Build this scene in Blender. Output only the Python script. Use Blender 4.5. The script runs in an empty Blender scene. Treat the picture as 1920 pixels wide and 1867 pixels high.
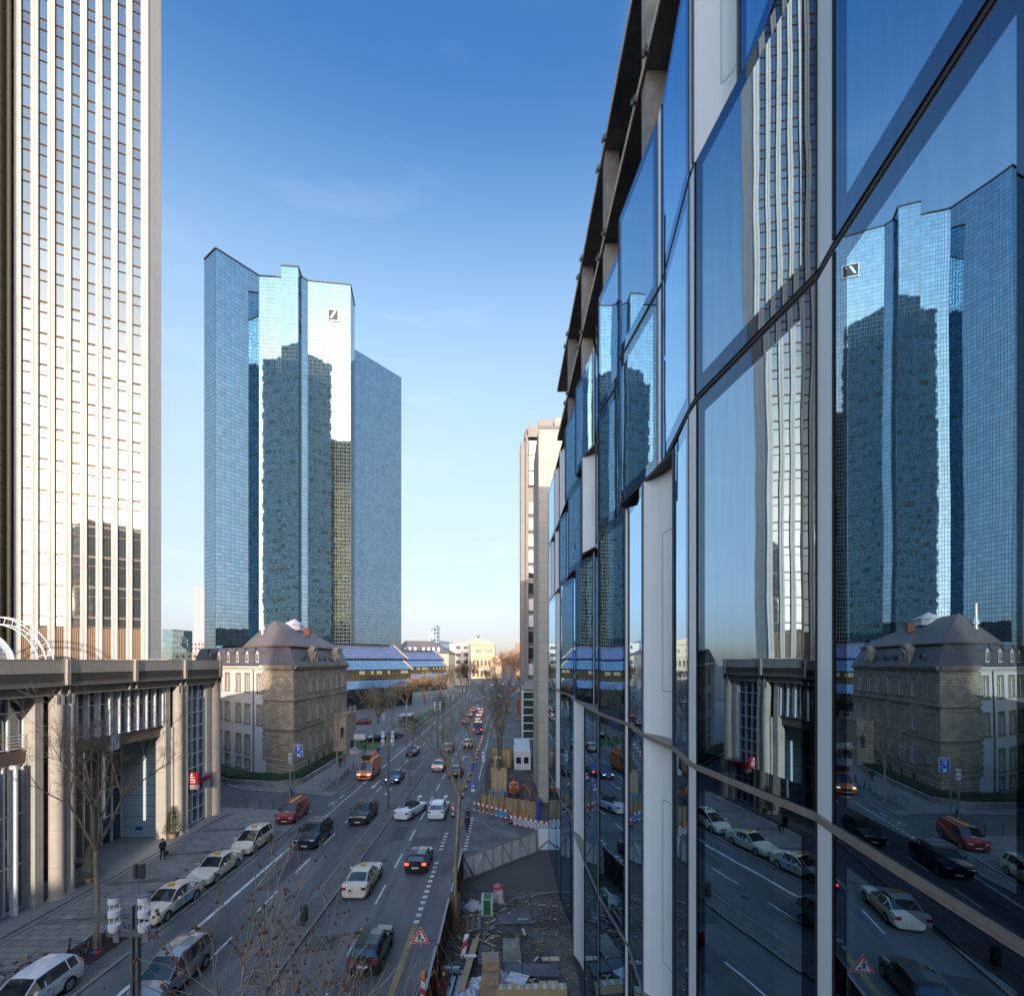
import bpy, math, random
from math import sin, cos, pi, radians, sqrt, atan2
from mathutils import Vector, Matrix
SC = bpy.context.scene
COL = SC.collection
# ---------------------------------------------------------------- camera
CAMH = 16.2
cam_d = bpy.data.cameras.new('camera'); cam = bpy.data.objects.new('camera', cam_d); COL.objects.link(cam)
cam.location = (0, 0, CAMH); cam.rotation_euler = (radians(90), 0, 0)
cam_d.sensor_width = 36; cam_d.lens = 36*955/1920
cam_d.shift_x = 12/1920; cam_d.shift_y = (1240-933.5)/1920
cam_d.clip_start = 0.1; cam_d.clip_end = 5000
SC.camera = cam
# ---------------------------------------------------------------- light
SUN_AZ = radians(9)      # from straight behind the camera, towards +X
SUN_EL = radians(11.5)
sdir = Vector((sin(SUN_AZ)*cos(SUN_EL), -cos(SUN_AZ)*cos(SUN_EL), sin(SUN_EL)))
w = bpy.data.worlds.new('World'); SC.world = w; w.use_nodes = True
nt = w.node_tree; bg = nt.nodes['Background']
sky = nt.nodes.new('ShaderNodeTexSky'); sky.sky_type = 'NISHITA'; sky.sun_disc = False
sky.sun_elevation = SUN_EL; sky.sun_rotation = pi - SUN_AZ
sky.air_density = 1.0; sky.dust_density = 0.7; sky.ozone_density = 2.2; sky.altitude = 100
# faint high cloud wisps, a property of the sky itself
tc = nt.nodes.new('ShaderNodeTexCoord'); mp = nt.nodes.new('ShaderNodeMapping')
mp.inputs['Scale'].default_value = (1.2, 1.2, 5.0); mp.inputs['Location'].default_value = (4.3, 2.1, .7)
nz = nt.nodes.new('ShaderNodeTexNoise'); nz.inputs['Scale'].default_value = 3.1; nz.inputs['Detail'].default_value = 8; nz.inputs['Distortion'].default_value = .4
rp = nt.nodes.new('ShaderNodeValToRGB'); rp.color_ramp.elements[0].position = .58; rp.color_ramp.elements[1].position = 1.0
mx = nt.nodes.new('ShaderNodeMixRGB'); mx.blend_type = 'ADD'
cm = nt.nodes.new('ShaderNodeMixRGB'); cm.blend_type = 'MULTIPLY'; cm.inputs[0].default_value = 1; cm.inputs[2].default_value = (.55, .46, .40, 1)
L = nt.links.new
L(tc.outputs['Generated'], mp.inputs[0]); L(mp.outputs[0], nz.inputs['Vector']); L(nz.outputs['Fac'], rp.inputs[0])
L(rp.outputs[0], cm.inputs[1]); L(sky.outputs[0], mx.inputs[1]); L(cm.outputs[0], mx.inputs[2]); mx.inputs[0].default_value = 1
# clear winter air: deeper blue up to the brightened zenith, milky towards the horizon
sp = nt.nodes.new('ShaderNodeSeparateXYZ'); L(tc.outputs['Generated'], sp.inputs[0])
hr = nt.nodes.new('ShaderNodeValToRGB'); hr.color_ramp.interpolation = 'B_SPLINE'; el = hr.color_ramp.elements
stops = [(0, (.46, .46, .68)), (.1, (.60, .48, .58)), (.33, (1.55, 1.12, .82)), (.53, (1.75, 1.48, 1.25)), (.66, (1.0, 1.14, 1.2)), (.78, (.20, .60, 1.02)), (.84, (.9, 1.15, 1.3)), (.90, (5.6, 5.1, 4.3)), (1, (6.2, 5.6, 4.7))]  # top stops lift the unseen zenith, an added fill for the shaded street
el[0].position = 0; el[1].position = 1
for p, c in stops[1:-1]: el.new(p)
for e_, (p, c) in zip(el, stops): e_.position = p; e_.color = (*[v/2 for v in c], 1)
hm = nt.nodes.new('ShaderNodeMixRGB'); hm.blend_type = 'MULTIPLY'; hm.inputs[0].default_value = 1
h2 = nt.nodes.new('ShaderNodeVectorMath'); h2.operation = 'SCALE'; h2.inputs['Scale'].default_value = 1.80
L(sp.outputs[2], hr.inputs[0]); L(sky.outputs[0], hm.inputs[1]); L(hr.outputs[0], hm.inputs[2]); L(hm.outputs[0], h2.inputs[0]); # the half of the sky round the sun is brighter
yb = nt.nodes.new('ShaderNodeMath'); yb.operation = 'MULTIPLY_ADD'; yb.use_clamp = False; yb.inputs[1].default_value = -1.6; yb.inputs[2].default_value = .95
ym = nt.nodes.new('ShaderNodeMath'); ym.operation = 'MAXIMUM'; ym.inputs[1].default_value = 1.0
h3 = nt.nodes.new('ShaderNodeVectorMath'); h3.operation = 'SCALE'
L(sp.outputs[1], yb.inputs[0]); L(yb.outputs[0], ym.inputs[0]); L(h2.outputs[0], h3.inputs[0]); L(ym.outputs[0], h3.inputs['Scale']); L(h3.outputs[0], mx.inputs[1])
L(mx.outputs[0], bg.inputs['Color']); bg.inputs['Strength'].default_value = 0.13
sl = bpy.data.lights.new('sun', 'SUN'); so = bpy.data.objects.new('sun', sl); COL.objects.link(so)
sl.energy = 1.9; sl.angle = radians(.5); sl.color = (1.0, .88, .74)
so.rotation_euler = sdir.to_track_quat('Z', 'Y').to_euler(); so.location = (0, 0, 80)
SC.view_settings.view_transform = 'Standard'; SC.view_settings.look = 'None'
SC.view_settings.gamma = 1; SC.view_settings.exposure = 1.34
SC.cycles.max_bounces = 8; SC.cycles.glossy_bounces = 5; SC.cycles.transparent_max_bounces = 12
SC.cycles.caustics_reflective = False
SC.cycles.sample_clamp_indirect = 4
# ---------------------------------------------------------------- materials
MATS = {}
def nodes(m):
    return m.node_tree.nodes, m.node_tree.links.new
def mat(name, col=(.5, .5, .5), rough=.7, metal=0, var=.12, scale=3., bump=0., bscale=None, coat=0, emit=None, spec=.5, vscale=None, stain=0):
    if name in MATS: return MATS[name]
    m = bpy.data.materials.new(name); m.use_nodes = True; N, K = nodes(m); b = N['Principled BSDF']
    b.inputs['Roughness'].default_value = rough; b.inputs['Metallic'].default_value = metal
    b.inputs['Specular IOR Level'].default_value = spec
    if coat: b.inputs['Coat Weight'].default_value = coat; b.inputs['Coat Roughness'].default_value = .05
    c = (*col, 1)
    if var > 0:
        t = N.new('ShaderNodeTexCoord'); mp = N.new('ShaderNodeMapping'); mp.inputs['Scale'].default_value = vscale or (1, 1, 1)
        n = N.new('ShaderNodeTexNoise'); n.inputs['Scale'].default_value = scale; n.inputs['Detail'].default_value = 6; n.inputs['Roughness'].default_value = .65
        K(t.outputs['Object'], mp.inputs[0]); K(mp.outputs[0], n.inputs['Vector'])
        r = N.new('ShaderNodeMapRange'); r.inputs['From Min'].default_value = .3; r.inputs['From Max'].default_value = .7
        r.inputs['To Min'].default_value = 1-var; r.inputs['To Max'].default_value = 1+var
        K(n.outputs['Fac'], r.inputs['Value'])
        x = N.new('ShaderNodeVectorMath'); x.operation = 'SCALE'; x.inputs[0].default_value = col
        K(r.outputs[0], x.inputs['Scale'])
        out = x.outputs[0]
        if stain:
            n2 = N.new('ShaderNodeTexNoise'); n2.inputs['Scale'].default_value = scale*.17; n2.inputs['Detail'].default_value = 4
            K(mp.outputs[0], n2.inputs['Vector'])
            r2 = N.new('ShaderNodeMapRange'); r2.inputs['From Min'].default_value = .4; r2.inputs['From Max'].default_value = .62
            r2.inputs['To Min'].default_value = 1-stain; r2.inputs['To Max'].default_value = 1.0+stain*.3
            K(n2.outputs['Fac'], r2.inputs['Value'])
            x2 = N.new('ShaderNodeVectorMath'); x2.operation = 'SCALE'; K(out, x2.inputs[0]); K(r2.outputs[0], x2.inputs['Scale']); out = x2.outputs[0]
        K(out, b.inputs['Base Color'])
        if bump:
            n3 = n
            if bscale:
                n3 = N.new('ShaderNodeTexNoise'); n3.inputs['Scale'].default_value = bscale; n3.inputs['Detail'].default_value = 5; K(mp.outputs[0], n3.inputs['Vector'])
            bp = N.new('ShaderNodeBump'); bp.inputs['Strength'].default_value = bump; bp.inputs['Distance'].default_value = .02
            K(n3.outputs['Fac'], bp.inputs['Height']); K(bp.outputs[0], b.inputs['Normal'])
    else:
        b.inputs['Base Color'].default_value = c
    if emit:
        b.inputs['Emission Color'].default_value = (*col, 1); b.inputs['Emission Strength'].default_value = emit
    MATS[name] = m; return m
def mathn(N, K, op, a, b=None):
    n = N.new('ShaderNodeMath'); n.operation = op
    for i, v in enumerate((a, b)):
        if v is None: continue
        if hasattr(v, 'links') or hasattr(v, 'is_linked'): K(v, n.inputs[i])
        else: n.inputs[i].default_value = v
    return n.outputs[0]
def mixc(N, K, f, a, b):
    n = N.new('ShaderNodeMix'); n.data_type = 'RGBA'
    for i, v in ((0, f), (6, a), (7, b)):
        if hasattr(v, 'is_linked'): K(v, n.inputs[i])
        elif i == 0: n.inputs[0].default_value = v
        else: n.inputs[i].default_value = (*v, 1)
    return n.outputs[2]
def tile(name, col, mortar, pu, pv, lw, rough=.7, var=.1, offset=0., bump=.3, dirt=.15, col2=None):
    """masonry / paving: rectangular units in the face's own metre coordinates"""
    if name in MATS: return MATS[name]
    m = bpy.data.materials.new(name); m.use_nodes = True; N, K = nodes(m); b = N['Principled BSDF']; b.inputs['Roughness'].default_value = rough
    uv = N.new('ShaderNodeUVMap'); br = N.new('ShaderNodeTexBrick'); K(uv.outputs[0], br.inputs['Vector'])
    br.offset = offset; br.inputs['Scale'].default_value = 1; br.inputs['Brick Width'].default_value = pu; br.inputs['Row Height'].default_value = pv
    br.inputs['Mortar Size'].default_value = lw; br.inputs['Mortar Smooth'].default_value = .2; br.inputs['Bias'].default_value = 0
    c2 = col2 or tuple(x*(1-var*1.6) for x in col)
    br.inputs['Color1'].default_value = (*[x*(1+var) for x in col], 1); br.inputs['Color2'].default_value = (*c2, 1); br.inputs['Mortar'].default_value = (*mortar, 1)
    t = N.new('ShaderNodeTexCoord'); n = N.new('ShaderNodeTexNoise'); n.inputs['Scale'].default_value = .7; n.inputs['Detail'].default_value = 9; n.inputs['Roughness'].default_value = .7
    K(t.outputs['Object'], n.inputs['Vector'])
    r = N.new('ShaderNodeMapRange'); r.inputs['From Min'].default_value = .3; r.inputs['From Max'].default_value = .7; r.inputs['To Min'].default_value = 1-dirt; r.inputs['To Max'].default_value = 1+dirt*.7
    K(n.outputs['Fac'], r.inputs['Value'])
    x = N.new('ShaderNodeVectorMath'); x.operation = 'SCALE'; K(br.outputs['Color'], x.inputs[0]); K(r.outputs[0], x.inputs['Scale']); K(x.outputs[0], b.inputs['Base Color'])
    bp = N.new('ShaderNodeBump'); bp.inputs['Strength'].default_value = bump; bp.inputs['Distance'].default_value = .02; bp.invert = True
    K(br.outputs['Fac'], bp.inputs['Height']); K(bp.outputs[0], b.inputs['Normal'])
    MATS[name] = m; return m
def curtain(name, glass, line, pu, pv, lu, lv, lit=0., litcol=(.75, .72, .5), tilt=.012, wav=.02, metal=1., rough=.03, pair=0., litz=None, tint2=None, ru=0, rv=0):
    """reflective curtain wall: panes in metre uv, dark joints, each pane set a little out of true, some with blinds down"""
    if name in MATS: return MATS[name]
    m = bpy.data.materials.new(name); m.use_nodes = True; N, K = nodes(m); b = N['Principled BSDF']
    uv = N.new('ShaderNodeUVMap'); s = N.new('ShaderNodeSeparateXYZ'); K(uv.outputs[0], s.inputs[0])
    u = mathn(N, K, 'DIVIDE', s.outputs[0], pu); v = mathn(N, K, 'DIVIDE', s.outputs[1], pv)
    fu = mathn(N, K, 'FRACT', u); fv = mathn(N, K, 'FRACT', v)
    iu = mathn(N, K, 'FLOOR', u); iv = mathn(N, K, 'FLOOR', v)
    a = mathn(N, K, 'LESS_THAN', fu, lu/pu); c = mathn(N, K, 'LESS_THAN', fv, lv/pv)
    ln = mathn(N, K, 'MAXIMUM', a, c)
    if pair:
        d = mathn(N, K, 'ABSOLUTE', mathn(N, K, 'SUBTRACT', fu, pair)); d = mathn(N, K, 'LESS_THAN', d, lu/pu/2); ln = mathn(N, K, 'MAXIMUM', ln, d)
    cb = N.new('ShaderNodeCombineXYZ'); K(iu, cb.inputs[0]); K(iv, cb.inputs[1])
    wn = N.new('ShaderNodeTexWhiteNoise'); wn.noise_dimensions = '3D'; K(cb.outputs[0], wn.inputs['Vector'])
    gl = mixc(N, K, wn.outputs['Value'], tuple(x*.86 for x in glass), tuple(min(1, x*1.06) for x in glass))
    metalfac = mathn(N, K, 'SUBTRACT', 1.0, mathn(N, K, 'MULTIPLY', ln, .9))
    if lit:
        # fully glazed rows of offices: panes with pale blinds behind the glass on every third row
        rr = mathn(N, K, 'FRACT', mathn(N, K, 'DIVIDE', iv, 3.0)); row = mathn(N, K, 'LESS_THAN', rr, .2)
        c2 = N.new('ShaderNodeCombineXYZ'); K(mathn(N, K, 'ADD', iu, 37.3), c2.inputs[0]); K(iv, c2.inputs[1])
        w2 = N.new('ShaderNodeTexWhiteNoise'); K(c2.outputs[0], w2.inputs['Vector'])
        on = mathn(N, K, 'MULTIPLY', row, mathn(N, K, 'LESS_THAN', w2.outputs['Value'], lit))
        gl = mixc(N, K, on, gl, litcol)
        metalfac = mathn(N, K, 'MULTIPLY', metalfac, mathn(N, K, 'SUBTRACT', 1.0, mathn(N, K, 'MULTIPLY', on, .7)))
    gl = mixc(N, K, ln, gl, line)
    K(gl, b.inputs['Base Color'])
    if metal < 1: metalfac = mathn(N, K, 'MULTIPLY', metalfac, metal)
    K(metalfac, b.inputs['Metallic'])
    K(mathn(N, K, 'ADD', rough, mathn(N, K, 'MULTIPLY', ln, .4)), b.inputs['Roughness'])
    g = N.new('ShaderNodeNewGeometry')
    v1 = N.new('ShaderNodeVectorMath'); v1.operation = 'SUBTRACT'; K(wn.outputs['Color'], v1.inputs[0]); v1.inputs[1].default_value = (.5, .5, .5)
    v2 = N.new('ShaderNodeVectorMath'); v2.operation = 'SCALE'; K(v1.outputs[0], v2.inputs[0]); v2.inputs['Scale'].default_value = tilt
    n = N.new('ShaderNodeTexNoise'); n.inputs['Scale'].default_value = .55; n.inputs['Detail'].default_value = 1.5; K(uv.outputs[0], n.inputs['Vector'])
    v3 = N.new('ShaderNodeVectorMath'); v3.operation = 'SUBTRACT'; K(n.outputs['Color'], v3.inputs[0]); v3.inputs[1].default_value = (.5, .5, .5)
    v4 = N.new('ShaderNodeVectorMath'); v4.operation = 'SCALE'; K(v3.outputs[0], v4.inputs[0]); v4.inputs['Scale'].default_value = wav
    ad = N.new('ShaderNodeVectorMath'); K(g.outputs['Normal'], ad.inputs[0]); K(v2.outputs[0], ad.inputs[1])
    a2 = N.new('ShaderNodeVectorMath'); K(ad.outputs[0], a2.inputs[0]); K(v4.outputs[0], a2.inputs[1])
    nn = N.new('ShaderNodeVectorMath'); nn.operation = 'NORMALIZE'; K(a2.outputs[0], nn.inputs[0]); K(nn.outputs[0], b.inputs['Normal'])
    MATS[name] = m; return m
def clear_glass(name, refl=.42, tint=(.35, .4, .36), gcol=(.9, .95, 1), wav=.012, ior=1.8, dust=.05, tilt=.0):
    """coated window glass: mirror part by Fresnel on top of a tinted see-through part"""
    if name in MATS: return MATS[name]
    m = bpy.data.materials.new(name); m.use_nodes = True; N, K = nodes(m)
    for n in list(N):
        if n.type != 'OUTPUT_MATERIAL': N.remove(n)
    out = [n for n in N if n.type == 'OUTPUT_MATERIAL'][0]
    gs = N.new('ShaderNodeBsdfGlossy'); gs.inputs['Roughness'].default_value = .0; gs.inputs['Color'].default_value = (*gcol, 1)
    tr = N.new('ShaderNodeBsdfTransparent'); tr.inputs['Color'].default_value = (*tint, 1)
    mx = N.new('ShaderNodeMixShader'); fr = N.new('ShaderNodeLayerWeight'); fr.inputs['Blend'].default_value = .5
    f = mathn(N, K, 'ADD', mathn(N, K, 'MULTIPLY', mathn(N, K, 'POWER', fr.outputs['Facing'], 4.0), (1-refl)), refl)
    # dust and rain streaks, and each pane a little different in coating and set
    oi = N.new('ShaderNodeObjectInfo'); tcd = N.new('ShaderNodeTexCoord'); md = N.new('ShaderNodeMapping'); md.inputs['Scale'].default_value = (5, 5, .25); nd = N.new('ShaderNodeTexNoise'); nd.inputs['Scale'].default_value = 1.6; nd.inputs['Detail'].default_value = 6
    K(tcd.outputs['Object'], md.inputs[0]); K(md.outputs[0], nd.inputs['Vector'])
    f = mathn(N, K, 'MULTIPLY', f, mathn(N, K, 'ADD', .80, mathn(N, K, 'ADD', mathn(N, K, 'MULTIPLY', nd.outputs['Fac'], .26), mathn(N, K, 'MULTIPLY', oi.outputs['Random'], .14))))
    dd = N.new('ShaderNodeBsdfDiffuse'); dd.inputs['Color'].default_value = (.4, .4, .38, 1); m2 = N.new('ShaderNodeMixShader'); K(mathn(N, K, 'MULTIPLY', mathn(N, K, 'MAXIMUM', mathn(N, K, 'SUBTRACT', nd.outputs['Fac'], .42), 0.0), dust), m2.inputs[0])
    uv = N.new('ShaderNodeUVMap'); mp = N.new('ShaderNodeMapping'); mp.inputs['Scale'].default_value = (.9, .55, 1)
    n = N.new('ShaderNodeTexNoise'); n.inputs['Scale'].default_value = 1.0; n.inputs['Detail'].default_value = 2; K(uv.outputs[0], mp.inputs[0]); K(mp.outputs[0], n.inputs['Vector'])
    v3 = N.new('ShaderNodeVectorMath'); v3.operation = 'SUBTRACT'; K(n.outputs['Color'], v3.inputs[0]); v3.inputs[1].default_value = (.5, .5, .5)
    v4 = N.new('ShaderNodeVectorMath'); v4.operation = 'SCALE'; K(v3.outputs[0], v4.inputs[0]); v4.inputs['Scale'].default_value = wav
    g = N.new('ShaderNodeNewGeometry'); ad = N.new('ShaderNodeVectorMath'); K(g.outputs['Normal'], ad.inputs[0]); K(v4.outputs[0], ad.inputs[1])
    nn = N.new('ShaderNodeVectorMath'); nn.operation = 'NORMALIZE'; K(ad.outputs[0], nn.inputs[0]); K(nn.outputs[0], gs.inputs['Normal'])
    if tilt:
        wr_ = N.new('ShaderNodeTexWhiteNoise'); wr_.noise_dimensions = '1D'; K(oi.outputs['Random'], wr_.inputs['W']); t1 = N.new('ShaderNodeVectorMath'); t1.operation = 'SUBTRACT'; K(wr_.outputs['Color'], t1.inputs[0]); t1.inputs[1].default_value = (.5, .5, .5)
        t2 = N.new('ShaderNodeVectorMath'); t2.operation = 'SCALE'; K(t1.outputs[0], t2.inputs[0]); t2.inputs['Scale'].default_value = tilt; t3 = N.new('ShaderNodeVectorMath'); K(v4.outputs[0], t3.inputs[0]); K(t2.outputs[0], t3.inputs[1]); K(t3.outputs[0], ad.inputs[1])
    K(tr.outputs[0], m2.inputs[1]); K(dd.outputs[0], m2.inputs[2])
    K(f, mx.inputs[0]); K(m2.outputs[0], mx.inputs[1]); K(gs.outputs[0], mx.inputs[2]); K(mx.outputs[0], out.inputs[0])
    MATS[name] = m; return m
def stripes(name, c1, c2, period, ang, plane='XZ', rough=.5):
    if name in MATS: return MATS[name]
    m = bpy.data.materials.new(name); m.use_nodes = True; N, K = nodes(m); b = N['Principled BSDF']; b.inputs['Roughness'].default_value = rough
    t = N.new('ShaderNodeUVMap'); s = N.new('ShaderNodeSeparateXYZ'); K(t.outputs[0], s.inputs[0])
    d = mathn(N, K, 'ADD', mathn(N, K, 'MULTIPLY', s.outputs[0], cos(ang)/period), mathn(N, K, 'MULTIPLY', s.outputs[1], sin(ang)/period))
    f = mathn(N, K, 'LESS_THAN', mathn(N, K, 'FRACT', d), .5)
    K(mixc(N, K, f, c1, c2), b.inputs['Base Color']); MATS[name] = m; return m
# ---------------------------------------------------------------- mesh builder
class MB:
    def __init__(s): s.v = []; s.f = []; s.m = []; s.cur = 0
    def poly(s, pts, m=None):
        i = len(s.v); s.v += [tuple(p) for p in pts]; s.f.append(tuple(range(i, i+len(pts)))); s.m.append(s.cur if m is None else m); return s
    def box(s, x0, x1, y0, y1, z0, z1, m=None):
        return s.obox((x0, y0, 0), (1, 0), x1-x0, y1-y0, z0, z1, m)
    def obox(s, o, t, lu, lw, z0, z1, m=None):
        """box from o along unit t (plan) length lu, along left normal length lw"""
        t = Vector((t[0], t[1], 0)).normalized(); n = Vector((-t.y, t.x, 0)); o = Vector((o[0], o[1], 0))
        a = [o, o+t*lu, o+t*lu+n*lw, o+n*lw]; return s.prism(a, z0, z1, m)
    def prism(s, pl, z0, z1, m=None, cap=True):
        i = len(s.v); k = len(pl); m = s.cur if m is None else m
        ar = sum(pl[j][0]*pl[(j+1) % k][1]-pl[(j+1) % k][0]*pl[j][1] for j in range(k))
        if ar < 0: pl = list(pl)[::-1]
        if z1 < z0: z0, z1 = z1, z0
        s.v += [(p[0], p[1], z0) for p in pl]+[(p[0], p[1], z1) for p in pl]
        for j in range(k): s.f.append((i+j, i+(j+1) % k, i+k+(j+1) % k, i+k+j)); s.m.append(m)
        if cap: s.f.append(tuple(i+k+j for j in range(k))); s.f.append(tuple(i+j for j in range(k-1, -1, -1))); s.m += [m, m]
        return s
    def tube(s, p, q, r0, r1=None, n=6, m=None, cap=True):
        p = Vector(p); q = Vector(q); r1 = r0 if r1 is None else r1; d = (q-p)
        if d.length < 1e-6: return s
        d.normalize(); a = d.orthogonal().normalized(); b = d.cross(a); i = len(s.v); m = s.cur if m is None else m
        for c, r in ((p, r0), (q, r1)):
            s.v += [tuple(c+(a*cos(2*pi*j/n)+b*sin(2*pi*j/n))*r) for j in range(n)]
        for j in range(n): s.f.append((i+j, i+(j+1) % n, i+n+(j+1) % n, i+n+j)); s.m.append(m)
        if cap: s.f.append(tuple(i+j for j in range(n-1, -1, -1))); s.f.append(tuple(i+n+j for j in range(n))); s.m += [m, m]
        return s
    def rings(s, rings, m=None, closed=True, cap=True):
        i = len(s.v); n = len(rings[0]); m = s.cur if m is None else m
        for r in rings: s.v += [tuple(p) for p in r]
        for a in range(len(rings)-1):
            for j in range(n if closed else n-1):
                s.f.append((i+a*n+j, i+a*n+(j+1) % n, i+(a+1)*n+(j+1) % n, i+(a+1)*n+j)); s.m.append(m)
        if cap and closed:
            s.f.append(tuple(i+j for j in range(n-1, -1, -1))); s.f.append(tuple(i+(len(rings)-1)*n+j for j in range(n))); s.m += [m, m]
        return s
    def lathe(s, c, prof, n=12, m=None):
        return s.rings([[(c[0]+r*cos(2*pi*j/n), c[1]+r*sin(2*pi*j/n), c[2]+z) for j in range(n)] for r, z in prof], m)
    def ball(s, c, r, n=5, m=None):
        k = max(3, n-1); return s.rings([[(c[0]+r*sin(pi*a/k)*cos(2*pi*j/n), c[1]+r*sin(pi*a/k)*sin(2*pi*j/n), c[2]-r*cos(pi*a/k)) for j in range(n)] for a in (0.15, *range(1, k), k-.15)], m)
    def torus(s, c, R, r, axis='x', n=16, k=5, m=None):
        rg = []
        for a in range(n+1):
            t = 2*pi*a/n; ring = []
            for j in range(k):
                q = 2*pi*j/k; rr = R+r*cos(q); h = r*sin(q)
                ring.append((c[0]+h, c[1]+rr*cos(t), c[2]+rr*sin(t)) if axis == 'x' else ((c[0]+rr*cos(t), c[1]+rr*sin(t), c[2]+h) if axis == 'z' else (c[0]+rr*cos(t), c[1]+h, c[2]+rr*sin(t))))
            rg.append(ring)
        return s.rings(rg, m, cap=False)
    def build(s, name, mats, parent=None, smooth=False, sharp=35, world=True):
        me = bpy.data.meshes.new(name)
        off = Vector((0, 0, 0))
        if parent is not None and world:
            p = parent
            while p is not None: off += p.location; p = p.parent
        me.from_pydata([(x-off.x, y-off.y, z-off.z) for x, y, z in s.v], [], s.f)
        if not isinstance(mats, (list, tuple)): mats = [mats]
        for m in mats: me.materials.append(m)
        if len(mats) > 1: me.polygons.foreach_set('material_index', [min(x, len(mats)-1) for x in s.m])
        uvl = me.uv_layers.new(name='UVMap'); data = [0.0]*(2*len(me.loops))
        vs = s.v
        for p in me.polygons:
            n = p.normal
            if abs(n.z) > .95: T = Vector((1, 0, 0)); B = Vector((0, 1, 0))
            else: T = Vector((-n.y, n.x, 0)).normalized(); B = n.cross(T)
            for li in p.loop_indices:
                c = vs[me.loops[li].vertex_index]
                data[2*li] = c[0]*T.x+c[1]*T.y; data[2*li+1] = c[0]*B.x+c[1]*B.y+c[2]*B.z
        uvl.data.foreach_set('uv', data)
        if smooth:
            me.polygons.foreach_set('use_smooth', [True]*len(me.polygons)); me.set_sharp_from_angle(angle=radians(sharp))
        me.update()
        o = bpy.data.objects.new(name, me); COL.objects.link(o)
        if parent is not None: o.parent = parent
        return o
def tag(o, label=None, cat=None, group=None, kind=None):
    if label: o['label'] = label
    if cat: o['category'] = cat
    if group: o['group'] = group
    if kind: o['kind'] = kind
    return o
def empty(name, loc, label, cat, group=None):
    o = bpy.data.objects.new(name, None); COL.objects.link(o); o.location = loc; o.empty_display_size = .3
    return tag(o, label, cat, group)
def copy_tree(o, parent=None):
    c = o.copy(); COL.objects.link(c); c.parent = parent
    for ch in [x for x in o.children]: copy_tree(ch, c)
    return c
def G(px, py, z=0.):
    """the place on the ground (height z) where something stands, read off the survey of the photograph"""
    y = (CAMH-z)*955/(py-1240); return ((px-948)*y/955, y)
def text(s, size, m, parent, org, tdir, updir=(0, 0, 1), name='lettering', depth=.01, bold=False, align='CENTER', sx=1.):
    cu = bpy.data.curves.new(name, 'FONT'); cu.body = s; cu.size = size; cu.align_x = align; cu.align_y = 'CENTER'; cu.extrude = depth
    if bold: cu.offset = size*.02
    t = bpy.data.objects.new('tmp', cu); COL.objects.link(t)
    dg = bpy.context.evaluated_depsgraph_get(); dg.update()
    me = bpy.data.meshes.new_from_object(t.evaluated_get(dg)); bpy.data.objects.remove(t)
    T = Vector(tdir).normalized(); U = Vector(updir).normalized(); n = T.cross(U)
    M = Matrix(((T.x*sx, U.x, n.x, 0), (T.y*sx, U.y, n.y, 0), (T.z*sx, U.z, n.z, 0), (0, 0, 0, 1)))
    me.transform(M); me.name = name; me.materials.clear(); me.materials.append(m)
    o = bpy.data.objects.new(name, me); COL.objects.link(o); o.parent = parent
    off = Vector((0, 0, 0)); p = parent
    while p is not None: off += p.location; p = p.parent
    o.location = Vector(org)-off; return o
# ---------------------------------------------------------------- palette
asphalt = mat('asphalt', (.128, .135, .137), .62, var=.26, scale=1.9, bump=.25, bscale=60, stain=.34, vscale=(1, .14, 1))
asphalt_old = mat('asphalt_worn', (.155, .155, .157), .7, var=.25, scale=1.1, bump=.3, bscale=50, stain=.4)
cobble = tile('cobbles', (.25, .24, .22), (.05, .048, .045), .13, .13, .02, var=.2, offset=.5, bump=.6, dirt=.3)
paving = tile('paving_slabs', (.28, .265, .245), (.06, .058, .055), .9, .6, .02, var=.1, offset=.4, bump=.3, dirt=.3)
kerbm = mat('kerb_stone', (.24, .235, .225), .8, var=.15, scale=3)
gutter = mat('gutter_concrete', (.17, .17, .17), .8, var=.2, scale=3, stain=.3)
white_paint = mat('road_paint', (.72, .72, .7), .6, var=.2, scale=9, stain=.25)
tan_paint = mat('worn_yellow_tape', (.42, .28, .13), .6, var=.25, scale=6, stain=.3)
earth = mat('site_earth', (.135, .118, .10), .95, var=.45, scale=2.3, bump=.9, bscale=14, stain=.45)
grass_m = mat('grass', (.07, .14, .03), .9, var=.35, scale=6, bump=.6, bscale=40)
hedge_m = mat('hedge_green', (.045, .085, .03), .9, var=.4, scale=5, bump=1, bscale=20)
bark = mat('plane_bark', (.30, .25, .17), .85, var=.35, scale=4, vscale=(1, 1, .4), bump=.4)
barkd = mat('dark_bark', (.16, .13, .10), .85, var=.3, scale=4)
twig_m = mat('twigs', (.22, .16, .11), .85, var=.25, scale=3)
twig_warm = mat('autumn_twigs', (.36, .20, .10), .85, var=.3, scale=2)
ball_m = mat('seed_balls', (.16, .07, .03), .9, var=.3, scale=9)
leaf_m = mat('dry_leaves', (.40, .19, .08), .8, var=.3, scale=5)
steel = mat('galvanised_steel', (.42, .44, .46), .4, metal=.8, var=.1, scale=4)
dark_steel = mat('dark_grey_steel', (.09, .095, .10), .5, metal=.3, var=.1, scale=4)
white_metal = mat('pale_grey_panel', (.70, .735, .725), .38, metal=.0, var=.04, scale=.8)
frame_light = mat('light_aluminium', (.72, .73, .74), .4, metal=.1, var=.05)
black = mat('black_rubber', (.015, .015, .017), .6, var=.1)
black_gloss = mat('black_gloss', (.01, .011, .013), .12, var=0)
concrete = mat('raw_concrete', (.34, .33, .30), .9, var=.25, scale=1.6, bump=.3, bscale=18, stain=.35)
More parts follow.
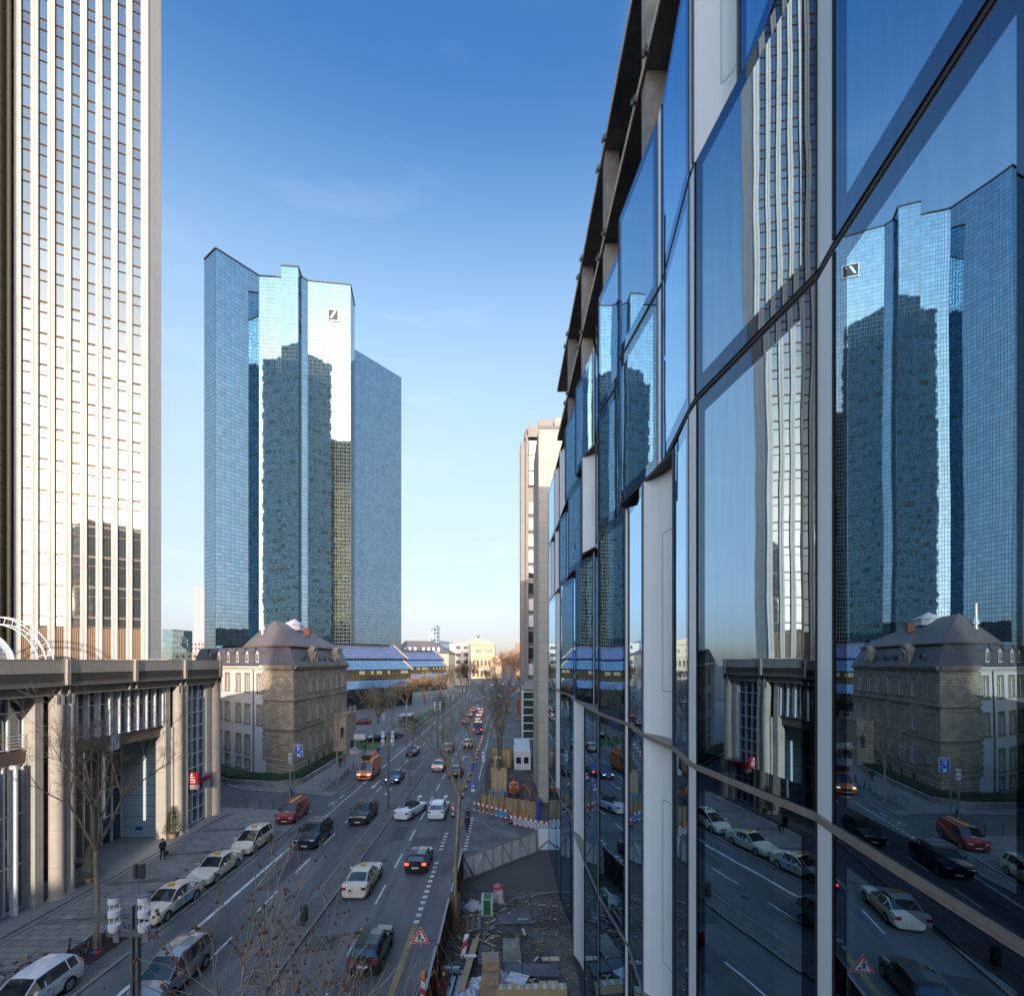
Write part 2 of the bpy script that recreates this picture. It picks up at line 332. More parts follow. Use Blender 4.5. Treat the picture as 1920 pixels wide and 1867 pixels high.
concrete_d = mat('soffit_concrete', (.17, .155, .135), .92, var=.3, scale=1.2, bump=.3, bscale=12, stain=.4)
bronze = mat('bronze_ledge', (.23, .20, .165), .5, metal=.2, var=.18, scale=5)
stone_lt = mat('beige_cladding', (.47, .45, .415), .7, var=.06, scale=.9, stain=.06)
wood = mat('pale_timber', (.50, .36, .19), .75, var=.2, scale=3, vscale=(6, 1, 1))
wood_old = mat('weathered_timber', (.22, .15, .09), .85, var=.3, scale=3, vscale=(5, 5, 1))
red_m = mat('signal_red', (.62, .03, .03), .45, var=.05)
white_m = mat('white_enamel', (.78, .78, .77), .4, var=.04)
blue_m = mat('sign_blue', (.02, .12, .55), .4, var=.03)
yellow_m = mat('lamp_yellow', (.75, .42, .02), .4, var=.05)
orange_lens = mat('amber_lens', (.85, .28, .02), .25, var=.05)

# ---------------------------------------------------------------- the ground
mb = MB(); mb.poly([(-900, -400, 0), (900, -400, 0), (900, 2500, 0), (-900, 2500, 0)])
tag(mb.build('ground', mat('city_ground', (.11, .10, .09), .9, var=.2, scale=.2)), kind='structure')
mb = MB()
road_pts = [(-20.75, -60), (-3.55, -60), (-3.55, 60), (-3.0, 140), (-.5, 190), (5, 250), (14, 320), (28, 400), (-60, 400), (-34, 330), (-24, 270), (-20.75, 220)]
mb.poly([(x, y, .004) for x, y in road_pts]); mb.poly([(-60, 400, .004), (60, 400, .004), (60, 452, .004), (-60, 452, .004)])
mb.poly([(-20.75, 53.9, .006), (-20.75, 61.5, .006), (-24.5, 63.6, .006), (-33, 64.5, .006), (-70, 92, .006), (-70, 82, .006), (-33, 56.2, .006), (-26, 54.6, .006)])
mb.poly([(-3.55, 43.6, .005), (3.9, 43.6, .005), (3.9, 52, .005), (-3.55, 52, .005)])
tag(mb.build('road', asphalt), kind='structure')
# sidewalk on the left, with the side street cut out
mb = MB()
mb.prism([(-20.95, -60), (-20.95, 55.2), (-26, 55.4), (-33, 56.6), (-70, 82), (-120, 82), (-120, -60)], .001, .12)
mb.prism([(-20.95, 61.0), (-24.6, 62.4), (-33, 63.9), (-70, 91), (-120, 120), (-120, 330), (-33, 330), (-24, 270), (-20.95, 220)], .001, .12)
tag(mb.build('pavement', paving), kind='structure')
mb = MB()
mb.prism([(-20.95, -60), (-20.75, -60), (-20.75, 55.1), (-20.95, 55.1)], .001, .13); mb.prism([(-20.95, 61.1), (-20.75, 61.1), (-20.75, 220), (-20.95, 220)], .001, .13)
for x in (-13.25, -11.85): mb.prism([(x, -60), (x+.12, -60), (x+.12, 205), (x, 205)], .005, .15)
tag(mb.build('kerb', kerbm), kind='structure')
mb = MB(); mb.poly([(-23.1, -60, .124), (-20.95, -60, .124), (-20.95, 48.5, .124), (-23.1, 48.5, .124)])
mb.poly([(-23.0, 63, .124), (-20.95, 63, .124), (-20.95, 130, .124), (-23.0, 130, .124)])
mb.box(-13.13, -11.85, -60, 205, .006, .135)
tag(mb.build('cobbled_strip', cobble), kind='structure')
mb = MB(); mb.poly([(-20.75, -60, .008), (-20.3, -60, .008), (-20.3, 54.5, .008), (-20.75, 54.5, .008)]); mb.poly([(-20.75, 62, .008), (-20.3, 62, .008), (-20.3, 200, .008), (-20.75, 200, .008)])
mb.poly([(-3.55, 43.6, .009), (-5.3, 60, .009), (-4.9, 150, .009), (-3.3, 150, .009), (-3.5, 60, .009), (2.0, 46.5, .009), (3.9, 45.8, .009), (3.9, 43.6, .009)])
tag(mb.build('worn_lane', gutter), kind='structure')
mb = MB(); mb.poly([(-5.0, -60, .010), (-3.55, -60, .010), (-3.55, 43.6, .010), (-5.0, 43.6, .010)])
mb.poly([(-3.5, 86, .012), (12, 86, .012), (12, 150, .012), (-.5, 190, .012), (-2.6, 150, .012)])
tag(mb.build('footpath', asphalt_old), kind='structure')
# kerb sweep at the site entrance
mb = MB(); pts = []
for i in range(15):
    t = i/14; a = pi+ t*pi/2*1.0; pts.append((2.6+5.3*cos(a)*.95-.2, 53.6+7.2*sin(a)))
pts = [(-3.4, 60)]+pts+[(3.9, 46.2)]
for (a, b) in zip(pts, pts[1:]):
    t = Vector((b[0]-a[0], b[1]-a[1], 0)); mb.obox(a, t.normalized(), t.length+.02, .16, .011, .14)
pts = [(3.9, 35.8), (2.4, 35.6), (.6, 34.7), (-1.0, 33.2)]
for (a, b) in zip(pts, pts[1:]):
    t = Vector((b[0]-a[0], b[1]-a[1], 0)); mb.obox(a, t.normalized(), t.length+.02, .12, .011, .1)
tag(mb.build('curved_kerb', kerbm), kind='structure')
# building site ground
mb = MB(); random.seed(3)
nx, ny = 26, 40
def site_z(x, y):
    return .02+.06*(sin(x*1.9+1)*cos(y*.9)+sin(x*4.1+y*2.3)*.35)+random.uniform(0, .025)
gr = [[(-3.4+7.3*i/nx, 20+16*j/ny, max(.015, site_z(-3.4+7.3*i/nx, 20+16*j/ny))) for i in range(nx+1)] for j in range(ny+1)]
for j in range(ny):
    for i in range(nx): mb.poly([gr[j][i], gr[j][i+1], gr[j+1][i+1], gr[j+1][i]])
gr = [[(-3.3+7.4*i/20, 55.5+30*j/40, 0) for i in range(21)] for j in range(41)]
def pit(x, y):
    d = max(0, 1-((x-2.6)/2.2)**2-((y-66)/7.)**2); h = max(0, 1-((x-3.2)/1.6)**2-((y-62)/6.)**2)
    return .03+ .9*h+random.uniform(0, .05)+.12*sin(x*3+y*1.1)*(h > 0)
for j in range(40):
    for i in range(20):
        pp = []
        for a, b in ((i, j), (i+1, j), (i+1, j+1), (i, j+1)):
            x, y, _ = gr[b][a]; random.seed(a*57+b); pp.append((x, y, max(.015, pit(x, y))))
        mb.poly(pp)
tag(mb.build('bare_earth', earth, smooth=True, sharp=80), kind='structure')
# stones and rubble lying on the site, too many to count
mb = MB(); random.seed(11)
for _ in range(1300):
    x = random.gauss(2.4, 1.2); y = random.uniform(21, 35)
    if not -3.2 < x < 3.7: continue
    r = random.uniform(.01, .028)*(2 if random.random() < .05 else 1); z = .08
    mb.poly([(x-r, y-r*.7, z), (x+r, y-r, z), (x+r*.6, y+r, z+r*.3), (x-r, y+r*.8, z+r*.4)])
    mb.poly([(x-r, y-r*.7, 0), (x+r, y-r, 0), (x+r, y-r, z), (x-r, y-r*.7, z)])
tag(mb.build('rubble', mat('broken_stone', (.22, .205, .185), .9, var=.6, scale=1.3)), kind='stuff')
# broken boards, strapping and scraps, an uncountable litter
mb = MB(); random.seed(23)
for _ in range(260):
    x = random.choice((random.uniform(-3.0, -.6), random.uniform(-3.0, 3.4))); y = random.uniform(24, 35.5); a = random.uniform(0, 6.3); l_ = random.uniform(.05, .3)*(1.8 if random.random() < .1 else 1); w_ = random.uniform(.02, .07); z = .09+random.uniform(0, .05)
    t = Vector((cos(a), sin(a)))*l_; n_ = Vector((-sin(a), cos(a)))*w_; p = Vector((x, y)); mb.prism([p-t-n_, p+t-n_, p+t+n_, p-t+n_], z, z+.03, random.randint(0, 4))
tag(mb.build('site_litter', [wood_old, wood, mat('white_scrap', (.5, .5, .5), .6), mat('blue_scrap', (.12, .2, .32), .5), concrete_d]), kind='stuff')
# markings
mb = MB(); Z = .012
def rect(x0, x1, y0, y1, z=Z): mb.poly([(x0, y0, z), (x1, y0, z), (x1, y1, z), (x0, y1, z)])
rect(-18.92, -18.68, -60, 47.5); rect(-18.9, -18.7, 75, 235)
y = 48.0
while y < 66.5: rect(-18.95, -18.7, y, y+.45); y += .9
rect(-18.95, -18.7, 67.5, 70.5)
y = 32.5-6*10
while y < 300:
    if y > 0:
        rect(-16.17, -16.03, y, y+3.0); rect(-8.78, -8.64, y+1.0, y+4.0)
    y += 6.05
y = 31.5
while y < 41: rect(-5.72, -5.4, y, y+.42); y += .84
y = 43.8
while y < 53: rect(-3.62, -3.32, y, y+.35); y += .8
y = 43.8
while y < 48: rect(-5.75, -5.4, y, y+.35); y += .8
rect(-3.75, -3.6, 70, 150); rect(-5.2, -5.05, 100, 160); rect(-13.6, -13.5, 200, 240)
def arrow(x, y, s, dirn=1, turn=0):
    d = dirn
    a = [(-.09, -2.2), (.09, -2.2), (.09, .9), (.34, .9), (0, 2.2), (-.34, .9), (-.09, .9)]
    pts = [(x+px*s*d, y+py*s*d, Z) for px, py in a]
    mb.poly(pts)
    if turn:
        mb.poly([(x+.08*d*turn, y+.1*d, Z+.001), (x+.75*d*turn, y+.75*d, Z+.001), (x+.75*d*turn, y+.95*d, Z+.001), (x+.08*d*turn, y+.4*d, Z+.001)])
        mb.poly([(x+.7*d*turn, y+.45*d, Z+.002), (x+1.15*d*turn, y+.95*d, Z+.002), (x+.7*d*turn, y+1.35*d, Z+.002)])
arrow(-17.1, 67.2, 1.0, -1); arrow(-14.6, 63.5, .8, -1)
for yy in (86, 105): arrow(-7.15, yy, 1.0, 1, 1); arrow(-10.3, yy+1, 1.0, 1)
arrow(-10.3, 135, 1.0, 1); arrow(-10.3, 60, 1.0, 1); arrow(-7.2, 60, 1., 1)
# cycle symbol
cx, cy = -19.7, 58.2
for yy in (-.55, .55):
    for k in range(12):
        a0, a1 = 2*pi*k/12, 2*pi*(k+1)/12
        mb.poly([(cx+.33*cos(a0), cy+yy+.42*sin(a0), Z), (cx+.33*cos(a1), cy+yy+.42*sin(a1), Z), (cx+.25*cos(a1), cy+yy+.34*sin(a1), Z), (cx+.25*cos(a0), cy+yy+.34*sin(a0), Z)])
rect(cx-.25, cx-.15, cy-.5, cy+.5); rect(cx-.3, cx+.1, cy+.0, cy+.1); rect(-19.75, -19.6, 60.3, 62.0)
# far sweeping lines
for k in range(10):
    t = k/10; yy = 240+k*12; rect(-18.9-(t*3.6)**2, -18.6-(t*3.6)**2, yy, yy+11.8)
    rect(2.2+12*t*t, 2.5+12*t*t, 200+k*14, 200+k*14+13)
for k in range(24):
    rect(-9+k*.9*.9, -8.85+k*.9*.9, 205+k*8, 208+k*8); rect(-4+k*.95, -3.8+k*.95, 205+k*8, 208+k*8)
tag(mb.build('road_marking', white_paint), kind='structure')
mb = MB(); mb.poly([(-5.75, 6, .012), (-5.42, 6, .012), (-5.42, 31.3, .012), (-5.75, 31.3, .012)])
tag(mb.build('yellow_lane_tape', tan_paint), kind='structure')
# repair seams and patches in the carriageway
mb = MB(); random.seed(17)
for (x0, y0, x1, y1) in ((-13.4, 24, -13.45, 90), (-16.9, 30, -13.5, 36), (-18.6, 58, -13.4, 61.5), (-11.6, 43.5, -5.2, 45.2), (-8.1, 26, -8.5, 60), (-5.2, 24, -5.3, 55), (-10.9, 63, -5.6, 64), (-17.8, 90, -17.6, 130), (-11.0, 30, -6, 31), (-5.3, 41.6, -3.7, 40.2), (-20.2, 33, -19.2, 41)):
    n_ = max(6, int(abs(y1-y0)+abs(x1-x0))); P_ = [(x0+(x1-x0)*i/n_+random.uniform(-.05, .05), y0+(y1-y0)*i/n_+random.uniform(-.05, .05)) for i in range(n_+1)]
    for a, b in zip(P_, P_[1:]):
        t = (Vector(b)-Vector(a)).normalized(); q = Vector((-t.y, t.x))*random.uniform(.012, .03); mb.poly([(a[0]-q.x, a[1]-q.y, .0135), (b[0]-q.x, b[1]-q.y, .0135), (b[0]+q.x, b[1]+q.y, .0135), (a[0]+q.x, a[1]+q.y, .0135)])
tag(mb.build('tar_seam', mat('tar', (.035, .036, .04), .5, var=.2)), kind='structure')
mb = MB()
for (x0, x1, y0, y1) in ((-17.6, -16.4, 36, 43), (-10.6, -9.3, 46, 50), (-8.4, -6.2, 44.5, 47), (-15.6, -13.6, 76, 84), (-20.2, -19, 48, 53), (-11.3, -9.6, 28.5, 30.2)): mb.poly([(x0, y0, .009), (x1, y0+.1, .009), (x1, y1, .009), (x0, y1-.1, .009)])
tag(mb.build('asphalt_patch', mat('patch', (.075, .078, .085), .65, var=.25, scale=2, stain=.3)), kind='structure')
# tactile grooves across the pavement, tree pit
mb = MB()
for y0 in (20, 25.5, 31, 36.5, 42, 48):
    for k in range(4): mb.poly([(-29, y0+k*.16, .126), (-23.1, y0+k*.16+1.1, .126), (-23.1, y0+k*.16+1.17, .126), (-29, y0+k*.16+.07, .126)])
tag(mb.build('paving_groove', mat('groove', (.07, .068, .065), .9, var=.1)), kind='structure')
mb = MB(); mb.poly([(-24.3, 27.0, .13), (-22.0, 27.0, .13), (-22.0, 30.2, .13), (-24.3, 30.2, .13)])
tag(mb.build('tree_pit', mat('pit_soil', (.06, .032, .022), .95, var=.3, scale=6, bump=.6)), kind='structure')
mb = MB()
for (x, y, r) in ((-24.7, 35.5, .35), (-25.2, 43.0, .3), (-7.2, 24.6, .3), (-9.9, 41.5, .3), (-15.0, 31, .3)):
    mb.poly([(x+r*cos(a*pi/6), y+r*sin(a*pi/6), .128 if x < -20.8 else .0125) for a in range(12)])
tag(mb.build('manhole', mat('cast_iron', (.05, .05, .05), .7, var=.3, scale=20)), kind='structure')
# lawn and hedge in front of the far offices
mb = MB(); mb.prism([(-27.4, 92), (-23.9, 93.5), (-24.5, 103), (-32, 103), (-31, 94)], .121, .22); mb.prism([(-24.9, 118), (-21.8, 118), (-21.8, 190), (-23.2, 190)], .9, .95)
tag(mb.build('lawn', grass_m), kind='structure')
o = MB().prism([(-25.1, 117.6), (-21.5, 117.6), (-21.5, 190), (-23.2, 190)], .121, .9).build('planter', concrete); tag(o, 'long low concrete planter with lawn beside the left carriageway', 'planter')
# a block of wind-blown leaves along the median
mb = MB(); random.seed(5)
for _ in range(900):
    x = random.uniform(-13.1, -11.9) if random.random() < .6 else random.uniform(-4.9, -3.5); y = random.uniform(20, 110); r = random.uniform(.03, .07); a = random.random()*6
    mb.poly([(x+r*cos(a), y+r*sin(a), .15), (x+r*cos(a+2.1), y+r*sin(a+2.1), .15), (x+r*cos(a+4.2), y+r*sin(a+4.2), .16)])
tag(mb.build('fallen_leaves', leaf_m), kind='stuff')
# low hills on the horizon
mb = MB(); random.seed(8); n = 60
rg = [[(-900+1800*i/n, 1900, 0) for i in range(n+1)], [(-900+1800*i/n, 2100, 26+10*sin(i*.35)+7*sin(i*.9)) for i in range(n+1)], [(-900+1800*i/n, 2400, 0) for i in range(n+1)]]
mb.rings(rg, closed=False); tag(mb.build('hills', mat('far_hill', (.10, .13, .16), 1, var=.1, scale=.01)), kind='structure')
# ================================================================ the glass office building on the right
GB = empty('glass_office_building', (4.0, 20, 0), 'unfinished office block with folded mirror glass and bare concrete top floors filling the right side', 'building')
g_pane = clear_glass('facade_glass', refl=.53, tint=(.36, .36, .28), gcol=(.56, .80, 1.0), tilt=.008, wav=.0055, ior=1.9)
g_frit = clear_glass('facade_glass_border', refl=.13, tint=(.01, .01, .012), gcol=(.50, .72, 1.0), dust=0, wav=.006, ior=1.9)
LV = [.12, 6.9, 14.15, 21.3, 26.0, 30.7]
near = [(4.05, -13.3), 'g', (3.72, -10), 'm', (3.72, -9.9), 'g', (4.05, -6.9), 'm', (4.05, -6.6), 'g', (3.72, -3.4), 'm', (3.72, -3.25), 'g', (4.03, -.3), 'm', (4.12, .1), 'g', (3.70, 3.2), 'm', (3.695, 3.42), 'g', (4.03, 6.26), 'm', (4.12, 6.73)]
lowmid = ['g', (3.72, 9.9), 'm', (3.74, 10.4), 'g', (3.98, 12.06), 'b', (3.86, 14.3), 'g', (4.02, 16.65), 'm', (3.98, 16.95), 'g', (3.70, 20.2)]
upmid = ['g', (3.70, 9.95), 'm', (3.72, 10.3), 'g', (4.05, 13.2), 'm', (4.03, 13.5), 'g', (3.70, 16.65), 'm', (4.08, 17.0), 'g', (3.70, 20.3), 'm', (3.74, 20.6)]
PL = [
 near+lowmid+['m', (3.72, 20.5), 'g', (3.66, 23.6), 'b', (3.72, 27.9), 'g', (3.95, 31), 'g', (3.70, 34.3), 'g', (3.72, 37.5), 'g', (3.66, 43.3)],
 near+lowmid+['m', (3.72, 20.5), 'g', (3.66, 23.6), 'b', (3.72, 27.9), 'g', (3.95, 31), 'g', (3.70, 34.3), 'b', (3.72, 37.6), 'g', (3.66, 43.3)],
 near+lowmid+['m', (3.75, 20.6), 'g', (4.05, 23.2), 'm', (4.05, 23.5), 'g', (3.70, 26.9), 'g', (4.0, 30), 'g', (3.70, 34.4), 'b', (3.72, 37.6), 'g', (3.66, 43.3)],
 near+upmid+['g', (4.03, 22.7), 'b', (3.66, 24.3), 'g', (4.0, 27), 'g', (3.70, 30.2), 'g', (3.9, 32.5), 'g', (3.70, 35), 'b', (3.70, 38.3), 'b', (3.70, 41.5), 'g', (3.66, 43.3)],
 near[:-2]+['m', (3.98, 6.7), 'g', (4.08, 8.9), 'b', (3.72, 10.1), 'm', (3.72, 10.3)]+upmid[4:]+['g', (4.05, 23.2), 'm', (4.05, 23.6), 'g', (3.70, 27), 'm', (4.0, 27.3), 'g', (3.70, 31.5), 'b', (3.70, 35), 'b', (3.70, 38.3), 'g', (3.66, 43.3)],
]
def vquad(mb, a, b, z0, z1, m=0, dx=0): mb.poly([(a[0]+dx, a[1], z0), (b[0]+dx, b[1], z0), (b[0]+dx, b[1], z1), (a[0]+dx, a[1], z1)], m)
for li, pl in enumerate(PL):
    gb, gt = (.075 if li > 2 else .055), (.075 if li > 1 else .055); z0, z1 = LV[li]+gb, LV[li+1]-gt
    pts = pl[0::2]; ty = pl[1::2]
    # ledges closing the panel stack above and below
    mb = MB(); back = [(4.6, 43.3), (4.6, -13.3)]
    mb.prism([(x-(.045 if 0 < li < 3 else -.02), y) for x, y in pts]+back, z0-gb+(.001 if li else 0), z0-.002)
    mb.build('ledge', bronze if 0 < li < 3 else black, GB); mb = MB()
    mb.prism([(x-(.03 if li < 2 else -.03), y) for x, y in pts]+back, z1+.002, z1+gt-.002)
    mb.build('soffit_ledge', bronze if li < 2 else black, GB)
    for k, t in enumerate(ty):
        a, b = Vector(pts[k]), Vector(pts[k+1]); d = (b-a).normalized(); n = Vector((-d.y, d.x)); ln = (b-a).length
        if t == 'g':
            bw = .30; mb = MB()
            A, B = (a[0], a[1]), (b[0], b[1]); q = lambda s: (a+d*s)
            i0, i1 = q(bw), q(ln-bw)
            mb.poly([(i0.x, i0.y, z0+bw), (i1.x, i1.y, z0+bw), (i1.x, i1.y, z1-bw), (i0.x, i0.y, z1-bw)], 0)
            p = mb.build('glass_pane', [g_pane], GB)
            fb = MB()
            vquad(fb, A, B, z0, z0+bw); vquad(fb, A, B, z1-bw, z1); vquad(fb, A, i0, z0+bw, z1-bw); vquad(fb, i1, B, z0+bw, z1-bw)
            ed = fb; ed.cur = 1
            for s in (0, ln-.02):
                e = q(s); ed.obox((e.x, e.y), d, .02, .02, z0, z1)
            ed.build('pane_border', [g_frit, black], p)
        elif t == 'm':
            mb = MB(); w_ = Vector((d.y, -d.x))*.12
            mb.prism([a, b, b+w_, a+w_] if True else [], z0, z1)
            mb.build('metal_mullion', white_metal, GB)
        else:
            mb = MB(); N_ = 10; prof = []
            for s in range(N_+1):
                u = s/N_; c = a.lerp(b, u); off = .42*sin(pi*u)**.8; prof.append((c.x+off*.9, c.y+off*.1))
            for (p0, p1) in zip(prof, prof[1:]): vquad(mb, p0, p1, z0, z1)
            mb2 = mb.build('folded_metal_panel', [white_metal], GB, smooth=True, sharp=60)
            gr = MB(); i0, i1 = 3, 7; zz0, zz1 = z0+1.2, z1-1.6
            P0 = Vector(prof[i0]); P1 = Vector(prof[i1])
            for kk in range(i0, i1):
                for z in (zz0, zz1): vquad(gr, prof[kk], prof[kk+1], z, z+.015, dx=-.004)
            for pp in (P0, P1): gr.obox((pp.x-.006, pp.y), (0, 1), .012, .004, zz0, zz1)
            gr.build('panel_joint', black, mb2)
            for e in (a, b): MB().box(e.x-.035, e.x+.01, e.y-.02, e.y+.02, z0, z1).build('panel_edge', dark_steel, mb2)
# concrete frame above the glass, floors inside, far gable
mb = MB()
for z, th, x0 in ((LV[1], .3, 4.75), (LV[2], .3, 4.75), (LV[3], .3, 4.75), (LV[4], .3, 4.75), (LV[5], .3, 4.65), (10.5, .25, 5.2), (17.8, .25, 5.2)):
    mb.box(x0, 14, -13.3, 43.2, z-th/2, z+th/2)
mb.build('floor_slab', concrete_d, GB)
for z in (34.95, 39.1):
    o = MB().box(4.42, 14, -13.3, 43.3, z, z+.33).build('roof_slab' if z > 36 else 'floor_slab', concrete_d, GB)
    MB().box(4.385, 4.419, -13.3, 43.3, z+.02, z+.31).build('slab_edge', mat('lit_slab_edge', (.52, .42, .30), .8, var=.3, scale=2), o)  # pale warm colour paints sunlight onto the edge of the dark slab
mb = MB()
mb.box(13.6, 14, -13.3, 43.3, .1, 39.0); mb.box(4.7, 13.55, 43.0, 43.28, .1, 26); mb.box(4.2, 13.55, -13.6, -13.32, .1, 39.3)
mb.build('core_wall', mat('dark_interior', (.045, .045, .047), .9, var=.3, scale=.6), GB)
for k in range(-4, 5):
    y = 16.15+6.67*k
    if y > 42.4: continue
    mb = MB(); mb.box(4.48, 5.1, y, y+.62, LV[5]+.16, 34.94); mb.box(4.48, 5.1, y, y+.62, 35.29, 39.09)
    mb.box(5.3, 5.9, y, y+.6, .1, 30.5); mb.build('concrete_column', concrete, GB)
    br = MB()
    for dz in (34.95, 39.1):
        for dy in (-.45, .95): br.box(4.3, 4.40, y+dy, y+dy+.14, dz+.05, dz+.28); br.box(4.22, 4.3, y+dy+.03, y+dy+.11, dz-.05, dz+.16)
    br.build('steel_bracket', dark_steel, GB)
MB().box(4.7, 12.5, 7.1, 7.6, .1, 6.6).build('partition_wall', mat('yellowish_board', (.40, .34, .10), .8, var=.15), GB)
MB().box(5.0, 5.5, 4.4, 5.1, 7.1, 20.9).build('partition_wall', MATS['yellowish_board'], GB)
mb = MB(); mb.box(4.6, 12, 3, 7, 15.2, 15.5); mb.build('ceiling_raft', mat('green_light', (.5, .55, .25), .5), GB)
# ribbed duct seen through the low panes
mb = MB(); pts = [(4.6+.15*i, 9.3-.38*i, 5.3-.16*i+.3*sin(i*.7)) for i in range(9)]
for a, b in zip(pts, pts[1:]):
    mb.tube(a, b, .33, .33, 10); c = Vector(a).lerp(b, .5); dd = (Vector(b)-Vector(a)).normalized()*.04
    for s in (0, .33, .66): c = Vector(a).lerp(b, s); mb.tube(c-dd/2, c+dd/2, .37, .37, 10, m=1)
tag(mb.build('flexible_duct', [mat('duct_yellow', (.45, .34, .06), .5, var=.1), black]), 'ribbed yellow flexible duct lying behind the low glass of the right building', 'duct')

# ================================================================ helpers for punched walls
def wall(mb, p0, p1, n, z0, z1, ops, depth=.3, m=0, mr=1):
    p0 = Vector((p0[0], p0[1])); p1 = Vector((p1[0], p1[1])); t = (p1-p0); Ln = t.length; t.normalize(); n = Vector(n).normalized()
    us = sorted(set([0, Ln]+[o[0] for o in ops]+[o[1] for o in ops])); zs = sorted(set([z0, z1]+[o[2] for o in ops]+[o[3] for o in ops]))
    P = lambda u, z, d=0: (p0.x+t.x*u-n.x*d, p0.y+t.y*u-n.y*d, z)
    flip = (t.x*n.y-t.y*n.x) > 0
    def qd(pts, mm): mb.poly(pts[::-1] if flip else pts, mm)
    for a, b in zip(us, us[1:]):
        for c, d in zip(zs, zs[1:]):
            if any(o[0] <= a+1e-6 and o[1] >= b-1e-6 and o[2] <= c+1e-6 and o[3] >= d-1e-6 for o in ops): continue
            qd([P(a, c), P(b, c), P(b, d), P(a, d)], m)
    for (a, b, c, d) in [o[:4] for o in ops]:
        qd([P(a, c), P(a, c, depth), P(a, d, depth), P(a, d)], mr); qd([P(b, c, depth), P(b, c), P(b, d), P(b, d, depth)], mr)
        qd([P(a, d), P(a, d, depth), P(b, d, depth), P(b, d)], mr); qd([P(a, c, depth), P(a, c), P(b, c), P(b, c, depth)], mr)
    return t
win_glass = clear_glass('window_glass', refl=.16, tint=(.25, .27, .27), gcol=(.8, .9, 1), ior=1.6, wav=.02)
curtain_m = mat('net_curtain', (.55, .53, .48), .9, var=.15, scale=4, vscale=(3, 3, .2))
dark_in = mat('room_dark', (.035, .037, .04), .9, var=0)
def window(parent, p0, t, n, u0, u1, z0, z1, depth, frame, surround=None, sill=None, curt=True, cross=True, prot=.08, sw=.22, mull=1):
    p0 = Vector((p0[0], p0[1])); t = Vector((t[0], t[1])).normalized(); n = Vector(n).normalized()
    def bx(mb, a, b, c, d, e0, e1):   # e: distance out of the wall plane
        q = [p0+t*a+n*e0, p0+t*b+n*e0, p0+t*b+n*e1, p0+t*a+n*e1]; mb.prism(q, c, d)
    w_ = MB(); q0, q1 = p0+t*u0-n*(depth-.04), p0+t*u1-n*(depth-.04)
    w_.poly([(q0.x, q0.y, z0), (q1.x, q1.y, z0), (q1.x, q1.y, z1), (q0.x, q0.y, z1)])
    o = w_.build('window', win_glass, parent)
    f = MB(); e0, e1 = -depth+.045, -depth+.12; fw = .09
    bx(f, u0, u0+fw, z0, z1, e0, e1); bx(f, u1-fw, u1, z0, z1, e0, e1); bx(f, u0+fw, u1-fw, z0, z0+fw, e0, e1); bx(f, u0+fw, u1-fw, z1-fw, z1, e0, e1)
    if cross:
        um = (u0+u1)/2; zc = z0+(z1-z0)*.66
        bx(f, um-.05, um+.05, z0+fw, z1-fw, e0+.002, e1+.004); bx(f, u0+fw, um-.05, zc, zc+.08, e0+.001, e1); bx(f, um+.05, u1-fw, zc, zc+.08, e0+.001, e1)
    f.build('frame', frame, o)
    bk = MB(); q0, q1 = p0+t*u0-n*(depth+.12), p0+t*u1-n*(depth+.12); h = z1-z0
    zc = z0+(h*random.choice((0, .1, .45)) if curt else h)
    if curt: bk.poly([(q0.x, q0.y, zc), (q1.x, q1.y, zc), (q1.x, q1.y, z1), (q0.x, q0.y, z1)], 1)
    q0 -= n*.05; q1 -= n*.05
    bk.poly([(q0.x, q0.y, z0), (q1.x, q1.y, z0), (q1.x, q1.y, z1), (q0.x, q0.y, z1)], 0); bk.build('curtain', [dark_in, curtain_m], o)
    if surround:
        s = MB(); bx(s, u0-sw, u0, z0, z1+sw, .003, prot); bx(s, u1, u1+sw, z0, z1+sw, .003, prot); bx(s, u0, u1, z1, z1+sw, .003, prot-.01); s.build('stone_surround', surround, o)
    if sill:
        s = MB(); bx(s, u0-sw-.06, u1+sw+.06, z0-.16, z0, .003, prot+.1); s.build('sill', sill, o)
    return o

# ================================================================ sandstone villa with mansard roof
SB = empty('mansard_stone_building', (-33, 80, 0), 'grand sandstone corner building with slate mansard roof and white rendered side wing', 'building')
stone = tile('sandstone_blocks', (.50, .41, .29), (.22, .18, .13), .75, .34, .025, var=.12, offset=.5, bump=.7, dirt=.3, col2=(.36, .29, .21))
stone_r = tile('sandstone_rustic', (.54, .46, .34), (.20, .16, .12), 2.6, .48, .05, var=.08, offset=.5, bump=.8, dirt=.25)
trim = mat('sandstone_trim', (.38, .32, .23), .85, var=.2, scale=2.5, stain=.25)
render_w = mat('white_render', (.82, .82, .81), .85, var=.05, scale=1.2, stain=.05)
slate = tile('slate_roof', (.16, .15, .165), (.05, .048, .055), .35, .22, .015, rough=.5, var=.12, offset=.5, bump=.4, dirt=.2)
copper = mat('copper_flashing', (.32, .18, .09), .5, metal=.5, var=.2)
white_frame = mat('white_window_frame', (.74, .72, .68), .5, var=.03)
A0 = (-29.3, 70.3); A1 = (-29.3, 94.0)         # street front
C0 = (-34.1, 72.3)                             # end of the chamfer
Wd = Vector((-1.3, 1)).normalized(); C1 = (C0[0]+Wd.x*24, C0[1]+Wd.y*24)
nW = Vector((-Wd.y, Wd.x)); nW = nW if nW.y < 0 else -nW
cd = Vector((C0[0]-A0[0], C0[1]-A0[1])).normalized(); nC = Vector((cd.y, -cd.x)); nC = nC if nC.y < 0 else -nC
EZ = 15.4
ops = []
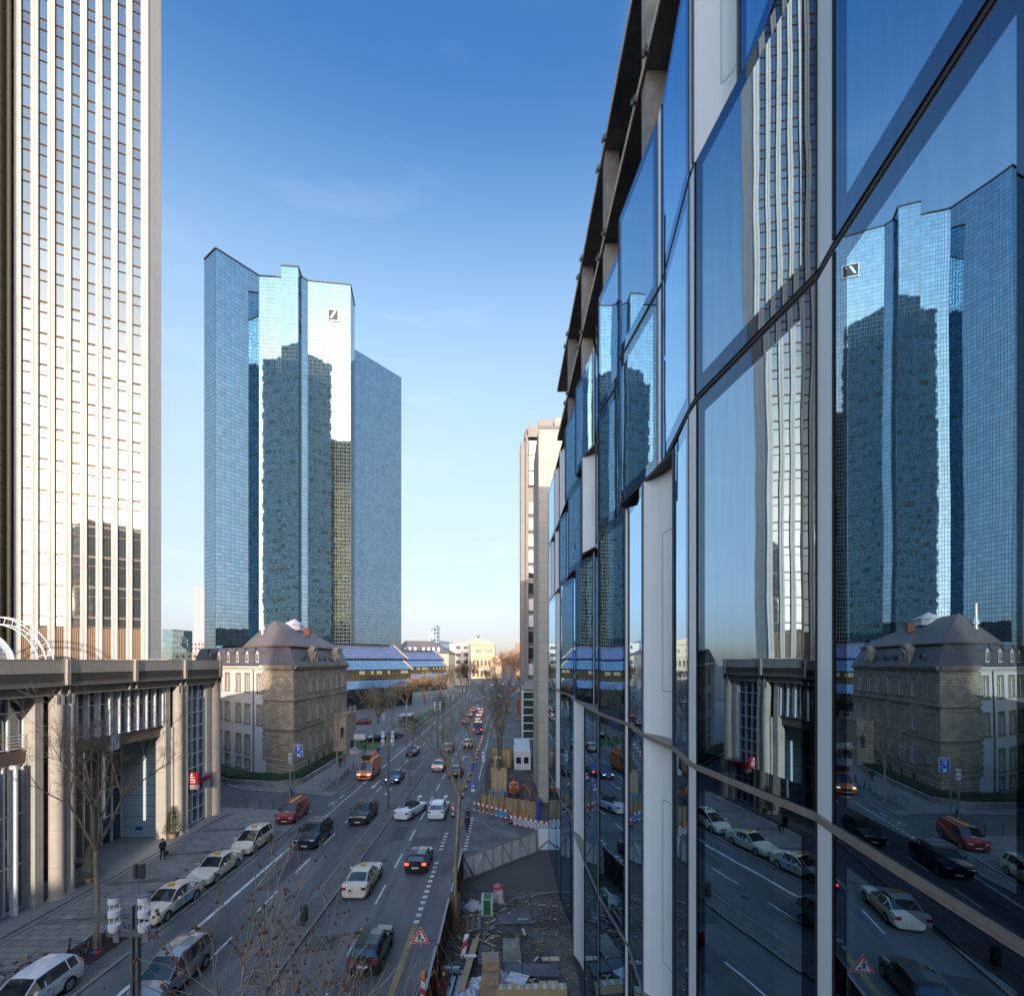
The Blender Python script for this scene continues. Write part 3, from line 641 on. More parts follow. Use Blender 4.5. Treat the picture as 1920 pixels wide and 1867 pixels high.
for i in range(6):
    u = 5.2+3.05*i
    ops += [(u, u+1.25, 11.7, 14.1), (u, u+1.25, 7.4, 9.9)]
    if i < 4: ops += [(u, u+1.25, 3.1, 5.5), (u+.1, u+1.1, .5, 1.75)]
ops.append((2.2, 3.1, 3.6, 5.1))
mb = MB(); wall(mb, A0, A1, (1, 0), 2.3, EZ, [o for o in ops if o[2] > 2], .18, 0, 1); mb.build('street_wall', [stone, trim], SB)
mb = MB(); wall(mb, A0, A1, (1, 0), .0, 2.3, [o for o in ops if o[2] < 2], .32, 0, 1); mb.build('base_wall', [stone_r, trim], SB)
for o in ops:
    small = o[2] < 2
    window(SB, A0, (0, 1), (1, 0), o[0], o[1], o[2], o[3], .32 if small else .18, dark_steel if small else white_frame, None if small else trim, None if small else trim, curt=not small, cross=not small, sw=.2)
mb = MB(); cl = sqrt((C0[0]-A0[0])**2+(C0[1]-A0[1])**2)
wall(mb, A0, C0, nC, 0, 2.3, [], .3, 1, 1); wall(mb, A0, C0, nC, 2.3, EZ, [], .3, 0, 0)
mb.build('corner_wall', [stone, stone_r], SB)
# quoins of the chamfer and the flat frames beside it
mb = MB()
for k in range(30):
    z = 2.3+.43*k; ln = .55 if k % 2 else .85
    q = Vector(C0)+Wd*0+nW*.0; mb.prism([q+nW*.05, q+Wd*ln+nW*.05, q+Wd*ln+nW*.003, q+nW*.003], z, z+.4)
    if z > EZ-.8: break
mb.build('quoins', stone_r, SB)
mb = MB()
for z, h, pr in ((2.3, .18, .12), (6.6, .22, .16), (10.7, .3, .25), (EZ-.25, .3, .35), (EZ+.05, .2, .55)):
    mb.prism([(A0[0]+.003, A0[1]), (A0[0]+pr, A0[1]-pr*.4), (A0[0]+pr, 94), (A0[0]+.003, 94)], z, z+h)
    a = Vector(A0); c = Vector(C0); mb.prism([a+nC*.003, c+nC*.003, c+nC*pr, a+nC*pr+Vector((pr*.4, 0))], z, z+h+.001)
mb.build('cornice', trim, SB)
mb = MB()
for z in (11.3, 7.0): mb.box(-29.295, -29.24, 71.0, 71.15, z, z+2.9); mb.box(-29.295, -29.24, 73.8, 73.95, z, z+2.9); mb.box(-29.295, -29.241, 71.15, 73.8, z+2.75, z+2.9); mb.box(-29.295, -29.241, 71.15, 73.8, z, z+.15)
mb.build('blind_panel', trim, SB)
mb = MB(); opsW = []
for z0, z1, cols in ((11.8, 14.3, 3), (7.2, 9.8, 3), (2.6, 5.2, 3), (.4, 1.7, 3)):
    for c in range(7):
        u = (1.0, 4.6, 7.4, 11., 13.8, 17., 20)[c]
        if c == 0 and z0 < 6: continue
        opsW.append((u, u+1.2, z0, z1))
wall(mb, C0, C1, nW, 0, EZ, opsW, .25, 0, 1); mb.build('rendered_wall', [render_w, trim], SB)
for o in opsW: window(SB, C0, Wd, nW, *o, .25, white_frame, trim, trim, sw=.25)
mb = MB()
for z, h, pr in ((EZ-.45, .25, .12), (EZ-.15, .3, .35)):
    c = Vector(C0); e = Vector(C1); mb.prism([c+nW*.003, e+nW*.003, e+nW*pr, c+nW*pr], z, z+h)
mb.build('white_cornice', mat('cream_cornice', (.72, .68, .58), .7, var=.1), SB)
mb = MB(); q = Vector(C0)+Wd*3.3+nW*.1; mb.tube((q.x, q.y, .2), (q.x, q.y, EZ-.3), .07, n=6); mb.build('downpipe', mat('copper_pipe', (.10, .06, .05), .5, metal=.3), SB)
# roof: steep lower slope, then the shallow upper one
def off(p, nrm, d): return (p[0]-nrm[0]*d, p[1]-nrm[1]*d)
RB = 18.4; base = [(-29.0, 94.2), (-29.0, 70.0), (-34.15, 72.0), (C1[0]-.1, C1[1]-.3), (C1[0]+8, C1[1]+10), (-38, 96)]
up = [(-30.2, 93.4), (-30.2, 71.3), (-33.9, 73.6), (C1[0]+.3, C1[1]+1.2), (C1[0]+7.2, C1[1]+9), (-38, 94.8)]
mb = MB()
for i in range(len(base)):
    j = (i+1) % len(base); mb.poly([(*base[j], EZ+.25), (*base[i], EZ+.25), (*up[i], RB), (*up[j], RB)])
mb.build('mansard_slope', slate, SB)
up2 = [(x+(.35 if i in (0, 1) else 0)*1, y-(.3 if i in (1, 2, 3) else -.2)) for i, (x, y) in enumerate(up)]
MB().poly([(*p, RB-.02) for p in up]).build('flat_roof', slate, SB)
k8 = Vector(C0)+Wd*8.8-nW*1.0; up2[3] = (k8.x, k8.y); up2[4] = (-44.5, 92.5)
r0 = (-36.0, 79.5, 22.6); r1 = (-36.0, 88.0, 22.2); r2 = (-39.6, 84.2, 22.3)
mb = MB(); b_ = [(*p, RB+.12) for p in up2]
mb.poly([b_[1], b_[0], r1, r0]); mb.poly([b_[2], b_[1], r0]); mb.poly([b_[3], b_[2], r0, r2]); mb.poly([b_[0], b_[5], r1]); mb.poly([b_[4], b_[3], r2]); mb.poly([b_[5], b_[4], r2, r1]); mb.poly([r0, r1, r2])
mb.build('upper_roof', tile('plain_tiles', (.24, .20, .195), (.08, .065, .065), .3, .18, .015, rough=.6, var=.12, offset=.5, bump=.4, dirt=.2), SB)
mb = MB()
for i in (0, 1, 2):
    j = i+1; a = Vector((*up2[i], RB)); b = Vector((*up2[j], RB)); mb.tube(a, b, .12, n=6)
mb.tube(b_[1], r0, .07, n=5); mb.build('copper_gutter', copper, SB)
# dormers on the white wing
def dormer(u):
    q = Vector(C0)+Wd*u; mb = MB()
    def PP(a, d, z): v = q+Wd*a-nW*d; return (v.x, v.y, z)
    w2 = .75
    for s in (-w2, w2):
        mb.poly([PP(s, -.05, EZ+.45), PP(s, -.05, 17.6), PP(s, 1.3, 17.9), PP(s, 1.2, EZ+.45)])
    arc = [(-w2-.12, 17.5), (-w2*.6, 18.0), (0, 18.25), (w2*.6, 18.0), (w2+.12, 17.5)]
    for (a, b) in zip(arc, arc[1:]): mb.poly([PP(a[0], -.2, a[1]), PP(b[0], -.2, b[1]), PP(b[0], 1.6, b[1]+.1), PP(a[0], 1.6, a[1]+.1)])
    mb.poly([PP(-w2, -.05, EZ+.45), PP(w2, -.05, EZ+.45), PP(w2, -.05, 17.6), PP(w2*.6, -.05, 18.0), PP(0, -.05, 18.2), PP(-w2*.6, -.05, 18.0), PP(-w2, -.05, 17.6)])
    o = mb.build('dormer', slate, SB)
    f = MB(); pts = [(-.45, EZ+.65), (.45, EZ+.65), (.45, 17.3), (.25, 17.65), (0, 17.8), (-.25, 17.65), (-.45, 17.3)]
    f.poly([PP(a, -.1, z) for a, z in pts]); f.build('dormer_window', white_frame, o)
    g = MB()
    for a0, a1 in ((-.28, -.05), (.05, .28)):
        for z0, z1 in ((EZ+.85, EZ+1.45), (EZ+1.52, 17.25)): g.poly([PP(a0, -.13, z0), PP(a1, -.13, z0), PP(a1, -.13, z1), PP(a0, -.13, z1)])
    g.build('dormer_pane', win_glass, o)
for u in (2.1, 5.2, 8.2, 11.2, 14.4, 17.6): dormer(u)
# carved stone dormers and round windows on the street side
def big_dormer(y, s=1.0):
    mb = MB(); x = -28.95; prof = []
    for (dy, z) in ((-1.2, EZ+.3), (-1.25, 16.3), (-1.0, 17.0), (-.95, 17.6), (-.6, 18.2), (0, 18.6), (.6, 18.2), (.95, 17.6), (1.0, 17.0), (1.25, 16.3), (1.2, EZ+.3)): prof.append((y+dy*s, z))
    n = len(prof); F = [(x, a, z) for a, z in prof]; Bk = [(x-1.5, a, z) for a, z in prof]
    mb.poly(F); mb.poly(Bk[::-1])
    for i in range(n): j = (i+1) % n; mb.poly([F[j], F[i], Bk[i], Bk[j]])
    o = mb.build('stone_dormer', trim, SB)
    f = MB(); f.torus((x+.02, y, 17.0), .62, .12, 'x', 14, 5); f.build('oval_moulding', stone_r, o)
    f = MB(); f.poly([(x+.03, y+.5*cos(a*pi/6), 17.0+.62*sin(a*pi/6)) for a in range(12)]); f.box(x+.035, x+.06, y-.04, y+.04, 16.4, 17.6, 1); f.build('oval_window', [win_glass, white_frame], o)
big_dormer(77.7); big_dormer(88.2, .95)
for y in (74.0, 80.6, 83.0, 85.4):
    mb = MB(); mb.tube((-30.4, y, 16.75), (-29.15, y, 16.75), .42, .42, 12); o = mb.build('round_dormer', slate, SB)
    MB().poly([(-29.14, y+.28*cos(a*pi/6), 16.75+.28*sin(a*pi/6)) for a in range(12)]).build('round_window', win_glass, o)
# porch
mb = MB(); mb.box(-29.25, -27.1, 86.6, 92.4, .01, 7.0); mb.box(-29.2, -26.95, 86.45, 92.55, 7.0, 7.25); mb.box(-29.2, -27.0, 86.5, 92.5, 2.4, 2.55)
for y in (86.7, 89.2, 91.8): mb.box(-27.45, -27.1, y, y+.5, 7.25, 8.3)
mb.box(-27.3, -27.15, 87.2, 91.8, 8.0, 8.15); mb.build('porch', stone_r, SB)
mb = MB(); mb.poly([(-28.1, 86.59, 3.2), (-27.5, 86.59, 3.2), (-27.5, 86.59, 4.9), (-27.8, 86.59, 5.2), (-28.1, 86.59, 4.9)]); mb.poly([(-27.08, 89, .3), (-27.08, 90.6, .3), (-27.08, 90.6, 2.3), (-27.08, 89, 2.3)]); mb.build('porch_opening', dark_in, SB)
mb = MB()
for k in range(5): mb.box(-27.1+.3*k, -26.8+.3*k, 88.6, 91.2, .12, 1.0-.18*k)
mb.build('entrance_steps', mat('pale_step', (.5, .48, .44), .8, var=.1), SB)
mb = MB(); mb.tube((-37.3, 78.2, 19.8), (-37.3, 78.2, 23.7), .23, .23, 10); mb.tube((-37.3, 78.2, 21.0), (-37.3, 78.2, 21.9), .5, .25, 10); mb.build('flue_pipe', mat('bright_steel', (.8, .78, .75), .3, metal=.7, var=0), SB)
mb = MB(); mb.prism([(-36.5, 84), (-34, 84), (-34, 86), (-36.5, 86)], 21.4, 22.3); mb.poly([(-36.7, 83.8, 22.3), (-33.8, 83.8, 22.3), (-35.2, 84.9, 23.3)]); mb.poly([(-33.8, 83.8, 22.3), (-33.8, 86.2, 22.3), (-35.2, 84.9, 23.3)]); mb.poly([(-36.7, 86.2, 22.3), (-36.7, 83.8, 22.3), (-35.2, 84.9, 23.3)]); mb.build('rooflight', mat('rooflight_white', (.7, .7, .7), .4), SB)
mb = MB(); mb.box(-33.2, -32.4, 84, 84.8, 20.4, 21.7); mb.build('chimney', mat('red_brick', (.40, .15, .08), .8, var=.15), SB)
# low retaining wall with hedge round the corner
mb = MB(); pts = [(-27.3, 86), (-27.0, 67.5), (-29.5, 65.8), (-36.5, 67.2), (-52, 80)]
for a, b in zip(pts, pts[1:]):
    t = Vector((b[0]-a[0], b[1]-a[1])); mb.obox(a, t, t.length+.15, .3, .1, .75)
tag(mb.build('garden_wall', concrete), 'low stone retaining wall wrapping the corner of the mansard building', 'wall')
mb = MB(); random.seed(21)
inn = [(-27.4, 86), (-27.35, 67.8), (-29.6, 66.3), (-36.6, 67.7), (-52.3, 80.6)]; inn2 = [(-29.1, 86), (-29.1, 70.0), (-30.4, 69.2), (-35.6, 70.6), (-51.5, 83)]
for k in range(4): mb.prism([inn[k], inn[k+1], inn2[k+1], inn2[k]], .15+.002*k, .9)
for _ in range(5000):
    k = random.choice((0, 0, 1, 2, 3)); s, t_ = random.random(), random.random()
    a = Vector(inn[k]).lerp(Vector(inn[k+1]), s); b = Vector(inn2[k]).lerp(Vector(inn2[k+1]), s); c = a.lerp(b, t_); z = random.uniform(.85, 1.12); r = random.uniform(.05, .12); al = random.random()*6
    mb.poly([(c.x+r*cos(al), c.y+r*sin(al), z), (c.x+r*cos(al+2), c.y+r*sin(al+2), z+.05), (c.x+r*cos(al+4), c.y+r*sin(al+4), z-.03)])
tag(mb.build('hedge', hedge_m), 'clipped green hedge along the foot of the mansard building', 'hedge')
mb = MB()
for a, b in zip(inn, inn[1:]):
    t = Vector((b[0]-a[0], b[1]-a[1])); n_ = int(t.length/.35); 
    for i in range(n_): p = Vector(a)+t*(i/n_)+Vector((.1, -.1)); mb.tube((p.x, p.y, .7), (p.x, p.y, 1.45), .018, n=4)
    mb.tube((a[0]+.1, a[1]-.1, 1.42), (b[0]+.1, b[1]-.1, 1.42), .022, n=4)
tag(mb.build('railing', dark_steel), 'thin dark metal railing on the retaining wall of the mansard building', 'railing')

# ================================================================ savings bank on the left
BK = empty('bank_building', (-34, 35, 0), 'low beige bank building with paired round columns and overhanging metal parapet', 'building')
panel = mat('parapet_metal', (.50, .44, .37), .5, metal=.35, var=.05, scale=.7)
colm = tile('column_render', (.46, .40, .33), (.30, .26, .21), 60, 2.45, .018, var=.03, bump=.15, dirt=.12)
bank_glass = clear_glass('bank_glass', refl=.22, tint=(.22, .26, .27), gcol=(.8, .9, 1), ior=1.7, wav=.015)
PX = -30.0
mb = MB(); mb.box(-60, -29.1, -30, 53.75, .0, .30); mb.box(-60, -28.75, -30, 53.9, .0, .17); mb.build('plinth', kerbm, BK)
mb = MB(); mb.box(-60, PX-.05, -30, 53.7, 15.9, 16.08); mb.build('flat_roof', mat('roof_gravel', (.3, .28, .25), .95, var=.2), BK)
mb = MB()
for y in range(-29, 54, 3):
    mb.box(PX-.25, PX, y+.01, min(y+2.98, 53.75), 15.42, 16.28)
mb.box(PX-.3, PX+.03, -30, 53.78, 16.28, 16.34); mb.build('parapet', panel, BK)
mb = MB()
for k in range(5): mb.box(PX-.22, PX-.05+.045*(k % 2), -30, 53.7, 14.85+.115*k, 14.85+.115*k+.06)
mb.box(PX-.3, PX-.2, -30, 53.6, 14.2, 15.42); mb.box(PX-.16, PX-.01, -30, 53.72, 14.62, 14.83); mb.build('louvre_band', mat('louvre_metal', (.20, .175, .15), .5, metal=.3, var=.05), BK)
mb = MB(); mb.box(PX-1.4, PX+.12, -30, 53.9, 14.55, 14.61); mb.box(PX-.5, PX-.38, -30, 53.8, 14.0, 14.55); mb.box(PX-.75, PX-.1, -30, 53.8, 13.93, 14.0); mb.build('edge_beam', mat('beam_metal', (.34, .29, .24), .5, metal=.3, var=.06), BK)
for y in [34.85+6.4*k for k in range(-10, 3)]+[53.55]:
    mb = MB(); mb.box(PX-.2, PX+.16, y-.14, y-.04, 14.62, 16.36); mb.box(PX-.2, PX+.16, y+.04, y+.14, 14.62, 16.36); mb.box(PX-.45, PX-.1, y-.42, y-.3, 14.0, 14.54); mb.box(PX-.45, PX-.1, y+.3, y+.42, 14.0, 14.54)
    mb.build('parapet_bracket', panel, BK)
for y in (-3.6, 9.2, 22.0, 34.3, 47.0, 53.2):
    for dy, x in ((-.0, PX-.25), (.95, PX-.35)):
        if y > 50 and dy: continue
        mb = MB(); mb.lathe((x, y+dy, 0), [(.52, .3), (.52, .36), (.45, .37), (.42, .5), (.42, 13.3)], 20); mb.box(x-.3, x+.3, y+dy-.3, y+dy-.08, 13.3, 13.95); mb.box(x-.3, x+.3, y+dy+.08, y+dy+.3, 13.3, 13.94)
        mb.build('round_column', colm, BK, smooth=True, sharp=50)
    mb = MB(); mb.box(PX-1.35, PX-.45, y-1.35, y-.75, .3, 13.95); mb.build('stone_pier', tile('pier_slabs', (.47, .43, .37), (.32, .29, .25), .9, 2.45, .016, var=.04, bump=.15, dirt=.12), BK)
def glazed(p0, p1, n, z0, z1, du, hz, mw=.09, glass=None, name='window_bay', deep=.14):
    """one glazed bay: glass, vertical posts and rails"""
    p0 = Vector(p0); p1 = Vector(p1); t = p1-p0; Ln = t.length; t.normalize(); n = Vector(n).normalized()
    g = MB(); g.poly([(p0.x, p0.y, z0), (p1.x, p1.y, z0), (p1.x, p1.y, z1), (p0.x, p0.y, z1)]); o = g.build(name, glass or bank_glass, BK)
    f = MB(); k = max(1, round(Ln/du))
    for i in range(k+1):
        u = Ln*i/k; c = p0+t*u; q = [c-t*mw/2+n*.002, c+t*mw/2+n*.002, c+t*mw/2+n*deep, c-t*mw/2+n*deep]; f.prism(q, z0, z1)
    for z in hz: f.prism([p0+n*.002, p1+n*.002, p1+n*deep*.8, p0+n*deep*.8], z, z+.08)
    f.build('glazing_bars', frame_light, o); return o
XG = -31.35
for (ya, yb) in ((9.9, 20.6), (23.5, 33.0)):
    glazed((XG, ya), (XG, yb), (1, 0), 10.55, 13.95, 1.06, (10.6, 12.9), mw=.13, deep=.2)
    glazed((XG, ya), (XG, yb), (1, 0), .3, 9.75, 1.3, (.35, 3.2, 6.4, 9.6), mw=.12, deep=.2)
    MB().box(XG-.2, XG+.3, ya, yb, 9.76, 10.5).build('spandrel', mat('brown_spandrel', (.17, .12, .09), .6, metal=.2), BK)
for (ya, yb, z) in ((35.9, 39.9, 10.55), (40.9, 46.2, 10.35)):
    glazed((XG, ya), (XG, yb), (1, 0), z, 13.95, 1.0, (z+.05, z+2.3), mw=.16, deep=.3)
    MB().box(XG-.2, XG+.4, ya-.1, yb+.1, z-.85, z-.05).build('spandrel', MATS['brown_spandrel'], BK)
mb = MB()
for y in (39.95, 40.3, 40.6): mb.box(XG-.1, XG+.45, y, y+.14, 9.2, 13.95)
mb.build('stair_fins', frame_light, BK)
for ya, yb, z in ((31.5, 32.9, 10.7), (36.0, 37.4, 10.8), (38.0, 39.8, 10.8), (41.6, 43.4, 10.6), (44.6, 46.2, 10.6)):
    r = MB()
    for k in range(5): r.tube((XG+.42, ya, z+.2*k), (XG+.42, yb, z+.2*k), .025, n=5)
    r.build('balustrade', frame_light, BK)
mb = MB(); mb.box(PX-.75, PX-.5, 22.0+1.5, 33.5, 14.0, 14.55)
# recessed entrance
mb = MB(); mb.poly([(-36, 36.0, .3), (-34.8, 46.3, .3), (-34.8, 46.3, 9.7), (-36, 36, 9.7)]); mb.build('entrance_back', bank_glass, BK)
glazed((-36, 36.0), (-34.9, 46.1), (1, -.1), .32, 9.7, 1.0, (2.6, 5.0, 6.0, 8.0), mw=.12, deep=.2)
MB().box(-40, -31.3, 36.0, 46.2, 9.45, 9.7).build('entrance_soffit', mat('warm_soffit', (.30, .26, .22), .8), BK)
sw_ = MB(); sw_.box(-31.6, -30.3, 46.35, 46.75, .3, 10.2); sw_.build('entrance_side_wall', MATS['pier_slabs'], BK)
sw_ = MB(); sw_.box(-34.8, -31.62, 46.25, 46.5, .3, 9.7); o = sw_.build('blue_glass_panel', mat('pale_blue_glass', (.48, .62, .68), .18, var=.03), BK)
jl = MB()
for k in range(9): jl.box(-34.8, -31.62, 46.243, 46.249, 1.2+k*.95, 1.24+k*.95)
jl.build('panel_joint', dark_steel, o)
ls = MB(); ls.box(-32.86, -32.68, 46.18, 46.23, 1.8, 7.6); ls.build('light_strip', mat('lit_tube', (1, .93, .8), .4, var=0, emit=.32), o)
sg = MB(); sg.box(-33.6, -33.0, 46.22, 46.24, .9, 1.25); sg.build('door_label', blue_m, o)
for ya, w_ in ((40.5, 1.3), (42.9, 1.3)): # lit timber strips deep in the recess
    MB().box(-35.2, -34.9, ya, ya+.35, .3, 9.4).build('inner_pillar', colm, BK)
MB().box(-34.9, -33.9, 35.2, 36.0, .3, 9.6).build('inner_pillar', colm, BK)
for k in range(9): MB().box(-35.0+.04*k, -34.55+.04*k, 37.0+.72*k, 37.14+.72*k, .32, 9.4 if k % 3 else 8.2).build('entrance_fin', colm, BK)
for k in range(7): MB().box(XG+.35, XG+.8, 24.0+1.3*k, 24.12+1.3*k, .32, 9.7).build('facade_fin', frame_light, BK)
for k in range(10): MB().box(XG+.45, XG+.85, 36.2+1.02*k, 36.32+1.02*k, 10.5, 13.9).build('facade_fin', frame_light, BK)
mb = MB(); mb.box(-35.5, -33, 37.0, 40.2, .301, .32); mb.build('door_mat', mat('mat_dark', (.03, .03, .03), .95), BK)
# tall white glazing at the corner with the red sign
wg = glazed((-30.75, 48.6), (-30.75, 52.7), (1, 0), .35, 13.9, .92, [.4+1.35*k for k in range(11)], mw=.12, deep=.22)
sb = MB(); sb.poly([(-30.75, 53.7, .3), (-30.75, 52.9, .3), (-30.75, 52.9, 13.9), (-30.75, 53.7, 13.9)]); sb.box(-60, -30.4, 53.3, 53.7, .3, 15.4); sb.build('end_wall', mat('end_metal', (.22, .21, .20), .6, metal=.2, var=.05), BK)
mb = MB(); mb.box(-60, -38.5, -30, 53.2, .3, 14.5); mb.build('rear_wall', mat('bank_interior', (.12, .11, .10), .9, var=.3, scale=.4), BK)
for z in (4.0, 10.1, 13.97): MB().box(-38.4, XG-.25, -30, 34.5, z-.2, z).build('inner_floor', mat('inner_floor_pale', (.3, .28, .24), .8), BK)
for y in (13, 18, 26.5, 31): MB().lathe((-32.6, y, 0), [(.32, .3), (.32, 13.7)], 14).build('inner_column', colm, BK, smooth=True)
mb = MB()
SG = empty('bank_sign', (-30.2, 48.7, 4.2), 'red cube sign with white S and dot fixed to the corner glazing of the bank', 'sign')
MB().box(-30.5, -29.3, 48.5, 48.8, 4.45, 5.6).build('sign_box', red_m, SG)
s = MB(); yy = 48.49
for (a, b, c, d) in ((.35, .85, .78, .88), (.35, .45, .60, .78), (.35, .85, .52, .62), (.75, .85, .36, .52), (.35, .85, .26, .36)):
    pass
bars = [(.26, .86, .70, .80), (.26, .40, .56, .70), (.26, .94, .46, .56), (.80, .94, .32, .46), (.30, .94, .22, .32)]
for (a, b, c, d) in bars: s.poly([(-30.5+a, yy, 4.45+c), (-30.5+b, yy, 4.45+c), (-30.5+b, yy, 4.45+d), (-30.5+a, yy, 4.45+d)])
s.poly([(-29.9+.12*cos(a*pi/6), yy, 5.42+.12*sin(a*pi/6)) for a in range(12)]); s.build('white_emblem', white_m, SG)
pl_ = MB().box(-30.5, -29.3, 48.5, 48.8, 4.05, 4.44).build('grey_plate', mat('plate_grey', (.45, .46, .46), .5), SG)
b = MB(); b.poly([(-29.65, 48.49, 4.15), (-29.5, 48.49, 4.15), (-29.5, 48.49, 4.34), (-29.65, 48.49, 4.34)]); b.poly([(-29.5, 48.49, 4.15), (-29.42, 48.49, 4.15), (-29.42, 48.49, 4.34), (-29.5, 48.49, 4.34)], 1); b.build('small_emblem', [mat('azure', (.05, .35, .7), .4), red_m], pl_)
b = MB()
for a0, a1 in ((.12, .26), (.36, .52), (.58, .74)): b.poly([(-30.5+a0, 48.49, 4.2), (-30.5+a1, 48.49, 4.2), (-30.5+a1, 48.49, 4.27), (-30.5+a0, 48.49, 4.27)])
b.build('plate_writing', dark_steel, pl_)
RL = empty('red_lettering', (-30.45, 50.5, 4.2), 'red three dimensional letters along the corner glazing of the bank', 'sign')
text('Sparkasse', .95, mat('letter_red', (.5, .02, .03), .4, var=0), RL, (-30.45, 50.75, 4.45), (0, 1, 0), depth=.04, bold=True, sx=.95)
# glass barrel roof with hooped access ladder, on the bank roof
GD = empty('glass_barrel_roof', (-50, 50, 16), 'white hooped glass barrel roof with arched access ladder on top of the bank', 'rooflight')
def hoop(mb, cx, y, R, r, a0=0, a1=180, zc=15.6, n=24, k=6):
    pts = [(cx+R*cos(radians(a0+(a1-a0)*i/n)), y, zc+R*.92*sin(radians(a0+(a1-a0)*i/n))) for i in range(n+1)]
    for a, b in zip(pts, pts[1:]): mb.tube(a, b, r, n=k, cap=False)
    return pts
whit = mat('white_tube', (.8, .79, .77), .35, var=0)
cxd = -48.7
mb = MB(); 
for i, y in enumerate((42.0, 43.5, 45.0, 46.4)): hoop(mb, cxd, y, 3.6, .05)
hoop(mb, cxd, 46.6, 3.75, .17); mb.build('hoop', whit, GD, smooth=True, sharp=60)
mb = MB()
for a in (25, 60, 90, 120, 150): x = cxd+3.6*cos(radians(a)); z = 15.6+3.6*.92*sin(radians(a)); mb.tube((x, 36, z), (x, 46.5, z), .04, n=5)
mb.build('purlin', whit, GD)
mb = MB()
for i in range(16):
    a, b = radians(180*i/16), radians(180*(i+1)/16)
    mb.poly([(cxd+3.58*cos(a), 36, 15.6+3.3*sin(a)), (cxd+3.58*cos(a), 46.5, 15.6+3.3*sin(a)), (cxd+3.58*cos(b), 46.5, 15.6+3.3*sin(b)), (cxd+3.58*cos(b), 36, 15.6+3.3*sin(b))])
mb.poly([(cxd+3.58*cos(radians(180*i/16)), 46.5, 15.6+3.3*sin(radians(180*i/16))) for i in range(17)])
mb.build('glass_skin', clear_glass('dome_glass', refl=.35, tint=(.6, .66, .66), ior=1.7), GD)
mb = MB()
P1 = hoop(mb, cxd, 48.2, 4.55, .05, 0, 180); P2 = hoop(mb, cxd, 49.0, 4.55, .05, 0, 180)
for a, b in list(zip(P1, P2))[::1]: mb.tube(a, b, .03, n=4)
P3 = hoop(mb, cxd, 48.2, 5.3, .045, 0, 180); P4 = hoop(mb, cxd, 49.0, 5.3, .045, 0, 180)
for a, b in list(zip(P1, P3))[::2]+list(zip(P2, P4))[::2]: mb.tube(a, b, .03, n=4)
mb.build('arched_ladder', whit, GD, smooth=True, sharp=60)
MB().box(-39.6, -33.2, 50.2, 52.8, 16.0, 16.42).build('roof_plant', mat('tan_plinth', (.42, .33, .22), .8), BK)

# ================================================================ tall beige ribbed tower, left edge
FT = empty('ribbed_office_tower', (-52, 62, 0), 'beige ribbed office tower with narrow mirror window strips rising beyond the left edge', 'tower')
F0 = Vector((-54.3, 56.3)); F1 = Vector((-43.5, 62.0)); ft = (F1-F0); FL = ft.length; ft.normalize(); fn = Vector((ft.y, -ft.x))
fglass = curtain('tower_mirror', (.22, .25, .255), (.10, .07, .055), 50, 3.54, .0, .12, metal=.8, tilt=.006, wav=.006, rough=.03)
MB().prism([F0-fn*.35, F1-fn*.35, (-43.85, 64.1), (-56.2, 79), (-72, 79), (-72, 50), (-54.8, 44)], 0, 142).build('core', curtain('tower_core_grid', (.16, .14, .10), (.42, .27, .16), 1.5, 1.77, .35, .3, lit=.5, litcol=(.62, .55, .36), metal=.4), FT)
def su(px): r = (px-948)/955; return FL*((r*56.3+54.3)/(10.8-5.7*r))
edges = [27, 40.5, 58.5, 72.5, 90, 103.5, 121, 134, 151, 163.5, 180, 192.5, 209, 221, 237, 248.5, 264.5, 278.3]
us = [su(e) for e in edges]
for i in range(0, 18, 2):
    a, b = us[i], us[i+1]; m_ = (a+b)/2; mb = MB()
    lo, hi = F0+ft*a-fn*.05, F0+ft*b-fn*.05
    for z in range(0, 142, 7):
        mb.prism([lo-fn*.25, hi-fn*.25, hi+fn*.25, (F0+ft*(m_+.05))+fn*.20, (F0+ft*(m_+.05))+fn*.12, (F0+ft*(m_-.05))+fn*.12, (F0+ft*(m_-.05))+fn*.20, lo+fn*.25], z+.012, z+7, cap=False)
    mb.build('stone_rib', stone_lt, FT)
for i in range(1, 17, 2):
    a, b = us[i], us[i+1]; p, q = F0+ft*a-fn*.12, F0+ft*b-fn*.12
    mb = MB(); mb.poly([(p.x, p.y, 20.2), (q.x, q.y, 20.2), (q.x, q.y, 141), (p.x, p.y, 141)])
    br = mb; br.cur = 1; z = 20.15
    k = 0
    while True:
        for dz in (0, 1.2):
            z = 37.9+3.54*(k-5)+dz
            if z < 20: continue
            if z > 141: break
            br.prism([p, q, q+fn*.1, p+fn*.1], z, z+.07)
        if z > 141: break
        k += 1
    br.build('window_strip', [fglass, mat('dark_bronze', (.10, .065, .05), .5, metal=.4, var=0)], FT)
    fl = MB(); nfl = 5
    for j in range(nfl): u = a+(b-a)*(j+.15)/nfl; c = F0+ft*u-fn*.1; fl.prism([c, c+ft*(b-a)/nfl*.55, c+ft*(b-a)/nfl*.55+fn*.12, c+fn*.12], 0, 20.1)
    fl.poly([(p.x, p.y, 0), (q.x, q.y, 0), (q.x, q.y, 20.1), (p.x, p.y, 20.1)]); fl.build('fluted_panel', mat('brown_flutes', (.27, .18, .11), .6, metal=.2, var=.1), FT)
MB().poly([(-43.49, 62.0, 0), (-43.35, 64.1, 0), (-43.35, 64.1, 142), (-43.49, 62.0, 142)]).build('end_wall', tile('end_cladding', (.47, .46, .43), (.30, .29, .27), 1.0, 3.54, .02, var=.02, bump=.1, dirt=.04), FT)
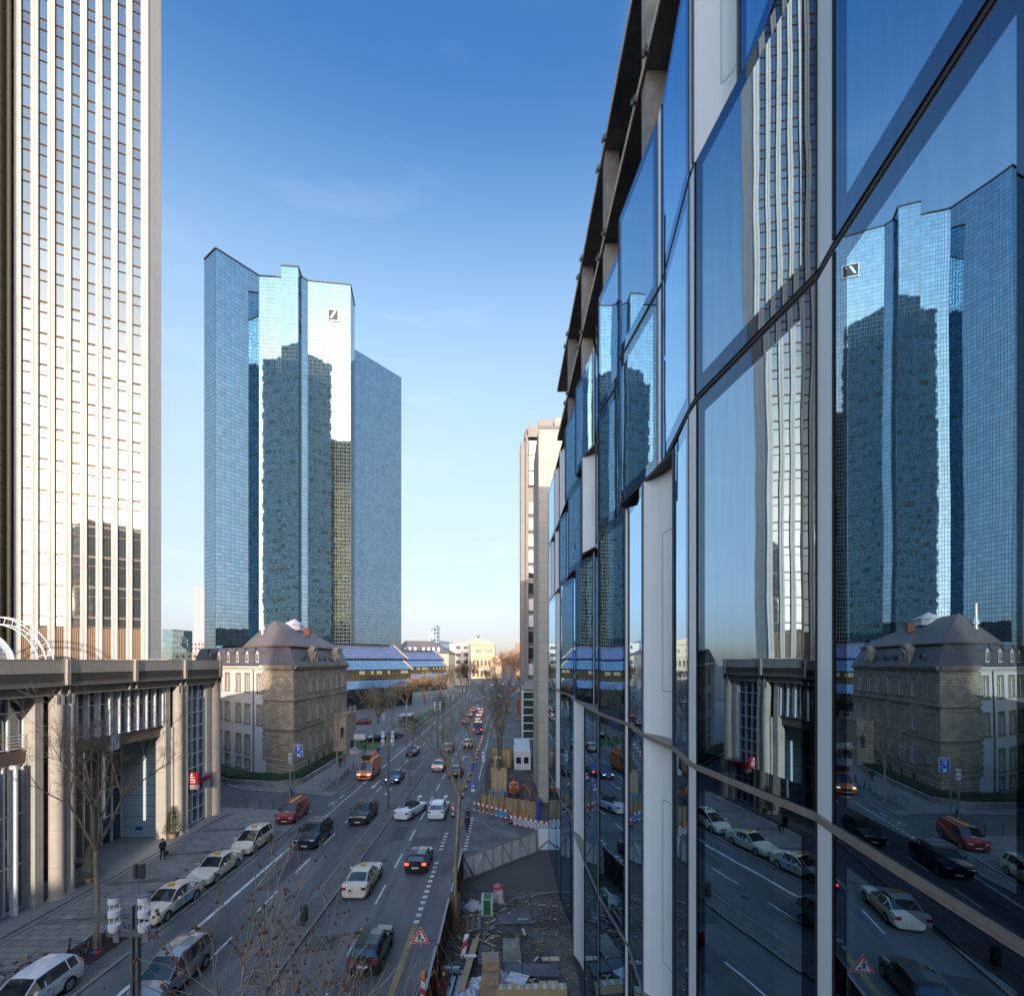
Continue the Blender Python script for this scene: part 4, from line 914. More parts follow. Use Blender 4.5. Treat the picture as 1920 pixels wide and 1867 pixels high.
MB().poly([(-54.33, 56.2, 0), (-54.9, 40, 0), (-54.9, 40, 142), (-54.33, 56.2, 142)][::-1]).build('side_glazing', curtain('side_green', (.22, .23, .17), (.02, .018, .015), .42, 1.77, .14, .14, tilt=.01, wav=.01, rough=.08), FT)
fin = MB()
for y in [41+1.1*k for k in range(14)]: fin.box(-54.85+(y-40)*.035, -54.45+(y-40)*.035, y, y+.2, 0, 142)
fin.build('side_fin', mat('side_fin_metal', (.14, .12, .085), .5, metal=.3), FT)

# ================================================================ mirror towers
MT = empty('mirror_glass_tower', (-80, 195, 0), 'tall blue mirror glass tower with stepped facets and a square emblem near its top', 'tower')
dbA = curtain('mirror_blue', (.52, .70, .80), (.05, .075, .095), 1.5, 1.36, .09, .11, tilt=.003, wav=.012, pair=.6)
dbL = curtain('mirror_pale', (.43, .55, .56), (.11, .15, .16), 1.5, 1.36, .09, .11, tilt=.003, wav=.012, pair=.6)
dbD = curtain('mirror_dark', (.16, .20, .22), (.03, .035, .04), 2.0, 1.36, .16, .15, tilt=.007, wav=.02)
dbP = [(-104.1, 175.9), (-97.4, 171), (-88.7, 183.3), (-79.2, 184.2), (-78.7, 178.6), (-72.9, 179), (-73.6, 183.8), (-72.1, 185.6), (-57.1, 187.7), (-58.9, 198.7), (-73, 214), (-96, 206)]
H1 = 155
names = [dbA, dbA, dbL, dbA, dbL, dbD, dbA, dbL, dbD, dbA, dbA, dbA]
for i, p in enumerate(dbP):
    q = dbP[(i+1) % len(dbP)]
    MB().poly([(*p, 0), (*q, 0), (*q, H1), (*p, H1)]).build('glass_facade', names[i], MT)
MB().poly([(*p, H1-.5) for p in dbP]).build('roof', dark_steel, MT)
mb = MB()
for i in range(9):
    p, q = Vector(dbP[i]), Vector(dbP[i+1]); mb.tube((*p, H1), (*q, H1), .3, n=4)
mb.build('coping', dark_steel, MT)
# emblem: dark square in a pale frame with a rising stroke
e0 = Vector(dbP[7]); et = (Vector(dbP[8])-e0).normalized(); en = Vector((et.y, -et.x))
def eq(mb, u0, u1, z0, z1, d, sh=0): mb.poly([((e0+et*u0+en*d).x, (e0+et*u0+en*d).y, z0), ((e0+et*u1+en*d).x, (e0+et*u1+en*d).y, z0), ((e0+et*(u1+sh)+en*d).x, (e0+et*(u1+sh)+en*d).y, z1), ((e0+et*(u0+sh)+en*d).x, (e0+et*(u0+sh)+en*d).y, z1)])
LG = MB(); eq(LG, 7.0, 11.0, 140.9, 145.3, .25); lg = LG.build('emblem_frame', mat('pale_emblem', (.75, .85, .85), .4, var=0), MT)
LG = MB(); eq(LG, 7.35, 10.65, 141.3, 144.9, .35); LG.build('emblem_square', mat('emblem_dark', (.03, .03, .035), .4, var=0), lg)
LG = MB(); eq(LG, 7.8, 8.6, 141.8, 144.4, .45, 1.5); LG.build('emblem_stroke', mat('emblem_white', (.8, .85, .85), .4, var=0), lg)
MU = empty('second_mirror_tower', (-60, 240, 0), 'second blue mirror tower standing half hidden behind the one with the emblem', 'tower')
dbG = curtain('mirror_blue_lit', (.42, .57, .70), (.05, .075, .095), 1.5, 1.36, .09, .11, tilt=.004, wav=.015, lit=.0, litcol=(.36, .50, .57))
gp = [(-72, 220), (-67, 226.6), (-51, 249), (-52.4, 256), (-75, 268), (-90, 245)]
for i, p in enumerate(gp):
    q = gp[(i+1) % 6]; MB().poly([(*p, 0), (*q, 0), (*q, H1), (*p, H1)]).build('glass_facade', dbG if i < 2 else dbA, MU)
MB().poly([(*p, H1-.4) for p in gp]).build('roof', dark_steel, MU)
# podium offices with sloping blue glass
def podium(name, P, Q, tiers, label, top=22.4):
    """P, Q: near and far end of the front; sloping glass aprons with window bands between them"""
    P = Vector(P); Q = Vector(Q); t = (Q-P).normalized(); n = Vector((t.y, -t.x)); E = empty(name, (P.x, P.y, 0), label, 'building')
    slope = curtain('blue_slope', (.50, .68, .80), (.18, .32, .42), 1.1, 1.15, .12, .1, tilt=.004, wav=.008, metal=.85, rough=.12)
    slope2 = curtain('indigo_slope', (.30, .38, .58), (.40, .38, .40), 1.3, 1.2, .06, .06, tilt=.004, wav=.006, metal=.7, rough=.2)
    side = curtain('green_slope', (.25, .42, .45), (.06, .12, .13), 1.3, 1.2, .12, .1, tilt=.02, wav=.03, metal=.85, rough=.1)
    band = curtain('office_band', (.14, .13, .09), (.12, .07, .04), 1.25, 1.3, .2, .12, lit=.6, litcol=(.40, .40, .22), tilt=.01, metal=.6)
    lowg = curtain('dark_low_glass', (.10, .16, .17), (.03, .04, .04), 1.4, 2.2, .12, .1, tilt=.02, wav=.02, metal=.9)
    def at(u, d, z): v = P+t*u-n*d; return (v.x, v.y, z)
    Ln = (Q-P).length
    cop = mat('copper_edge', (.60, .36, .24), .5, metal=.3, var=.05)
    for k, (z0, z1, d0, d1, kind) in enumerate(tiers):
        m = {'s': slope, 't': slope2, 'w': band, 'l': lowg}[kind]
        nm = {'s': 'sloping_glass', 't': 'sloping_roof', 'w': 'window_band', 'l': 'ground_floor_glass'}[kind]
        MB().poly([at(0, d0, z0), at(Ln, d0, z0), at(Ln-(d1-d0), d1, z1), at((d1-d0), d1, z1)]).build(nm, m, E)
        MB().poly([at(0, d0, z0), at((d1-d0), d1, z1), at((d1-d0)+.01, d1+9, z1), at(0, d0+9, z0)][::-1]).build(nm, side if kind in 'st' else lowg, E)
        MB().poly([at(Ln, d0, z0), at(Ln, d0+14, z0), at(Ln-(d1-d0), d1+14, z1), at(Ln-(d1-d0), d1, z1)]).build('end_face', side if kind in 'st' else lowg, E)
        if kind in 'st':
            e = MB(); a, b = Vector(at(Ln, d0, z0)), Vector(at(Ln-(d1-d0), d1, z1)); e.tube(a, b, .35, n=4); e.build('copper_verge', cop, E)
            MB().poly([at(0, d0, z0), at(0, d0+2.2, z0), at(Ln, d0+2.2, z0), at(Ln, d0, z0)]).build('soffit', dark_steel, E)
    MB().poly([at(6, 6, top-.1), at(Ln-6, 6, top-.1), at(Ln-6, 16, top-.1), at(6, 16, top-.1)]).build('roof', dark_steel, E)
    return E
T1 = [(0.1, 7.1, 1.5, 1.5, 'l'), (7.1, 9.7, -.0, 2.0, 's'), (9.72, 13.4, 2.2, 2.2, 'w'), (13.45, 16.6, 1.2, 3.6, 's'), (16.6, 17.3, 4.2, 4.2, 'l'), (17.3, 22.4, 3.6, 7.5, 't')]
podium('sloped_glass_offices', (-58, 156), (-33.8, 190), T1, 'low office block with tiers of sloping blue glass behind the mansard building')
podium('sloped_glass_offices', (-52, 262), (-32, 290), T1, 'farther wing of the low offices with sloping blue glass, nearer the white houses')
# facade bits of other far things -------------------------------------------------
def block(name, pl, H, m, label, cat='building', roof=None, extra=None, z0=0):
    E = empty(name, (pl[0][0], pl[0][1], 0), label, cat); MB().prism(pl, z0, H).build('wall', m, E); return E
winrow = lambda nm, wall_, glass, pu, pv, lu, lv: curtain(nm, glass, wall_, pu, pv, lu, lv, metal=.25, rough=.2, tilt=.0, wav=.0)
# stone tower next to the glass building
BT = block('stone_clad_tower', [(3.8, 58.5), (14, 58.5), (14, 71), (3.8, 69.8)], 43.2, tile('stone_slabs', (.50, .42, .32), (.22, .18, .14), 1.35, 1.15, .018, var=.08, offset=.35, bump=.2, dirt=.06, col2=(.44, .42, .36)), 'tall windowless tower clad in beige stone slabs beside the glass building', 'tower')
MB().box(5.6, 14, 58.4, 66, 43.2, 44.1).build('roof_parapet', mat('parapet_grey', (.35, .33, .28), .7), BT); MB().box(3.7, 14, 58.42, 58.5, 42.9, 43.25).build('coping', dark_steel, BT)
mb = MB(); mb.tube((3.72, 60, .1), (3.72, 60, 12), .05, n=6); mb.build('downpipe', steel, BT)
GT = empty('slim_grey_tower', (5, 114, 0), 'slim grey office tower with one stack of paired windows, behind the stone clad tower', 'tower')
gm = mat('grey_precast', (.25, .235, .22), .8, var=.1, scale=.5); 
mb = MB(); mb.box(3.35, 4.55, 114, 120, 0, 65.5); mb.box(4.55, 5.0, 113.2, 120, 0, 66.5); mb.box(4.3, 20, 114.4, 130, 0, 68.5); mb.box(7.3, 20, 113.4, 114.35, 0, 70); mb.box(4.95, 7.35, 113.0, 113.3, 66, 68.6); mb.build('wall', gm, GT)
for k in range(13):
    z = 3.0+3.6*k+3
    o = MB().box(5.15, 6.3, 113.7, 113.9, z, z+2.5).build('window', mat('pale_blind', (.60, .60, .58), .5, var=.05) if k % 4 in (1, 2) else win_glass, GT)
    MB().box(6.42, 7.25, 113.7, 113.9, z, z+2.5).build('window', MATS['pale_blind'] if k % 4 in (1, 2) else win_glass, GT)
    MB().box(5.05, 7.3, 113.85, 114.1, z-.25, z+2.6).build('window_surround', mat('blind_recess', (.28, .27, .25), .8), GT)
for k in range(3):
    z = 55.5+3.4*k; MB().box(5.2, 7.2, 113.6, 113.8, z, z+3.1).build('window', clear_glass('corner_glass', refl=.4, tint=(.1, .12, .12), wav=.05), GT)
GA = empty('glazed_annex', (4, 105, 0), 'narrow glazed annex with white frames and lead roof before the slim grey tower', 'building')
mb = MB(); mb.box(3.6, 14, 105.2, 113, .1, 10.5); mb.build('wall', curtain('annex_glass', (.12, .25, .22), (.02, .03, .03), 1.2, 3, .1, .1, metal=.8), GA)
mb = MB()
for k in range(7): mb.box(3.45, 9, 104.9, 105.15, .2+k*1.62, .42+k*1.62)
for x in (3.45, 5.9, 8.3): mb.box(x, x+.2, 104.85, 104.9, .2, 10.4)
mb.box(3.4, 3.6, 105, 112, .2, 10.4); mb.build('white_frame', white_m, GA)
mb = MB(); mb.prism([(3.3, 104.7), (9, 104.7), (9, 113), (3.3, 113)], 10.4, 11.2); mb.prism([(3.9, 105.5), (9, 105.5), (9, 113), (3.9, 113)], 11.2, 12.0); mb.build('roof', mat('lead_roof', (.30, .30, .32), .6, var=.1), GA)
# far left and centre
def row_windows(E, p0, p1, n, z0, du, w, h, rows, dv, m, name='window', d=.06, start=1.5):
    p0 = Vector(p0); p1 = Vector(p1); t = p1-p0; Ln = t.length; t.normalize(); n = Vector(n).normalized(); u = start
    while u+w < Ln:
        for r in range(rows):
            z = z0+dv*r; a = p0+t*u+n*.01; b = p0+t*(u+w)+n*.01
            MB().prism([a, b, b+n*d, a+n*d], z, z+h).build(name, m, E)
        u += du
dwin = mat('far_window', (.10, .10, .09), .2, var=0); cream = mat('cream_stucco', (.52, .45, .35), .85, var=.06, scale=.1)
HB = block('hipped_roof_house', [(-69, 312), (-36, 322), (-34, 345), (-70, 340)], 21.5, cream, 'long cream building with a grey hipped roof and white dormers behind the sloped glass offices')
mb = MB(); a = [(-69.5, 311.3, 21.4), (-35.4, 321.3, 21.4), (-33, 346, 21.4), (-71, 341, 21.4)]; r_a, r_b = (-64, 326, 29.5), (-47, 331, 29.5)
mb.poly([a[0], a[1], r_b, r_a]); mb.poly([a[1], a[2], r_b]); mb.poly([a[2], a[3], r_a, r_b]); mb.poly([a[3], a[0], r_a]); mb.build('roof', mat('grey_tiles', (.17, .15, .16), .7, var=.1), HB)
for i in (3, 6, 9, 12, 17, 20, 23, 26):
    t = i/33; x = -69+33*t; y = 312+10*t; MB().box(x, x+1.5, y+.8, y+4, 22.2, 25.2).build('dormer', mat('pale_dormer', (.6, .58, .52), .8), HB)
row_windows(HB, (-69, 312), (-36, 322), (.3, -.95), 3, 3.6, 1.3, 2.6, 4, 4.4, dwin)
WH = block('white_office_house', [(-38, 345), (-25.5, 349), (-25.5, 372), (-40, 372)], 28.5, mat('warm_white', (.58, .54, .47), .8, var=.04), 'white flat roofed office house left of the opera house')
row_windows(WH, (-38, 345), (-25.5, 349), (.3, -.95), 5, 5.2, 3.2, 2.2, 5, 4.9, dwin, start=4.5)
MB().box(-25.2, -24.7, 345, 349, 0, 24).build('banner_mast', white_m, WH)
# the opera house
OP = empty('opera_house', (-24, 485, 0), 'ornate pale stone opera house with arcades and pediment closing the far end of the street', 'building')
op_m = mat('opera_stone', (.56, .45, .31), .85, var=.08, scale=.2)
mb = MB(); mb.box(-42, -10.5, 486, 530, 0, 32); mb.box(-46, -42, 492, 530, 0, 30); mb.box(-9.9, -4, 492, 530, 0, 22); mb.box(-40, -12, 482, 486, 0, 20)
mb.build('wall', op_m, OP)
mb = MB(); F = [(-41.5, 485.5, 32), (-11, 485.5, 32), (-11, 485.5, 34.2), (-26, 485.5, 38.2), (-41.5, 485.5, 34.2)]; mb.poly(F); mb.poly([(x, 500, z) for x, y, z in F][::-1]); mb.poly([F[2], (F[2][0], 500, F[2][2]), (F[3][0], 500, F[3][2]), F[3]]); mb.poly([F[3], (F[3][0], 500, F[3][2]), (F[4][0], 500, F[4][2]), F[4]]); mb.build('pediment', op_m, OP)
mb = MB()
for z in (31.6, 20, 10.5): mb.box(-42.4, -10.1, 481.4 if z < 25 else 485.3, 486.2, z, z+.9)
mb.build('cornice', mat('opera_trim', (.45, .35, .23), .85, var=.1), OP)
for k in range(7):
    x = -38.5+3.7*k
    for z0, hh in ((12, 4.8), (2, 5)):
        a = MB(); a.poly([(x, 481.95, z0), (x+2.1, 481.95, z0), (x+2.1, 481.95, z0+hh), (x+1.6, 481.95, z0+hh+.85), (x+1.05, 481.95, z0+hh+1.1), (x+.5, 481.95, z0+hh+.85), (x, 481.95, z0+hh)]); a.build('arched_opening', mat('arch_shade', (.18, .12, .07), .8), OP)  # flat panels whose dark colour paints the shade inside the arches
for g_ in (-38.5, -28.6, -18.5):
    for k in range(4): MB().box(g_+1.5*k, g_+1.5*k+.8, 485.8, 485.95, 24.5, 28).build('window', dwin, OP)
mb = MB(); mb.lathe((-26, 487, 38.2), [(.5, 0), (.4, 1.4), (.15, 2.2)], 6); mb.tube((-26, 487, 40), (-24.4, 487, 42.2), .35, .12, 5); mb.tube((-26, 487, 40), (-27.6, 487, 42), .35, .12, 5); mb.tube((-27.2, 487, 39.6), (-24.8, 487, 39.8), .4, .3, 5); mb.build('winged_statue', dark_steel, OP)
block('far_brick_block', [(70, 900), (105, 900), (105, 930), (70, 930)], 78, winrow('brick_rows', (.42, .22, .15), (.2, .16, .14), 3.6, 3.2, 2.2, 1.6), 'distant reddish high rise block behind the autumn trees')
fb = block('far_apartment_tower', [(36, 700), (58, 700), (58, 730), (36, 730)], 62, winrow('tower_rows', (.58, .50, .46), (.30, .27, .26), 3.4, 3.2, 2.0, 1.5), 'pale distant apartment tower right of the opera house', 'tower')
block('far_red_house', [(12, 600), (50, 600), (50, 620), (12, 620)], 38, mat('brick_red_far', (.42, .20, .13), .8, var=.1), 'low red brick building under the distant apartment tower')
block('far_slab_tower', [(-318, 520), (-292, 520), (-292, 545), (-318, 545)], 93, winrow('slab_rows', (.46, .42, .39), (.25, .25, .27), 3.0, 3.3, 1.6, 1.5), 'distant pale high rise slab left of the mirror tower', 'tower')
block('far_glass_office', [(-209, 310), (-203, 310), (-203, 330), (-209, 330)], 36, curtain('far_teal', (.22, .34, .38), (.1, .16, .18), 3, 3.5, .3, .3), 'small distant teal glass office left of the mansard roof')
block('far_ribbon_office', [(-268, 400), (-228, 395), (-228, 420), (-268, 420)], 31, winrow('ribbon_rows', (.38, .35, .33), (.12, .13, .14), 3, 3.4, 1.6, 1.6), 'distant grey office with rows of small windows left of the mansard roof')
block('far_beige_office', [(-205, 330), (-140, 330), (-140, 350), (-205, 350)], 22, winrow('beige_rows', (.45, .38, .30), (.15, .14, .13), 4, 3.4, 1.8, 1.6), 'low beige row of houses behind the mansard building')
block('far_antenna_office', [(-66, 440), (-58, 440), (-58, 450), (-66, 450)], 47, curtain('antenna_glass', (.35, .5, .62), (.5, .5, .5), 3, 3, .4, .4), 'small blue glass office peeping out right of the mirror towers')
ob = MB(); ob.rings([[(-62+r*cos(2*pi*j/16), 470+r*sin(2*pi*j/16), z) for j in range(16)] for r, z in ((22, 28), (20, 31), (14, 33.5), (6, 35), (.5, 35.3))]); o = ob.build('grey_dome', mat('dome_lead', (.18, .24, .28), .5, var=.1)); tag(o, 'low blue grey dome showing above the white office house', 'dome')
# blocks along the opposite side and behind, seen in the mirrors; they also shade the street
sil = curtain('dark_office_grid', (.58, .74, .84), (.14, .2, .24), 1.3, 1.75, .2, .2, lit=.3, litcol=(.40, .44, .36), metal=.7, tilt=.003, wav=.004)
block('dark_office_high_rise', [(-98, 60), (-68.6, 92.5), (-68.6, 94), (-84, 104), (-112, 90)], 176, sil, 'dark office high rise behind the ribbed tower, mirrored in the blue towers', 'tower')
block('brown_office_slab', [(-4.6, -110), (46, -110), (46, -90), (-4.6, -90)], 66, winrow('brown_slab_rows', (.22, .19, .16), (.10, .10, .10), 3.2, 3.4, 1.8, 1.6), 'brown office slab behind the photographer, seen only in reflections')
block('low_office_row', [(-70, -120), (-6, -120), (-6, -95), (-70, -95)], 28, winrow('low_row', (.30, .26, .22), (.12, .12, .12), 3.2, 3.4, 1.8, 1.6), 'low office row behind the photographer across the street mouth, seen only in reflections')
block('rear_stone_block', [(16, -60), (60, -60), (60, 40), (16, 40)], 30, winrow('rear_rows', (.34, .30, .25), (.14, .14, .14), 3.2, 3.4, 1.8, 1.6), 'stone office block standing behind the glass building')
block('right_bank_block', [(16, 76), (60, 76), (60, 200), (16, 200)], 34, winrow('right_rows', (.34, .30, .25), (.14, .14, .14), 3.2, 3.4, 1.8, 1.6), 'stone office row hidden behind the slim grey tower')
# ================================================================ vehicles
tyre_m = mat('tyre_rubber', (.02, .02, .02), .8, var=.1); rim_m = mat('alloy_rim', (.45, .46, .48), .3, metal=.8, var=0)
car_glass = mat('car_glass', (.02, .028, .03), .04, var=0, coat=1); lamp_w = mat('headlamp_glass', (.75, .78, .8), .15, var=0, coat=1)
lamp_on = mat('headlamp_lit', (1, .9, .75), .3, var=0, emit=2.5); tail_m = mat('tail_lamp', (.35, .01, .01), .25, var=0, coat=1); tail_on = mat('tail_lamp_lit', (1, .05, .03), .4, var=0, emit=2.2)
plate_m = mat('number_plate', (.7, .7, .68), .5, var=.03); trim_b = mat('black_trim', (.02, .02, .022), .45, var=0); chrome = mat('chrome_trim', (.6, .6, .6), .15, metal=1, var=0)
under_m = mat('under_body', (.01, .01, .01), .9, var=0)
def paint(nm, c, met=.0, r=.28): return mat('paint_'+nm, c, r, metal=met, var=.03, scale=1.5, coat=.8)
# kind: half length, half width, stations (y from nose to tail, half width, shoulder height, roof height or None, half roof width)
KINDS = {
 'sedan': dict(W=.92, R=.33, ax=(-1.5, 1.4), st=[(-2.43, .70, .60, None, 0), (-2.37, .84, .72, None, 0), (-2.1, .89, .80, None, 0), (-1.3, .92, .91, None, 0), (-.95, .92, .95, .97, .74), (-.15, .92, .97, 1.41, .60), (.35, .92, .98, 1.46, .61), (1.05, .92, 1.0, 1.38, .59), (1.8, .90, 1.02, 1.06, .68), (2.2, .87, 1.02, None, 0), (2.38, .82, .96, None, 0), (2.44, .72, .62, None, 0)]),
 'wagon': dict(W=.91, R=.33, ax=(-1.45, 1.35), st=[(-2.32, .70, .62, None, 0), (-2.25, .84, .76, None, 0), (-1.95, .88, .86, None, 0), (-1.2, .91, .95, None, 0), (-.95, .91, 1.0, 1.02, .74), (-.15, .91, 1.02, 1.52, .60), (.5, .91, 1.03, 1.58, .62), (1.4, .90, 1.05, 1.56, .62), (1.95, .88, 1.06, 1.48, .60), (2.25, .85, 1.05, 1.08, .72), (2.33, .78, .62, None, 0)]),
 'suv': dict(W=.97, R=.38, ax=(-1.5, 1.45), st=[(-2.42, .80, .78, None, 0), (-2.36, .91, .94, None, 0), (-2.1, .95, 1.03, None, 0), (-1.25, .97, 1.08, None, 0), (-1.0, .97, 1.12, 1.14, .80), (-.3, .97, 1.14, 1.66, .66), (.4, .97, 1.15, 1.72, .68), (1.5, .96, 1.17, 1.70, .67), (2.05, .94, 1.18, 1.60, .66), (2.35, .91, 1.15, 1.18, .78), (2.43, .84, .70, None, 0)]),
 'hatch': dict(W=.86, R=.31, ax=(-1.25, 1.22), st=[(-1.9, .68, .62, None, 0), (-1.84, .80, .78, None, 0), (-1.6, .84, .87, None, 0), (-1.05, .86, .92, None, 0), (-.85, .86, .95, .97, .72), (-.25, .86, .96, 1.38, .64), (.4, .86, .98, 1.42, .65), (1.3, .86, .99, 1.38, .64), (1.62, .84, 1.0, 1.30, .62), (1.86, .82, .99, 1.02, .70), (1.92, .76, .58, None, 0)]),
 'minivan': dict(W=.91, R=.33, ax=(-1.42, 1.32), st=[(-2.22, .64, .58, None, 0), (-2.14, .82, .76, None, 0), (-1.75, .89, .92, None, 0), (-1.4, .91, 1.02, 1.04, .76), (-.4, .91, 1.06, 1.60, .62), (.4, .91, 1.08, 1.68, .64), (1.4, .91, 1.09, 1.64, .63), (1.95, .89, 1.1, 1.54, .62), (2.15, .86, 1.08, 1.12, .74), (2.22, .8, .6, None, 0)]),
 'cargo': dict(W=.91, R=.32, ax=(-1.4, 1.35), st=[(-2.2, .66, .6, None, 0), (-2.12, .84, .8, None, 0), (-1.75, .90, 1.0, None, 0), (-1.4, .91, 1.1, 1.12, .80), (-.75, .91, 1.14, 1.72, .70), (0, .91, 1.16, 1.80, .72), (1.4, .91, 1.16, 1.80, .73), (2.05, .90, 1.15, 1.76, .73), (2.18, .88, 1.1, 1.2, .80), (2.2, .86, .6, None, 0)]),
 'bigvan': dict(W=.99, R=.36, ax=(-2.0, 1.65), st=[(-2.95, .72, .72, None, 0), (-2.86, .92, .98, None, 0), (-2.45, .98, 1.2, None, 0), (-2.15, .99, 1.32, 1.34, .88), (-1.45, .99, 1.38, 2.30, .80), (-.9, .99, 1.4, 2.56, .80), (1.0, .99, 1.4, 2.6, .82), (2.8, .99, 1.4, 2.58, .82), (2.93, .98, 1.35, 2.5, .82), (2.96, .97, .6, None, 0)]),
}
def car(name, label, cat, kind, m, x, y, away=False, yaw=0., lod=0, z=.012, group=None, lights=0, taxi=False, rails=False, blind=False, open_top=False, name_len=1):
    K = KINDS[kind]; E = empty(name, (0, 0, 0), label, cat, group); st = K['st']; W = K['W']; R = K['R']
    body = MB(); gl = MB(); secs = []; zb = .22
    cab = [i for i, s in enumerate(st) if s[3] is not None]; c0, c1 = cab[0], cab[-1]
    if open_top: st = [(s[0], s[1], s[2], (None if i not in (c0,) else s[3]), s[4]) for i, s in enumerate(st)]
    for (yy, w_, zs_, zr, wr) in st:
        cabn = zr is not None
        if not cabn: zr = zs_+.035; wr = w_*.80
        h = zs_-zb
        half = [(w_*.80, zb), (w_*.97, zb+.10), (w_, zb+h*.45), (w_*1.0, zb+h*.72), (w_*.955, zs_), (wr, zr-.04 if cabn else zs_+.012), (wr*.9, zr) if cabn else (wr*.9, zr), (0, zr+.035)]
        secs.append([(hx, yy, hz) for hx, hz in half])
    nS = len(secs)
    def q(mb, a, b, c, d, flip): mb.poly([a, b, c, d][::-1] if flip else [a, b, c, d])
    for i in range(nS-1):
        A, B = secs[i], secs[i+1]
        for j in range(7):
            for sgn in (1, -1):
                P = [(sgn*v[0], v[1], v[2]) for v in (A[j], B[j], B[j+1], A[j+1])]
                ws = (i == c0 and j >= 4) ; rw = (i+1 == c1 and j >= 5)
                side = (j == 4 and c0 <= i < c1)
                isg = (not open_top) and (((i == c0) and j >= 5) or rw or side)
                if blind and side and i > c0+1: isg = False
                if blind and rw: isg = False
                q(gl if isg else body, *P, sgn < 0)
    for k in (0, nS-1):
        S = secs[k]; f = [(v[0], v[1], v[2]) for v in S]+[(-v[0], v[1], v[2]) for v in S[::-1][1:]]
        body.poly(f if k == 0 else f[::-1])
    body.poly([(s[0][0], s[0][1], zb) for s in secs]+[(-s[0][0], s[0][1], zb) for s in secs[::-1]])
    ob = body.build('body', m, E, smooth=True, sharp=28, world=False)
    if open_top:
        s = secs[c0]; t = secs[c0+1]
        MB().poly([(-.72, st[c0][0]+.05, .98), (.72, st[c0][0]+.05, .98), (.6, st[c0][0]+.55, 1.34), (-.6, st[c0][0]+.55, 1.34)]).build('windscreen', car_glass, E, world=False)
        it = MB(); it.box(-.68, .68, st[c0][0]+.3, st[c1][0]-.25, 1.0, 1.06); it.build('cabin_well', trim_b, E, world=False)
        for sx in (-.38, .38): MB().box(sx-.25, sx+.25, 0.1, .3, 1.06, 1.36).build('seat', mat('seat_leather', (.05, .04, .035), .6), E, world=False)
    else:
        gl.build('window_glass', car_glass, E, world=False)
        # pillars
        for sgn in (1, -1):
            pl = MB()
            for i in range(c0, c1):
                a, b = Vector(secs[i][5]), Vector(secs[i+1][5]); a.x *= sgn; b.x *= sgn
                pl.tube(a, b, .035 if kind != 'bigvan' else .05, n=4)
            for i in ([c0+1, c1-1] if kind in ('hatch', 'sedan', 'cargo', 'bigvan') else [c0+1, c0+3, c1-1]):
                i = min(i, c1-1); a, b = Vector(secs[i][4]), Vector(secs[i][5]); a.x *= sgn; b.x *= sgn; 
                if i > c0+1 or True: pl.tube(a+Vector((0, .25 if i == c0+1 else 0, 0)), b+Vector((0, .35 if i == c0+1 else 0, 0)), .03, n=4)
            pl.build('window_pillars', m, E, world=False)
    for ya in K['ax']:
        for sgn in (1, -1):
            T = MB(); xo = sgn*(W+.012); xi = sgn*(W-.2); T.tube((xi, ya, R), (xo, ya, R), R, R, 18 if lod < 2 else 10)
            wv = T.build('wheel', tyre_m, E, world=False)
            if lod < 2:
                rm = MB(); rm.tube((sgn*(W+.013), ya, R), (sgn*(W+.02), ya, R), R*.66, R*.6, 14)
                for k in range(5):
                    a = 2*pi*k/5; rm.poly([(sgn*(W+.021), ya+R*.14*cos(a), R+R*.14*sin(a)), (sgn*(W+.021), ya+R*.52*cos(a+.32), R+R*.52*sin(a+.32)), (sgn*(W+.021), ya+R*.52*cos(a+.75), R+R*.52*sin(a+.75))], 1)
                rm.build('rim', [rim_m, tyre_m], wv, world=False)
    if lod < 2:
        for ya in K['ax']:
            for sgn in (1, -1):
                pts = [(ya+(R+.07)*cos(pi*k/10), R+(R+.06)*sin(pi*k/10)) for k in range(11)]
                MB().poly([(sgn*(W+.004), a, b) for a, b in pts]).build('wheel_arch', under_m, E, world=False)
    y0, y1 = st[0][0], st[-1][0]; zl = st[1][2]
    # lamps
    for sgn in (1, -1):
        w1 = st[1][1]; hl = MB(); zz = zl-.06 if kind != 'bigvan' else .95
        hl.poly([(sgn*w1*.55, st[0][0]+.01, zz-.08), (sgn*w1*1.0, st[1][0]-.01, zz-.06), (sgn*(st[2][1]*.97), st[1][0]+.25, zz+.07), (sgn*w1*.62, st[1][0]-.015, zz+.05)][::sgn])
        hl.poly([(sgn*w1*.55, st[0][0]+.005, zz-.1), (sgn*w1*.9, st[1][0]-.03, zz-.08), (sgn*w1*.9, st[1][0]-.03, zz+.03), (sgn*w1*.55, st[0][0]+.0, zz+.03)][::sgn])
        hl.build('headlight', lamp_on if lights == 1 else lamp_w, E, world=False)
        tl = MB(); wt = st[-2][1]; zt_ = st[-2][2]-.12
        if kind == 'bigvan': zt_ = 1.1
        tl.box(sgn*wt*.62 if sgn > 0 else -wt*.98, wt*.98 if sgn > 0 else -wt*.62, y1-.12, y1+.012, zt_-.12, zt_+.05)
        tl.build('tail_light', tail_on if lights == 2 else tail_m, E, world=False)
    pb = MB(); pb.box(-.26, .26, y1+.002, y1+.02, .50 if kind != 'sedan' else .62, .62 if kind != 'sedan' else .74); pb.build('number_plate', plate_m, E, world=False)
    pf = MB(); pf.box(-.26, .26, y0-.02, y0-.002, .34, .45); pf.build('number_plate', plate_m, E, world=False)
